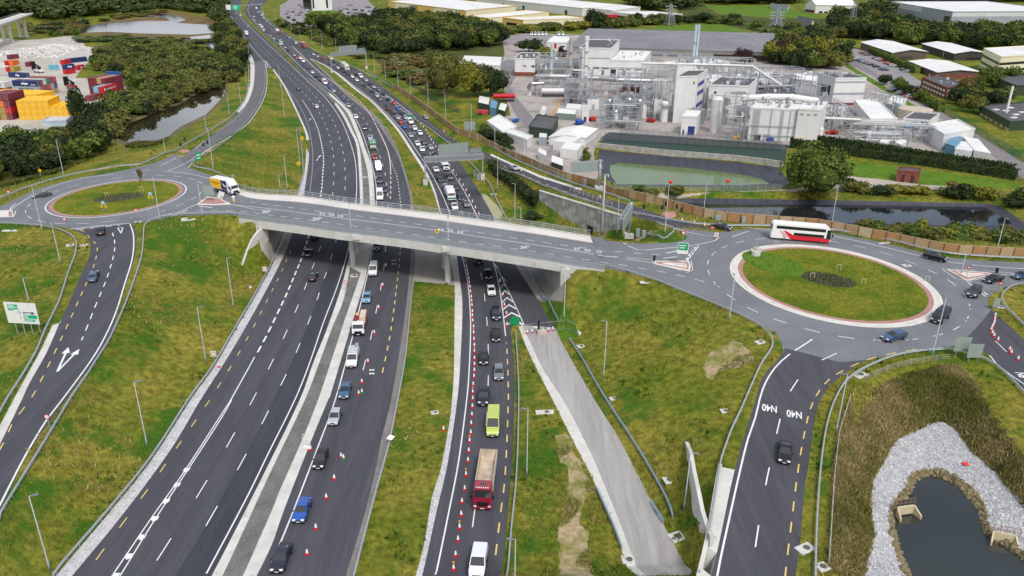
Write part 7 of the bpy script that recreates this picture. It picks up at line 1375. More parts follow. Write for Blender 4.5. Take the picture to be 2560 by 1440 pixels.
b = bld('pump_house', 'small red brick pump house with two doors on the green bank', (2294, 458), (2238, 454), (2298, 446), 432, BRK, RD_, wins=[('L', .2, .35, 0, .7, P('pump_door', (70, 44, 44)), 'door', 1), ('L', .62, .77, 0, .7, P('pump_door', (70, 44, 44)), 'door', 1)])
b = bld('plant_room', 'white low plant room with roof gear left of the cubic block', (2008, 224), (1970, 220), (2034, 206), 200, GCL, RW_, group=WK); rooftop(b, 12, 21, 1.2)
b = bld('plant_room', 'white flat roofs stepping up behind the mid block', (1900, 222), (1826, 218), (1930, 200), 203, WCL, RW_, group=WK); rooftop(b, 16, 22, 1.2)
b = bld('plant_room', 'white roofed plant room behind the tallest tower', (1790, 240), (1742, 238), (1800, 222), 206, WCL, RW_, group=WK); rooftop(b, 10, 23)
b = bld('basin_house', 'grey concrete basin house right of the laboratory', (1442, 188), (1356, 186), (1446, 166), 168, CONC_D, RG_, group=WK); rooftop(b, 14, 24)
b = bld('process_building', 'red brick ground floor block under the silver duct', (1622, 236), (1556, 234), (1626, 220), 214, BRK, RW_, group=WK, wins=[W_('L', .1, .9, 0, .6, 4)]); rooftop(b, 8, 25)
b = bld('shed', 'white shed with pale blue doors near the beige tank', (2250, 288), (2216, 276), (2262, 272), 264, WCL, RW_, group=WK, wins=[('L', .1, .9, 0, .7, PB_, 'door', 3)])
bld('depot_building', 'white depot building with a red parcel emblem behind the dark dome tree', (1416, 128), (1366, 126), (1430, 112), 108, WCL, RW_, wins=[('L', .5, .62, .3, .9, RED, 'red_emblem', 1)])
rg = random.Random(77); k = 0; SP = [(p.x, p.y) for p in path('1480,240 1640,240 1690,230 1860,240 1990,262 2090,285 2110,345 1990,300 1870,300 1770,330 1690,320 1640,310 1470,312 1400,285 1400,250')]
while k < 34:
 x, y = rg.uniform(1400, 2110), rg.uniform(205, 345); p = G(x, y); X_, Y_ = np.array([p.x]), np.array([p.y])
 if not inside(SP, X_, Y_)[0] or any(inside(q, X_, Y_)[0] for q in BUILT): continue
 w, d, h = rg.uniform(2.5, 7), rg.uniform(2.5, 5), rg.uniform(3, 9); c = rg.choice((('white', WCL), ('white', WCL), ('grey', GCL), ('steel', STEEL))); r_ = empty('plant_block', p, .0, 'small %s plant block amid the pipework of the works' % c[0], 'plant block', 'small plant blocks of the works'); MB().box((0, 0, h/2), (w, d, h)).build('housing', c[1], r_); MB().box((0, -d/2-.04, 1.1), (1.1, .1, 2.1)).build('door', rg.choice((DRK, GCL, DOORB)), r_); MB().cyl((w*.2, 0, h), .3, rg.uniform(1, 3), 8).build('vent', STEEL, r_); MB().box((-w*.2, 0, h+.4), (1.2, 1, .8)).build('roof_unit', GALV, r_); k += 1
def tank(x, y, wpx, yt, label, cat='tank', mat=None, dome=True, group=None, ring=False, ribs=0):
 g = G(x, y); r = wpx*(g-Vector((0, 0, CAMH))).length/F/2; h = hgt(g, yt); r_ = empty('silo' if cat == 'silo' else 'storage_tank', g, 0, label, cat, group)
 MB().lathe((0, 0, -.5), [(r, 0), (r, h+.2), (r*.7, h+.5+r*.25*dome), (.05, h+.52+r*.38*dome)], 20).build('shell', mat or STEEL, r_, smooth=False)
 for k in range(ribs): MB().lathe((0, 0, h*(k+1)/(ribs+1)), [(r+.01, 0), (r+.14, .05), (r+.14, .25), (r+.01, .3)], 20).build('hoop', M('rusty_hoop', lin((150, 132, 110)), .8), r_)
 if ring:
  z = h*.86; MB().lathe((0, 0, z), [(r+.05, 0), (r*1.5+.5, 0), (r*1.5+.5, .12), (r+.05, .12)], 16).build('platform', GALV, r_); m = MB()
  for k in range(12):
   a = k*math.pi/6; p = Vector((math.cos(a), math.sin(a), 0))*(r*1.5+.4); q = Vector((math.cos(a+math.pi/6), math.sin(a+math.pi/6), 0))*(r*1.5+.4)
   m.bar((p.x, p.y, z), (p.x, p.y, z+1.1), .07); m.bar((p.x, p.y, z+1.1), (q.x, q.y, z+1.1), .07); m.bar((p.x, p.y, z+.6), (q.x, q.y, z+.6), .06)
  m.build('railing', GALV, r_); MB().cyl((0, 0, h), .25, 1.8, 8).build('outlet', STEEL, r_)
 return r_
SG = 'steel silos in a cluster'
for i, (x, y, w, t) in enumerate(((1521, 300, 15, 250), (1545, 302, 13, 252), (1570, 298, 15, 246), (1596, 300, 16, 250), (1537, 314, 17, 276), (1562, 317, 17, 274))): tank(x, y, w, t, ('steel silo at the back left of the cluster', 'steel silo second from the left at the back of the cluster', 'steel silo second from the right at the back of the cluster', 'steel silo at the back right of the cluster', 'steel silo at the front left of the cluster', 'steel silo at the front right of the cluster')[i], 'silo', STEEL, True, SG, True)
tank(1659, 304, 18, 256, 'pale silo with a platform beside the tallest tower', 'silo', WCL, True, None, True); tank(1786, 330, 26, 246, 'tall smooth white tank in front of the mid block', mat=WCL); tank(2047, 347, 15, 320, 'small white tank at the end tower corner', mat=WCL)
tank(2144, 322, 62, 296, 'round weathered tank with rusty hoops and a flat roof', mat=M('weathered_tank', lin((150, 142, 128)), .8, fine=.1), dome=False, ribs=3); tank(2285, 294, 70, 270, 'round beige tank with a grey lid near the hedge road', mat=M('beige_tank', lin((186, 174, 158)), .8, fine=.1), dome=False)
tank(1323, 238, 12, 222, 'white road tanker barrel standing end-on at the loading bay', mat=WCL)
def hbarrel(x, y, L_, r, label, mat, rz=0, zz=1.6, under=None):
 g = G(x, y); r_ = empty('tank_trailer', g, rz, label, 'tank trailer'); m = MB().bar((-L_/2, 0, zz+r), (L_/2, 0, zz+r), 2*r, n=16); m.build('barrel', mat, r_); MB().box((0, 0, zz*.55), (L_*.95, 2*r*.7, .4)).build('chassis', TRIM, r_)
 wheels(r_, (-L_*.38, -L_*.25, L_*.3), 2*r*.95, .5)
 if under: MB().box((L_*.5, 0, 1.5), (1.2, 2.2, 2.4)).build('cab', under, r_)
hbarrel(1385, 242, 12, 1.2, 'long white tank trailer under the process ducts', WCL); hbarrel(1358, 292, 8, 1.2, 'white tank trailer with a red tail on the works road', WCL, 1.5, 1.4, P('cab_red', (190, 40, 44))); hbarrel(1260, 255, 10, 1.1, 'red and white tank trailer in the junk yard', P('trailer_red', (186, 24, 44), .5), .1)
def stack(x, y, wpx, yt, label, mat, n=1, cap=False):
 g = G(x, y); r = wpx*(g-Vector((0, 0, CAMH))).length/F/2; h = hgt(g, yt); r_ = empty('chimney_stack', g, 0, label, 'chimney stack')
 for k in range(n): MB().lathe((k*r*2.3, k*.6, -.5), [(r*1.15, 0), (r*1.1, h*.3), (r, h*.9), (r*1.25 if cap else r, h*.91), (r*1.25 if cap else r, h), (r*.8, h+.1)], 14).build('flue', mat, r_, smooth=False)
 for z in (.35, .65): MB().lathe((0, 0, h*z), [(r*1.1, 0), (r*1.9, 0), (r*1.9, .15), (r*1.1, .15)], 12).build('platform', GALV, r_)
 return r_
PB = P('pale_blue_steel', (176, 192, 200), .5); stack(1377, 212, 6, 104, 'thin pale blue chimney stack beside the laboratory', PB); stack(1424, 203, 8, 91, 'grey chimney stack left of the tall process building', CONC_D); stack(1463, 202, 9, 88, 'white chimney stack with a wide top', WCL, 1, True); stack(1729, 190, 6, 60, 'pair of pale blue flues on the boiler house', PB, 2)
def duct(P_, r, label, name='insulated_duct', mat=None, hz=None):
 r_ = empty(name, (0, 0, 0), 0, label, 'pipe'); Q = [atz(x, y, z) for x, y, z in P_]; m = MB()
 for a, b in zip(Q[:-1], Q[1:]): m.bar(a, b, 2*r, n=12)
 for p in Q: m.lathe((p.x, p.y, p.z-r), [(r*.4, 0), (r, r*.5), (r, r*1.5), (r*.4, 2*r)], 10)
 m.build('duct', mat or STEEL, r_); l = MB()
 for i, p in enumerate(resample(Q, 8)): l.box((p.x, p.y, (p.z+SITE)/2), (.3, .3, p.z-SITE))
 tag(l.build('supports', GALV, r_), kind='stuff')
duct([(1338, 208, 9), (1342, 193, 13), (1372, 191, 13), (1425, 192, 13)], 1.3, 'silver insulated duct bending from the laboratory to the stacks'); duct([(1466, 195, 13), (1500, 196, 13), (1540, 200, 13), (1628, 202, 13)], 1.1, 'silver insulated duct below the process building'); duct([(1322, 218, 8), (1328, 209, 10), (1360, 208, 10)], .9, 'thin silver duct over the tank bay'); duct([(1606, 158, 20), (1690, 160, 20), (1790, 162, 20), (1880, 165, 20)], .5, 'long pale pipe bridge crossing behind the tower', mat=WCL); duct([(1880, 165, 19), (1910, 185, 17), (1952, 212, 14)], .6, 'sloping pale pipe bridge down to the plant room', mat=WCL); duct([(1860, 246, 17), (1920, 242, 18), (1980, 243, 18), (2040, 252, 17)], 1.2, 'long white curved duct on the production block', mat=WCL); duct([(2040, 294, 10), (2100, 297, 10), (2150, 300, 9)], .5, 'white pipe leading to the weathered tank', mat=WCL)
def rack(A, B, w, h, lev, pipes, label, seed=1):
 a, b = G(*A), G(*B); d = b-a; d.z = 0; L_ = d.length; d.normalize(); s = Vector((-d.y, d.x, 0)); r_ = empty('pipe_rack', (0, 0, 0), 0, label, 'pipe rack', 'pipe racks of the works'); rg = random.Random(seed); n_ = max(2, int(L_/4)); z0 = min(a.z, b.z); m = MB()
 for i in range(n_+1):
  p = a+d*(L_*i/n_)
  for o in (-w/2, w/2): q = p+s*o; m.bar((q.x, q.y, z0-.5), (q.x, q.y, z0+h), .26)
  for l in range(lev):
   z = z0+h*(l+1)/lev; q, t = p-s*w/2, p+s*w/2; m.bar((q.x, q.y, z), (t.x, t.y, z), .24)
   if i < n_:
    for o in (-w/2, w/2):
     q, t = p+s*o, p+d*(L_/n_)+s*o; m.bar((q.x, q.y, z), (t.x, t.y, z), .2)
     if rg.random() < .5: m.bar((q.x, q.y, z-h/lev), (t.x, t.y, z), .14)
 m.build('frame', GALV, r_)
 for k in range(pipes):
  z = z0+h*(rg.randrange(lev)+1)/lev+.3; o = rg.uniform(-w/2, w/2); p, q = a+s*o+d*rg.uniform(0, L_*.3), b+s*o-d*rg.uniform(0, L_*.3); t = MB().bar((p.x, p.y, z), (q.x, q.y, z), rg.uniform(.18, .5), n=8)
  if rg.random() < .6: t.bar((q.x, q.y, z), (q.x, q.y, max(z0, z-rg.uniform(3, h))), .25, n=6)
  t.build('pipe', rg.choice((STEEL, STEEL, WCL, GALV)), r_)
 for k in range(pipes//2):
  p = a+d*rg.uniform(0, L_)+s*rg.uniform(-w/2, w/2); z = z0+h*rg.randrange(lev)/lev; sc_ = rg.uniform(.8, 1.8)
  (MB().cyl((p.x, p.y, z+.1), sc_*.5, sc_*1.6, 10) if rg.random() < .6 else MB().box((p.x, p.y, z+sc_*.5), (sc_*1.4, sc_, sc_))).build('vessel', rg.choice((STEEL, WCL, GALV, GCL)), r_)
for i, (A, B, w, h, l, p, lb) in enumerate((((1415, 262), (1476, 264), 9, 15, 4, 10, 'tall lattice steel process frame left of the silo cluster'), ((1345, 190), (1440, 192), 8, 12, 3, 14, 'pipe rack between the laboratory and the process building'), ((1480, 232), (1610, 236), 7, 12, 3, 14, 'pipe rack behind the silo cluster'), ((1612, 290), (1650, 292), 8, 14, 4, 10, 'steel frame between the silos and the pale silo'), ((1620, 250), (1680, 252), 8, 14, 3, 10, 'steel frame left of the tallest tower'), ((1800, 342), (1858, 346), 8, 16, 4, 14, 'open steel process frame left of the production block'), ((1690, 200), (1880, 205), 7, 12, 3, 14, 'pipe rack in front of the boiler house'), ((2012, 262), (2050, 268), 7, 14, 3, 10, 'steel frame left of the cubic block'), ((2060, 300), (2105, 330), 6, 9, 3, 9, 'pipe rack leading from the cubic block'), ((2110, 345), (2320, 352), 10, 6, 2, 18, 'long low pipe rack below the round tanks'), ((2120, 360), (2260, 364), 6, 4, 2, 10, 'lowest pipe rack along the dark hedge'), ((1500, 318), (1600, 322), 8, 9, 3, 12, 'pipe rack at the foot of the silo cluster'), ((2170, 268), (2240, 284), 6, 7, 2, 8, 'pipe rack behind the white low shed'), ((1540, 285), (1625, 287), 6, 17, 4, 8, 'tall frame behind the back row of silos'), ((1770, 300), (1800, 303), 6, 10, 3, 6, 'small frame beside the tall white tank'), ((1840, 240), (1990, 236), 6, 13, 3, 14, 'pipe rack across the middle of the works'), ((1340, 228), (1410, 232), 6, 8, 2, 8, 'pipe rack over the tank trailers'))): rack(A, B, w, h, l, p, lb, 30+i)
yb = MB()
for k in range(7): p = G(1378+k*4, 300-k*7); yb.bar(p, p+Vector((0, 0, 3)), .25); 
tag(yb.build('yellow_railing', P('safety_yellow', (226, 160, 50))), 'yellow safety posts beside the steel process frame', 'railing')
def lattice(x, y, wpx, yt, label, arms=(), cat='pylon'):
 g = G(x, y); w = wpx*(g-Vector((0, 0, CAMH))).length/F; h = hgt(g, yt); r_ = empty('lattice_pylon', g, .4, label, cat); m = MB(); n_ = 9
 def c(k, t): s = w/2*(1-t)**1.3+w*.08; return Vector(((1, 1, -1, -1)[k]*s, (1, -1, -1, 1)[k]*s, h*t))
 for i in range(n_):
  t0, t1 = i/n_, (i+1)/n_
  for k in range(4): m.bar(c(k, t0), c(k, t1), w*.05); m.bar(c(k, t0), c((k+1) % 4, t1), w*.03); m.bar(c(k, t1), c((k+1) % 4, t1), w*.03)
 m.build('lattice_mast', GALV, r_)
 for t in arms: a = MB(); a.bar((-w*.9, 0, h*t), (w*.9, 0, h*t), w*.05); a.bar((-w*.9, 0, h*t), (0, 0, h*(t+.06)), w*.03); a.bar((w*.9, 0, h*t), (0, 0, h*(t+.06)), w*.03); a.build('cross_arm', GALV, r_)
lattice(1674, 64, 18, 10, 'electricity pylon in front of the white warehouse row', (.62, .75, .88)); lattice(1938, 82, 26, 24, 'electricity pylon in the substation beside the pitch', (.62, .75, .88)); lattice(2128, 70, 12, -12, 'tall telecom lattice mast right of the sports hall', (), 'mast')
for i, (x, y, s, c, lb) in enumerate(((1205, 285, 3, (190, 60, 70), 'red heap of scrap in the junk yard'), (1272, 300, 3, (170, 170, 170), 'grey scrap heap in the junk yard'), (1290, 305, 2, (60, 100, 170), 'blue crate stack by the white store'), (1445, 310, 3, (40, 80, 170), 'blue skip on the works road'), (1466, 300, 2.4, (70, 60, 50), 'dark skip by the process frame'), (1480, 302, 2.6, (190, 60, 50), 'red generator by the silo cluster'), (1625, 305, 2.2, (170, 40, 44), 'red pump unit at the foot of the pale silo'), (1840, 347, 2, (230, 180, 40), 'yellow skip in front of the open process frame'), (1925, 352, 2, (40, 80, 160), 'blue drum store at the production block doors'), (2080, 335, 2.4, (180, 60, 50), 'red forklift by the weathered tank'), (1965, 98, 3, (225, 225, 225), 'white lorry cab behind the grey-roofed warehouse'), (2013, 106, 4, (90, 130, 150), 'blue container trailer behind the grey-roofed warehouse'))):
 g = G(x, y); r_ = empty('yard_item', g, i*.4, lb, 'yard item'); r_.name = ('scrap_heap', 'scrap_heap', 'crate_stack', 'skip', 'skip', 'generator', 'pump_unit', 'skip', 'drum_store', 'forklift', 'lorry_cab', 'container_trailer')[i]; m_ = P('item_%d' % i, c, .6)
 for k in range(4): bevel(MB().box((RND.uniform(-.5, .5)*s, RND.uniform(-.4, .4)*s, s*.2+.2*k), (s*RND.uniform(.5, 1), s*RND.uniform(.4, .8), s*.4)).build('block', m_, r_), .05)
 MB().box((0, 0, .1), (s*1.3, s, .2)).build('base', TRIM, r_)
# FENCES AND HEDGES
WDM = [M('fence_wood_%d' % i, lin(c), .85, scale=1.2, fine=.14, fscale=4, stretch=(0, 5, .5)) for i, c in enumerate(((178, 152, 116), (166, 136, 100), (186, 166, 132), (170, 128, 86)))]
def plank_panel(nb):
 m = MB()
 for k in range(nb): m.box(((k+.5)/nb-.5, (.012 if k % 2 else -.012), 1.1), (1/nb*.97, .05, 2.2))
 return m
pp = plank_panel(12).mesh('fence_panel'); pp.materials.append(WDM[0]); fp = MB().box((0, 0, 1.12), (.14, .16, 2.34)).mesh('post'); fp.materials.append(P('fence_post', (104, 92, 78), .8)); fc_ = MB().box((0, 0, 2.26), (1, .16, .07)).mesh('capping'); fc_.materials.append(WDM[2])
NFo = empty('noise_fence', (0, 0, 0), 0, 'long timber noise fence of wide panels between road and ponds', 'fence')
NL = ground(resample(path('975,213 1035,252 1085,290 1142,333 1200,352') + path('1258,384 1317,408 1407,447 1492,469 1570,495') + LINES['R_fence'], 3.0))
for i, (a, b) in enumerate(zip(NL[:-1], NL[1:])):
 d = b-a; L_ = d.length
 if L_ > 8: continue
 k = d/L_; s = Vector((-k.y, k.x, 0)).normalized(); c = (a+b)/2
 for me, col in ((pp, WDM[(0, 1, 2, 0, 3, 1)[(i*7) % 6] if 40 < i < 75 or i % 5 else 3]), (fc_, None)):
  o = mk(me.name.split('.')[0], me, NFo, col); o.matrix_world = Matrix(((k.x*L_, s.x, 0, c.x), (k.y*L_, s.y, 0, c.y), (k.z*L_, 0, 1, c.z), (0, 0, 0, 1)))
 o = mk('post', fp, NFo); o.location = (a.x-s.x*.08, a.y-s.y*.08, a.z)
def railing(spec, h, mat, label, step=2.5, bars=7, n=1):
 L = ground(resample(gp(spec, n), 2.5)); m = MB(); r_ = empty('wire_fence', (0, 0, 0), 0, label, 'fence')
 for k in range(bars): m.sweep(L, [(-.02, h*(k+1)/bars-.03), (.02, h*(k+1)/bars-.03), (.02, h*(k+1)/bars+.02), (-.02, h*(k+1)/bars+.02)])
 tag(m.build('rails', mat, r_), kind='stuff'); q = MB()
 for p in resample(L, step): q.box((p.x, p.y, p.z+h/2), (.1, .1, h))
 tag(q.build('posts', mat, r_), kind='stuff'); return r_
GF, DG = P('fence_green', (44, 92, 78), .6), P('fence_dark_green', (34, 66, 54), .6)
railing('1016,208 1060,235 1100,262 1150,284', 2.4, DG, 'dark green palisade fence curving beside the scrub', 2.5, 14); railing('1535,474 1700,480 1960,478', 2.2, GALV, 'light mesh fence along the green pond path'); railing('2045,484 2200,478 2400,488 2560,498', 2.2, GF, 'green mesh fence behind the bushes of the dark pond'); railing('2340,268 2420,318 2500,368 2570,410', 2.4, GF, 'green fence along the road at the right of the works', 2.5, 12); railing('1512,350 1700,362 1968,378', 2.6, DG, 'dark green mesh fence above the green pond', 3, 12); railing('2124,1002 2096,1092 2084,1199 2070,1422', 1.2, CONC_D, 'thin post and wire fence right of the lower slip', 2.5, 3); railing('2163,951 2233,922 2330,903 2400,897', 1.1, CONC_D, 'post and wire fence along the top of the pit', 2.5, 3); railing('1280,385 1330,412 1400,448 1480,462', 1.8, CONC_D, 'grey concrete post fence behind the noise fence', 2.5, 10); railing('1550,335 1700,343 1965,368', 2.0, P('fence_slate', (96, 104, 112), .6), 'slate grey fence panels along the works front', 2.5, 12)
railing('1425,477 1490,500 1545,521', 1.1, WOODS, 'timber post fence above the panel retaining wall', 2.2, 2)
b_ = [Vector((p.x, p.y, 3.2)) for p in gp('1487,367 1675,389 1840,401 1900,408 1958,416', 1)]; o = fixn(MB().sweep(b_, [(-.3, -1.5), (.3, -1.5), (.3, 2.3), (-.3, 2.3)]).build('retaining_wall', CONC_D)); tag(o, 'pale concrete wall along the far side of the green pond', 'retaining wall')
def hedge(spec, w, h, col, label):
 L = ground(resample(gp(spec, 1), 1.0)); rg = np.random.default_rng(len(spec)); P_ = np.array([tuple(p) for p in L]); k = max(400, int(len(P_)*26)); i = rg.integers(0, len(P_), k); u, v = rg.uniform(-1, 1, k), rg.uniform(0, 1, k); side = rg.random(k) < .5; u = np.where(side, np.sign(u)*1.0, u); v = np.where(side, v, 1.0)
 d = np.gradient(P_, axis=0)[i]; q = np.stack([-d[:, 1], d[:, 0], 0*d[:, 0]], 1); q /= np.linalg.norm(q, axis=1)[:, None]; C_ = P_[i]+q*(u*w/2)[:, None]+np.stack([0*u, 0*u, v*h], 1)+rg.normal(size=(k, 3))*.16; a, b = rg.normal(size=(k, 3)), rg.normal(size=(k, 3)); a /= np.linalg.norm(a, axis=1)[:, None]; b = np.cross(a, b); b /= np.linalg.norm(b, axis=1)[:, None]
 m = MB(); m.sweep(L, [(-w*.42, 0), (w*.42, 0), (w*.42, h*.93), (-w*.42, h*.93)]); n0 = len(m.v); m.v += [tuple(x) for x in np.stack([C_-a*.42, C_+b*.3, C_+a*.42, C_-b*.3], 1).reshape(-1, 3).tolist()]; m.f += [(n0+4*j, n0+4*j+1, n0+4*j+2, n0+4*j+3) for j in range(k)]
 o = m.build('hedge', LEAF[col]); tag(o, label, 'hedge', 'clipped hedges'); return o
hedge('2006,352 2200,380 2380,408 2538,432', 2.4, 2.6, 'dark', 'upper dark clipped hedge along the edge of the works'); hedge('1975,368 2150,392 2300,412 2545,450', 2.6, 3.0, 'dark', 'lower dark clipped hedge above the green bank'); hedge('2176,132 2235,160 2292,184', 3.5, 4, 'green', 'bright hedge along the brown warehouse'); hedge('2250,222 2300,250 2352,280', 3, 3.5, 'green', 'hedge between the road and the brick office'); hedge('1230,415 1290,465 1345,515', 3.0, 2.2, 'dark', 'dark hedge on the slope left of the panel wall'); hedge('1535,45 1620,58', 3, 3, 'green', 'bright hedge under the white warehouse canopy')
# CONTAINER YARD, VIADUCT
CC = {'maroon': (116, 44, 58), 'red': (186, 38, 46), 'orange': (222, 108, 44), 'yellow': (240, 184, 22), 'navy': (36, 52, 104), 'grey': (158, 168, 178), 'white': (208, 208, 204), 'olive': (160, 140, 60), 'green': (44, 110, 84), 'brown': (124, 66, 60), 'blue': (40, 90, 160), 'light blue': (110, 180, 206), 'tan': (176, 146, 104)}
KM = {}
def cmesh(L_):
 if L_ in KM: return KM[L_]
 m = MB(); k = int(L_/.6)
 for i in range(k):
  x0, x1 = -L_/2+L_*i/k, -L_/2+L_*(i+1)/k; y = 1.22-(.05 if i % 2 else 0); m.add([(x0, -y, .1), (x1, -y, .1), (x1, -y, 2.5), (x0, -y, 2.5), (x0, y, .1), (x1, y, .1), (x1, y, 2.5), (x0, y, 2.5)], [(0, 1, 2, 3), (7, 6, 5, 4)])
 m.box((0, 0, 2.55), (L_, 2.44, .1)); m.box((0, 0, .06), (L_, 2.44, .12)); m.box((-L_/2+.06, 0, 1.3), (.1, 2.4, 2.5)); me = m.mesh('shipping_container'); me.materials.append(WHITE)
 d = MB(); d.box((L_/2-.06, 0, 1.3), (.12, 2.4, 2.5))
 dr = d.mesh('door'); dr.materials.append(WHITE); b = MB()
 for y in (-.8, -.4, .4, .8): b.bar((L_/2+.03, y, .15), (L_/2+.03, y, 2.45), .06)
 br = b.mesh('lock_rods'); br.materials.append(GALV); KM[L_] = (me, dr, br); return KM[L_]
def cont(p, ax, L_, lev, col, label, both=True):
 mt = M('container_'+col.replace(' ', '_'), lin(CC[col]), .55, var=.12, scale=.5, fine=.08, wear=(tuple(v*.7 for v in lin(CC[col])), .5, .6, .8)); me, dr, br = cmesh(L_)
 o = mk('shipping_container', me, None, mt); o.location = (p.x, p.y, p.z+2.62*lev); o.rotation_euler = (0, 0, math.atan2(ax.y, ax.x)); tag(o, label, 'container', 'shipping containers in the yard'); mk('door', dr, o, mt); mk('lock_rods', br, o); return o
def cgrid(o_px, ax_px, L_, cols, rows, levels, across, colf, labf):
 a, b = G(*o_px), G(*ax_px); e = (b-a); e.z = 0; e.normalize(); f = Vector((-e.y, e.x, 0)); f = f if f.y > 0 else -f; out = []
 for c in range(cols):
  for r in range(rows):
   for l in range(levels):
    cl = colf(c, r, l)
    if cl is None: continue
    p = a+(e*(2.5*c+1.25)+f*(L_*r+L_/2)*1.01 if across else e*(L_*c+L_/2)*1.01+f*(2.5*r+1.25)); p.z = zg(p.x, p.y); out.append(cont(p, -f if across else e, L_-.02, l, cl, labf(c, r, l, cl)))
 return out
def ylab(w): return lambda c, r, l, cl: '%s container %s' % (cl, w)
cgrid((50, 300), (165, 300), 6.06, 8, 2, 3, True, lambda c, r, l: 'yellow' if l < 2 or c < 5 else None, lambda c, r, l, cl: ('yellow container at the front of the yellow stack, %s layer, %s from the left' % (('bottom', 'middle', 'top')[l], ORD[c])) if r == 0 else 'yellow container hidden behind the front row of the yellow stack')
cgrid((-30, 262), (130, 268), 6.06, 10, 2, 2, True, lambda c, r, l: 'yellow' if l == 1 or c > 8 else None, ylab('in the long yellow row behind the front yellow stack'))
cgrid((-12, 300), (45, 300), 12.2, 3, 1, 4, True, lambda c, r, l: (('brown', 'olive', 'maroon'), ('brown', 'olive', 'red'), ('white', 'orange', 'maroon'), ('maroon', 'maroon', 'maroon'))[l][c], lambda c, r, l, cl: '%s container in the mixed stack left of the yellow one, layer %s, column %s' % (cl, ORD[l], ORD[c]))
mb_ = cgrid((38, 243), (105, 245), 12.2, 1, 6, 3, False, lambda c, r, l: ((('red', 'brown', 'maroon', 'maroon', 'tan', 'tan'), ('grey', 'red', 'brown', 'red', 'grey', 'navy'), ('navy', 'maroon', 'white', 'green', 'maroon', 'red'))[l][r]), lambda c, r, l, cl: '%s container in the middle stack facing sideways, %s layer, %s from the front' % (cl, ('bottom', 'middle', 'top')[l], ORD[r]))
BLK = P('print_black', (30, 34, 44), .6)
def cprint(o, txt, mat, size, x=0, z=1.3, side=-1, st=1.0): return text_on(txt, o, mat, (x, side*1.24, z), size, (math.pi/2, 0, 0 if side < 0 else math.pi), stretch=st)
for o in mb_:
 lb = o['label']
 if lb.startswith('grey') and 'first' in lb: cprint(o, 'MAERSK', BLK, 1.9, .6, 1.2, st=1.1); s = MB(); s.v = [(x, -1.245, z) for x, z in disc(.7, 1.3, 12, -4.4)]; s.f = [tuple(range(12))]; s.build('star_badge', P('badge_pale_blue', (150, 200, 220), .5), o)
 if lb.startswith('navy') and 'first' in lb:
  s = MB(); s.box((.2, -1.24, 1.25), (3.4, .02, .7)); s.box((4.4, -1.24, .8), (2.4, .02, .3))
  for q, z in ((0, 2.0), (.6, .5)): s.add([(q-.8, -1.24, z-.1), (q-.1, -1.24, z+.25), (q+.5, -1.24, z+.25), (q-.2, -1.24, z+.08)], [(0, 1, 2, 3)])
  s.build('print', WHITE, o)
o = cgrid((-42, 232), (25, 234), 12.2, 1, 2, 2, False, lambda c, r, l: 'white' if l else 'maroon', lambda c, r, l, cl: '%s container at the left edge beside the middle stack, row %s' % (cl, ORD[r]))
for q in o:
 if q['label'].startswith('white') and 'first' in q['label']: cprint(q, 'MAERSK', BLK, 1.7, 1.5, 1.2)
rg_ = cgrid((262, 246), (308, 232), 12.2, 1, 2, 2, False, lambda c, r, l: 'red' if r == 0 else ('maroon', 'light blue')[l], lambda c, r, l, cl: '%s container of the lettered pair beside the thicket, %s layer' % (cl, ('lower', 'upper')[l]) if r == 0 else '%s container just behind the lettered red pair' % cl)
for q in rg_:
 if q['label'].startswith('red'): cprint(q, 'HAMBURG SÜD', WHITE, 1.15, .6, 1.3, st=1.0); s = MB(); s.box((-4.8, -1.24, 1.3), (.9, .02, 1.2)); s.build('print', WHITE, q)
cgrid((270, 238), (328, 224), 12.2, 1, 4, 3, False, lambda c, r, l: 'maroon' if not (r == 1 and l == 2) else 'tan', lambda c, r, l, cl: '%s container in the big block behind the lettered red pair, layer %s, column %s' % (cl, ORD[l], ORD[c]) if r == 0 else '%s container at the back of the big maroon block, layer %s, row %s' % (cl, ORD[l], ORD[r]))
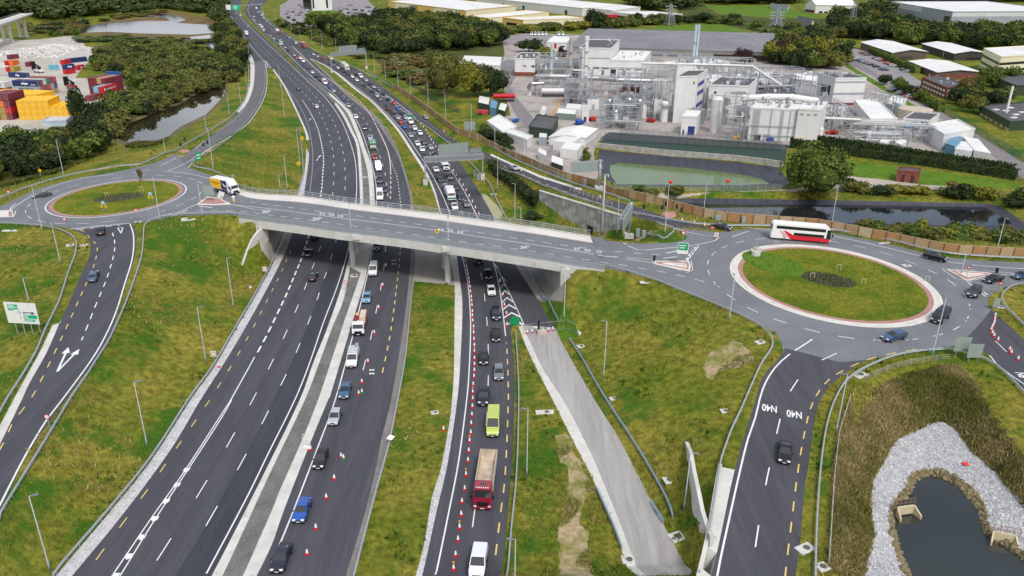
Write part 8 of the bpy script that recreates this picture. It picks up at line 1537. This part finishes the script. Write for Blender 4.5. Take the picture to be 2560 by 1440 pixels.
for x, y, x2, y2, L_, lv, cl, lb in ((226, 254, 268, 243, 12.2, 0, 'brown', 'single rust red container lying in front of the lettered red pair'), (232, 241, 246, 236, 6.06, 0, 'maroon', 'short maroon container left of the lettered red pair'), (266, 191, 298, 193, 12.2, 0, 'blue', 'blue container alone on the thicket edge'), (166, 186, 194, 182, 6.06, 0, 'red', 'red container at the bottom of the far navy and red stack'), (166, 186, 194, 182, 6.06, 1, 'navy', 'navy container with white lettering in the far stack'), (197, 176, 222, 170, 6.06, 0, 'red', 'red container with white emblem in the far stack'), (173, 170, 222, 164, 12.2, 1, 'navy', 'long navy container on top of the far stack'), (163, 174, 173, 172, 6.06, 1, 'red', 'red container at the left end of the far stack'), (22, 193, 56, 195, 12.2, 0, 'navy', 'navy container with white lettering beside the lorry mast'), (23, 180, 37, 178, 6.06, 0, 'red', 'red container under the orange one'), (37, 180, 62, 174, 6.06, 0, 'olive', 'olive container under the orange one'), (36, 176, 62, 170, 6.06, 1, 'orange', 'orange container on top of the small left stack'), (23, 176, 36, 174, 6.06, 1, 'red', 'red container on top of the small left stack'), (27, 160, 53, 157, 6.06, 1, 'maroon', 'maroon container highest at the far left of the yard'), (17, 166, 29, 164, 6.06, 0, 'olive', 'olive container at the far left of the yard'), (64, 167, 80, 163, 6.06, 0, 'maroon', 'maroon container standing alone left of the tipped cabins'), (-8, 168, 13, 167, 6.06, 0, 'white', 'white tank container at the left edge'), (123, 174, 138, 175, 6.06, 0, 'light blue', 'light blue cabin by the gravel heap'), (140, 174, 152, 175, 6.06, 0, 'white', 'white cabin by the gravel heap')):
 a, b = G(x, y), G(x2, y2); e = b-a; e.z = 0; e.normalize(); f = Vector((-e.y, e.x, 0)); f = f if f.y > 0 else -f; p = a+e*L_/2+f*1.22; p.z = zg(p.x, p.y); o = cont(p, e, L_, lv, cl, lb)
 if 'lettering' in lb or 'emblem' in lb: s = MB(); s.box((0, -1.24, 1.3), (2.8, .02, .6)); s.box((.5, -1.24, .7), (.9, .02, .2)); s.box((-.5, -1.24, 1.95), (.9, .02, .2)); s.build('print', WHITE, o)
b_ = [G(*p) for p in ((105, 312), (168, 318), (120, 298))]; bld('warehouse', 'long pale corrugated shed in front of the yellow stack', (168, 316), (108, 316), (185, 296), 303, CLAD('pale_blue_cladding', (176, 190, 200)), M('ribbed_roof', lin((176, 178, 186)), .6, scale=.3, col2=lin((196, 198, 206)), stretch=(.6, 3, .2)))
for x, y, c, lb in ((181, 222, 'red', 'red reach stacker beside the middle container stack'), (98, 182, 'white', 'white and red yard machine behind the containers')):
 g = G(x, y); r_ = empty('reach_stacker', g, 2.6, lb, 'forklift'); part(MB().box((0, 0, 1.4), (5.5, 2.6, 1.2)), 'chassis', paint(c), r_, .1); part(MB().box((-.6, 0, 2.7), (1.6, 1.5, 1.6)), 'cab', GLASS, r_, .1); wheels(r_, (-1.8, 1.8), 2.7, .8); part(MB().bar((-2.4, 0, 3), (4.5, 0, 5.2), .6), 'boom', TRIM, r_); part(MB().box((4.3, 0, 3.5), (.5, 2.4, 4.5)), 'mast', TRIM, r_)
V0 = G(22, 106); r_ = empty('viaduct', (0, 0, 0), 0, 'unfinished white concrete viaduct end on two piers at the top left', 'bridge'); V1 = G(60, 93); hv = hgt(V0, 60); d = (V1-V0).normalized(); zt = V0.z+hv
for p in (V0, V1):
 for s in (-2.2, 2.2): q = p+Vector((-d.y, d.x, 0))*s; MB().box((q.x, q.y, (p.z+zt)/2), (1.6, 1.6, zt-p.z)).build('pier', CONC, r_)
 q = p; MB().box((q.x, q.y, p.z+.6), (3, 7, 1.2), math.atan2(d.y, d.x)).build('pier_base', CONC, r_)
a, b = V0-d*75, V1+d*26; fixn(MB().sweep([Vector((a.x, a.y, zt)), Vector((b.x, b.y, zt))], [(-4.5, 2.2), (4.5, 2.2), (4.5, 1.4), (2.6, 0), (-2.6, 0), (-4.5, 1.4)]).build('deck_beam', CONC, r_)); pm_ = MB()
for s in (-4.3, 4.3):
 for i in range(30): p = a+(b-a)*(i/29)+Vector((-d.y, d.x, 0))*s; pm_.bar((p.x, p.y, zt+2.2), (p.x, p.y, zt+3.4), .12)
 q, t = a+Vector((-d.y, d.x, 0))*s, b+Vector((-d.y, d.x, 0))*s; pm_.bar((q.x, q.y, zt+3.4), (t.x, t.y, zt+3.4), .12)
tag(pm_.build('parapet_rail', GALV, r_), kind='stuff')
def mound(px, rx, ry, h, mat, nm, label, seed):
 g = G(*px); rg = np.random.default_rng(seed); n_, k_ = 26, 7; m = MB(); m.v = [(g.x, g.y, g.z+h)]
 for j in range(1, k_+1):
  for i in range(n_): a = 2*math.pi*i/n_; t = j/k_; q = rg.uniform(.92, 1.08); m.v.append((g.x+rx*t*math.cos(a)*q, g.y+ry*t*math.sin(a)*q, g.z-.3+(h+.3)*(1-t)**1.1*rg.uniform(.85, 1.12)))
 m.f = [(0, 1+i, 1+(i+1) % n_) for i in range(n_)]+[(1+j*n_+i, 1+(j+1)*n_+i, 1+(j+1)*n_+(i+1) % n_, 1+j*n_+(i+1) % n_) for j in range(k_-1) for i in range(n_)]
 tag(m.build(nm, mat, smooth=True), label, 'heap'); return g
ROCKM = M('pale_rock', lin((184, 182, 178)), .9, scale=.8, col2=lin((206, 205, 202)), fine=.15, island=.25)
g = mound((142, 133), 40, 26, 6, ROCKM, 'rock_heap', 'white broken rock heap in the container yard', 1); mound((204, 147), 17, 15, 6, M('grey_sand', lin((170, 168, 164)), .9, fine=.1), 'sand_heap', 'smooth grey gravel heap behind the far container stack', 2)
def rockmesh(seed, f=1.0):
 rg = np.random.default_rng(seed); m = MB(); q = [(-1, -1, -1), (1, -1, -1), (1, 1, -1), (-1, 1, -1), (-.8, -.8, .7), (.8, -.8, .7), (.8, .8, .7), (-.8, .8, .7), (0, 0, 1)]; m.add([tuple(np.array(p)*rg.uniform(.6, 1.15, 3)*.5) for p in q], [(3, 2, 1, 0), (0, 1, 5, 4), (1, 2, 6, 5), (2, 3, 7, 6), (3, 0, 4, 7), (4, 5, 8), (5, 6, 8), (6, 7, 8), (7, 4, 8)]); return m
RKS = [rockmesh(i) for i in range(6)]
def scatter_rocks(pts_, sizes, name, mat, parent, kind='stuff'):
 m = MB(); rg = random.Random(4)
 for (X, Y, Zz), s in zip(pts_, sizes):
  a = rg.random()*6.28; ca, sa = math.cos(a), math.sin(a); r_ = RKS[rg.randrange(6)]; m.add([(X+s*(ca*x-sa*y), Y+s*(sa*x+ca*y), Zz+s*z*.8) for x, y, z in r_.v], r_.f)
 o = m.build(name, mat, parent); tag(o, kind=kind); return o
HP = [(g.x+40*u*math.cos(a), g.y+26*u*math.sin(a)) for u, a in ((RND.random()**.5, RND.random()*6.28) for _ in range(900))]; scatter_rocks([(x, y, g.z+max(0, 6*(1-math.hypot((x-g.x)/40, (y-g.y)/26)))) for x, y in HP], [RND.uniform(.6, 1.9) for _ in HP], 'loose_rocks', ROCKM, None)
def zone_points(zn, n, seed=1, wt=None):
 T = np.array([t for t, z in zip(TRI.tolist(), TZ) if z in zn]); A, B, C = GA[T[:, 0]], GA[T[:, 1]], GA[T[:, 2]]; ar = np.abs(np.cross(B[:, :2]-A[:, :2], C[:, :2]-A[:, :2]))/2
 rg = np.random.default_rng(seed); w = ar.copy()
 if wt is not None: w *= wt((A+B+C)/3)
 i = rg.choice(len(T), n, p=w/w.sum()); u, v = rg.random(n), rg.random(n); s = u+v > 1; u[s], v[s] = 1-u[s], 1-v[s]
 return A[i]+(B[i]-A[i])*u[:, None]+(C[i]-A[i])*v[:, None]
WSM = M('white_rubble', lin((166, 168, 172)), .9, scale=.8, col2=lin((190, 190, 192)), island=.3); DSM = M('weedy_stone', lin((104, 94, 70)), .9, scale=.8, col2=lin((140, 128, 98)), island=.45)
zp = zone_points(('white_stone',), 7000, 2); scatter_rocks(zp.tolist(), (NP.uniform(.1, .26, len(zp))*np.where(NP.random(len(zp)) < .1, 1.9, 1)).tolist(), 'loose_white_stones', WSM, GROUND['white_stone'])
zp = zone_points(('rubble',), 1500, 3); scatter_rocks(zp[220:].tolist(), NP.uniform(.25, .65, len(zp)-220).tolist(), 'loose_dark_stones', DSM, GROUND['rubble'])
RM = [r_.mesh('stone') for r_ in RKS]
for me in RM: me.materials.append(DSM)
for x, y, z in zp[:220].tolist(): o = mk('stone', RND.choice(RM), GROUND['rubble']); s = RND.uniform(.6, 1.0); o.location = (x, y, z); o.scale = (s, s, s*.8); o.rotation_euler = (RND.random(), RND.random(), RND.random()*6)
for i, (x, y, rz, lb) in enumerate(((2262, 1280, .2, 'cream concrete outfall headwall on the left of the stone pond'), (2508, 1348, -.35, 'cream concrete outfall headwall on the right of the stone pond'))):
 b = atz(x, y, .3); r_ = empty('outfall_headwall', b, rz, lb, 'headwall'); r_.scale = (.55, .55, .7); HM = P('cream_concrete', (196, 184, 152), .9, fine=.12); MB().box((0, 0, .5), (4.2, .5, 1.8)).build('head_wall', HM, r_)
 for s in (-1, 1): MB().add([(s*2.1, 0, -.6), (s*2.1, 0, 1.4), (s*2.6, -2.4, .2), (s*2.6, -2.4, -.6), (s*2.45, .0, -.6), (s*2.45, 0, 1.4), (s*2.95, -2.4, .2), (s*2.95, -2.4, -.6)], [(0, 1, 2, 3), (7, 6, 5, 4), (1, 5, 6, 2), (0, 4, 5, 1), (2, 6, 7, 3)]).build('wing_wall', HM, r_)
 f = MB()
 for k in range(6): f.bar((-3.4+k*1.35, 1.2, .6), (-3.4+k*1.35, 1.2, 2.2), .1)
 for z in (1.4, 2.2): f.bar((-3.4, 1.2, z), (3.35, 1.2, z), .08)
 f.build('timber_rail', P('rail_timber', (150, 110, 84), .8), r_)
for x, y, lb in ((1675, 476, 'red lifebuoy box on a post left of the green pond middle'), (1818, 474, 'red lifebuoy box on a post right of the green pond middle')): b = G(x, y); r_ = empty('lifebuoy', b, 0, lb, 'lifebuoy'); MB().cyl((0, 0, 0), .06, 2.2, 8).build('post', GALV, r_); MB().lathe((0, 0, 2.1), [(.2, 0), (.55, .2), (.55, .8), (.2, 1.0)], 12).build('buoy_box', P('buoy_red', (236, 50, 44), .5), r_)
b = G(2413, 1163); o = MB().lathe((b.x, b.y, b.z+.2), [(.3, 0), (.45, .08), (.3, .16)], 16).build('lifebuoy', P('buoy_red', (236, 50, 44), .5)); tag(o, 'red lifebuoy ring lying on the white stones', 'lifebuoy')
# PARKED CARS
pc = ('white', 'silver', 'silver', 'grey', 'dark grey', 'black', 'navy', 'red', 'white', 'steel blue')
def parked(rows, where, group, kinds=('hatchback', 'saloon', 'suv')):
 for x0, y0, x1, y1, n_, skip in rows:
  a, b = G(x0, y0), G(x1, y1); d = (b-a); h = math.atan2(d.y, d.x)+math.pi/2
  for k in range(n_):
   if RND.random() < skip: continue
   p = a+d*((k+.5)/n_); c = RND.choice(pc); kd = RND.choice(kinds); car(kd, c, p.x, p.y, h+RND.choice((0, math.pi))+RND.uniform(-.05, .05), '%s %s %s' % (c, KN[kd], where), group, False)
parked(((712, 36, 760, 40, 14, .35), (715, 30, 755, 33, 12, .4), (745, 12, 775, 30, 8, .3), (848, 28, 935, 40, 22, .3), (850, 22, 930, 30, 22, .3), (860, 12, 925, 20, 18, .35), (880, 47, 945, 50, 16, .55), (770, 46, 840, 51, 12, .6)), 'in the office car park', 'cars in the office car park')
parked(((2108, 138, 2215, 178, 17, .15), (2150, 132, 2290, 190, 18, .35)), 'in the strip car park by the brown warehouses', 'cars in the strip car park'); parked(((2222, 226, 2300, 252, 9, .1),), 'in the staff row beside the copper trees', 'cars in the staff row'); parked(((1355, 96, 1410, 99, 6, .3), (1345, 104, 1415, 108, 8, .5), (1935, 186, 1985, 196, 7, .2)), 'in the parcel depot yard', 'cars at the parcel depot')
for k, x in enumerate((1329, 1338, 1347, 1356, 1365, 1397, 1407)): g = G(x, 88); car('high_van', 'white', g.x, g.y, -1.57, 'white delivery van in the line at the back of the depot yard', 'white vans in the depot yard', False)
# VEGETATION
def woodmass(specs, step, hr, label, seed):
 rg = random.Random(seed); V_, F_ = [], []; srcs = CROWN['small']; sv = [np.array([tuple(v.co) for v in me.vertices]) for me in srcs]; sf = [[tuple(p.vertices) for p in me.polygons] for me in srcs]; b = 0
 for spec in specs:
  L = path(spec); pl = [(p.x, p.y) for p in L]; x0, x1 = min(p[0] for p in pl), max(p[0] for p in pl); y0, y1 = min(p[1] for p in pl), max(p[1] for p in pl); g_ = [(x+rg.uniform(-.4, .4)*step, y+rg.uniform(-.4, .4)*step) for x in np.arange(x0, x1, step) for y in np.arange(y0, y1, step)]; A = np.array(g_); ok = inside(pl, A[:, 0], A[:, 1])
  for bb in BUILT: ok &= ~inside(bb, A[:, 0], A[:, 1])
  for X, Y in A[ok].tolist():
   u = topx((X, Y, 5))[0]
   if u < -80 or u > 2640: continue
   i = rg.randrange(2); h = rg.uniform(*hr); w = step*rg.uniform(1.0, 1.5); a = rg.random()*6.28; q = sv[i]; z = zg(X, Y); ca, sa = math.cos(a), math.sin(a); V_.append(np.stack([X+w*(ca*q[:, 0]-sa*q[:, 1]), Y+w*(sa*q[:, 0]+ca*q[:, 1]), z+h*q[:, 2]], 1)); F_ += [tuple(k+b for k in f) for f in sf[i]]; b += len(q)
 me = bpy.data.meshes.new('woodland'); me.from_pydata(np.concatenate(V_).tolist(), [], F_); me.materials.append(leafmat('leaf_wood', (50, 64, 34), (76, 86, 44))); o = bpy.data.objects.new('woodland', me); COL.objects.link(o); tag(o, label, kind='stuff'); return o
woodmass(['-90,58 60,38 150,58 200,48 330,24 420,16 520,26 545,-4 -90,-16', '1560,16 1600,6 1760,-6 1764,12 1704,26 1640,30', '1765,2 1930,-6 2010,2 2000,10 1770,12', '2145,36 2215,26 2232,4 2600,-8 2600,4 2240,10 2216,44'], 17, (9, 15), 'dark woodland filling the skyline beyond the estates', 3)
woodmass(['560,-2 572,20 555,52 540,60 530,40 548,0', '300,40 400,20 520,36 530,28 420,14 320,26'], 9, (5, 8), 'hedgerow scrub beside the lagoon and the far road', 4)
fill('225,138 300,122 430,112 530,140 588,178 580,200 540,226 450,258 330,302 290,342 262,372 262,345 235,290 335,235 310,190 240,180 230,150', 7.0, (3.8, 6.2), ('bush',), ('olive', 'olive', 'thicket', 'thicket', 'green', 'dark'), 'in the thicket between container yard and creek', 'bushes of the thicket', 1)
fill('-60,372 60,358 130,378 205,345 250,352 258,380 140,430 60,452 -60,470', 7.5, (5, 9), ('tree', 'tree', 'bush'), ('dark', 'dark', 'green', 'olive'), 'among the dark trees left above the roundabout', 'dark trees left above the roundabout', 2, (.7, 1.0))
fill('535,70 575,62 603,110 614,160 600,205 580,205 560,150', 8, (4, 9), ('tree', 'bush'), ('green', 'dark', 'olive'), 'beside the left carriageway and the channel', 'trees by the channel', 3, (.6, .9)); fill('40,72 200,52 215,62 200,86 150,92 100,82', 12, (2, 5), ('bush',), ('green', 'olive', 'dark', 'brown'), 'on the waste ground by the viaduct', 'bushes by the viaduct', 31); fill('215,62 290,44 420,26 400,36 290,50', 12, (2, 4), ('bush',), ('olive', 'green', 'brown'), 'on the far lagoon shore', 'bushes on the far lagoon shore', 32); fill('195,96 300,92 440,103 540,100 540,108 440,112 300,106 195,108', 9, (1.5, 3), ('bush',), ('green', 'dark', 'grey'), 'on the bank below the lagoon', 'bushes below the lagoon', 4)
fill('780,66 930,70 970,48 1110,58 1250,90 1250,122 1180,118 1150,128 1075,126 1062,112 1012,92 1005,100 1040,122 1075,140 1000,138 900,128 845,105', 11.5, (8, 13), ('tree',), ('green', 'dark', 'green', 'olive', 'dark'), 'in the belt between motorway and works', 'trees between motorway and works', 5, (.75, 1.0))
fill('940,142 1080,150 1110,165 1105,222 1050,212 985,190', 12, (2, 4), ('bush',), ('brown', 'olive', 'grey', 'green'), 'in the scrub field beside the palisade', 'scrub field bushes', 6); fill('690,55 760,68 850,112 930,136 900,150 850,128 770,92 700,66', 10, (2.5, 5), ('bush',), ('green', 'olive', 'dark'), 'on the right verge of the far motorway', 'verge bushes', 7)
fill('1910,160 1965,128 2030,118 2106,142 2106,172 2050,178 1985,174', 8.5, (8, 12), ('tree',), ('dark', 'green', 'copper', 'olive', 'yellow', 'dark'), 'in the grove right behind the works', 'grove behind the works', 8, (.7, .95)); fill('1905,90 1990,72 2100,80 2120,96 2000,100 1910,102', 10, (4, 8), ('bush', 'tree'), ('dark', 'green', 'olive'), 'beside the substation', 'substation trees', 9)
fill('2075,50 2215,44 2235,72 2300,88 2560,84 2620,150 2480,126 2300,116 2200,104 2110,96 2085,75', 14, (8, 13), ('tree',), ('dark', 'green', 'dark', 'olive', 'green'), 'in the belt before the grey warehouse', 'belt before the grey warehouse', 10, (.75, 1.0)); fill('2370,246 2415,246 2470,240 2530,262 2480,296 2400,284', 9, (6, 10), ('tree',), ('dark', 'green', 'brown', 'olive'), 'between the brick office and the green shed', 'trees by the green shed', 11, (.75, 1.0)); fill('2440,200 2490,205 2600,200 2600,215 2480,225', 10, (6, 10), ('tree',), ('dark', 'green'), 'below the cream office building', 'trees below the cream office', 12)
fill('1420,72 1600,58 1760,50 1880,66 1905,86 1860,66 1760,58 1640,64 1500,75', 12, (5, 9), ('tree', 'bush'), ('green', 'dark', 'olive'), 'along the far side of the green field', 'trees beyond the green field', 13, (.7, 1)); fill('1170,60 1260,78 1480,68 1480,76 1260,86', 12, (4, 7), ('tree', 'bush'), ('olive', 'green', 'yellow'), 'in front of the yellow units', 'trees at the yellow units', 14, (.7, 1)); fill('2200,206 2235,212 2330,262 2322,270 2245,228', 6, (3.5, 5), ('tree',), ('copper', 'dark', 'green'), 'in the row beside the staff cars', 'copper tree row', 15, (.7, .9))
fill('1202,322 1232,332 1290,372 1300,395 1262,380 1212,348', 4.5, (2, 3.5), ('bush',), ('green', 'dark'), 'behind the noise fence by the white store', 'bushes at the noise fence', 16); fill('2090,462 2200,472 2320,478 2560,492 2570,530 2490,512 2300,494 2130,490', 6.5, (2, 4.5), ('bush',), ('green', 'olive', 'dark', 'yellow', 'brown'), 'on the far bank of the dark pond', 'bushes on the far pond bank', 17); fill('2140,566 2300,576 2430,580 2570,585 2570,612 2440,606 2260,592', 4.5, (1.2, 2.6), ('bush',), ('yellow', 'olive', 'green'), 'between dark pond and noise fence', 'bushes at the near pond bank', 18); fill('1600,478 1700,484 1840,486 2040,494 2040,500 1850,496 1690,494', 5, (1, 2.6), ('bush',), ('green', 'yellow', 'olive'), 'between the two ponds', 'bushes between the ponds', 19)
for a in ((2030, 492, 376, 112, 'tree', 'green', 'large round tree standing between the two ponds'), (1118, 236, 134, 72, 'tree', 'olive', 'tall olive tree left of the white warehouse'), (1188, 242, 162, 66, 'tree', 'yellow', 'autumn tinted tree in front of the white warehouse'), (1226, 240, 168, 58, 'tree', 'dark', 'dark round tree right of the autumn tinted one'), (1487, 70, 28, 40, 'tree', 'dark', 'lone dark round tree by the cream unit'), (1322, 130, 100, 50, 'tree', 'dark', 'dark dome-shaped tree beside the depot yard'), (1364, 144, 120, 28, 'tree', 'yellow', 'small yellow-green tree by the laboratory'), (1403, 142, 112, 26, 'conifer', 'copper', 'copper conifer at the depot building'), (1860, 164, 128, 36, 'tree', 'copper', 'copper purple tree in front of the grey-roofed warehouse'), (1614, 162, 130, 18, 'conifer', 'green', 'slim conifer beside the grey-roofed warehouse'), (1463, 404, 366, 26, 'conifer', 'green', 'small conifer beside the site cabin'), (197, 300, 230, 26, 'tree', 'dark', 'pine-like tree rising in front of the yellow containers'), (1330, 548, 533, 40, 'bush', 'dark', 'low dark bush at the foot of the panel wall'), (1595, 478, 462, 30, 'bush', 'green', 'bush at the left end of the mesh fence'), (352, 453, 424, 9, 'small', 'brown', 'thin sapling on the rim of the left island'), (1625, 492, 474, 40, 'bush', 'olive', 'broad bush at the left end of the dark pond'), (1690, 488, 468, 34, 'bush', 'green', 'green bush on the strip between ponds')): tpx(*a)
for k in range(12): tpx(*((745, 62, 54), (765, 60, 53), (782, 58, 51), (720, 48, 41), (736, 55, 47), (808, 42, 36), (838, 42, 36), (870, 36, 30), (905, 30, 24), (935, 34, 28), (886, 66, 59), (900, 60, 53))[k], 7, 'small', 'dark', 'small lollipop tree planted in the office car park', 'car park trees')
plant()
def blades(zn, n, name, hmin, hmax, mat, seed, patch=None, wd=.09):
 p = zone_points(zn, n, seed, lambda c: (1/np.maximum(60, np.hypot(c[:, 0], c[:, 1]))**1.2)*(np.hypot(c[:, 0], c[:, 1]) < 330)); rg = np.random.default_rng(seed+50)
 if patch: s, t = patch; f = np.sin(p[:, 0]*s+1.3*np.sin(p[:, 1]*s*.7))+np.sin(p[:, 1]*s*1.1+seed+1.7*np.sin(p[:, 0]*s*.6)); p = p[f > t]
 k = len(p); h = rg.uniform(hmin, hmax, k)*rg.uniform(.7, 1.2, k); V_ = []
 for j in range(3):
  a = rg.uniform(0, 6.28, k); o = rg.normal(size=(k, 2))*.16; b = p.copy(); b[:, 0] += o[:, 0]; b[:, 1] += o[:, 1]; d = np.stack([np.cos(a), np.sin(a), 0*a], 1)*(h*wd*2)[:, None]; t = b+np.stack([rg.normal(size=k)*h*.35, rg.normal(size=k)*h*.35, h], 1); b[:, 2] -= .08; V_.append(np.stack([b-d, b+d, t], 1))
 A = np.concatenate(V_).reshape(-1, 3); me = bpy.data.meshes.new(name); m = len(A)//3; me.vertices.add(len(A)); me.vertices.foreach_set('co', A.ravel()); me.loops.add(3*m); me.loops.foreach_set('vertex_index', np.arange(3*m)); me.polygons.add(m); me.polygons.foreach_set('loop_start', np.arange(m)*3); me.update(calc_edges=True); me.materials.append(mat); o = bpy.data.objects.new(name, me); COL.objects.link(o); tag(o, kind='stuff'); return o
def gm(nm, a, b): return M(nm, lin(a), .9, scale=.09, detail=6, col2=lin(b), lo=.4, hi=.6, island=.35, spec=.1)
blades(('grass',), 120000, 'rough_grass_blades', .18, .42, gm('blade_olive', (112, 122, 42), (140, 132, 62)), 1)
blades(('grass', 'lush'), 120000, 'green_grass_blades', .18, .45, gm('blade_green', (72, 104, 30), (92, 118, 40)), 2, (.12, .55)); blades(('grass',), 90000, 'straw_grass_blades', .3, .7, gm('blade_straw', (164, 148, 92), (142, 128, 70)), 3, (.16, .9))
blades(('pit_slope', 'straw'), 42000, 'brown_grass_blades', .25, .6, gm('blade_brown', (166, 150, 104), (108, 112, 54)), 4); blades(('grass',), 20000, 'weed_clumps', .3, .7, gm('weed_green', (72, 102, 34), (92, 112, 44)), 5, (.33, .9), .25); blades(('island_grass',), 30000, 'island_grass_blades', .1, .22, gm('blade_mown', (118, 122, 46), (96, 112, 38)), 6)
blades(('soil',), 9000, 'soil_grass_blades', .12, .35, gm('blade_soil', (104, 116, 44), (140, 130, 70)), 9, (.5, .2)); blades(('scrub', 'mud', 'wood'), 30000, 'scrub_weeds', .4, 1.2, gm('weed_scrub', (96, 98, 50), (74, 84, 40)), 7, None, .3); blades(('planting',), 1800, 'planting_shrubs', .15, .4, gm('weed_bed', (112, 106, 98), (96, 102, 70)), 8, None, .25)
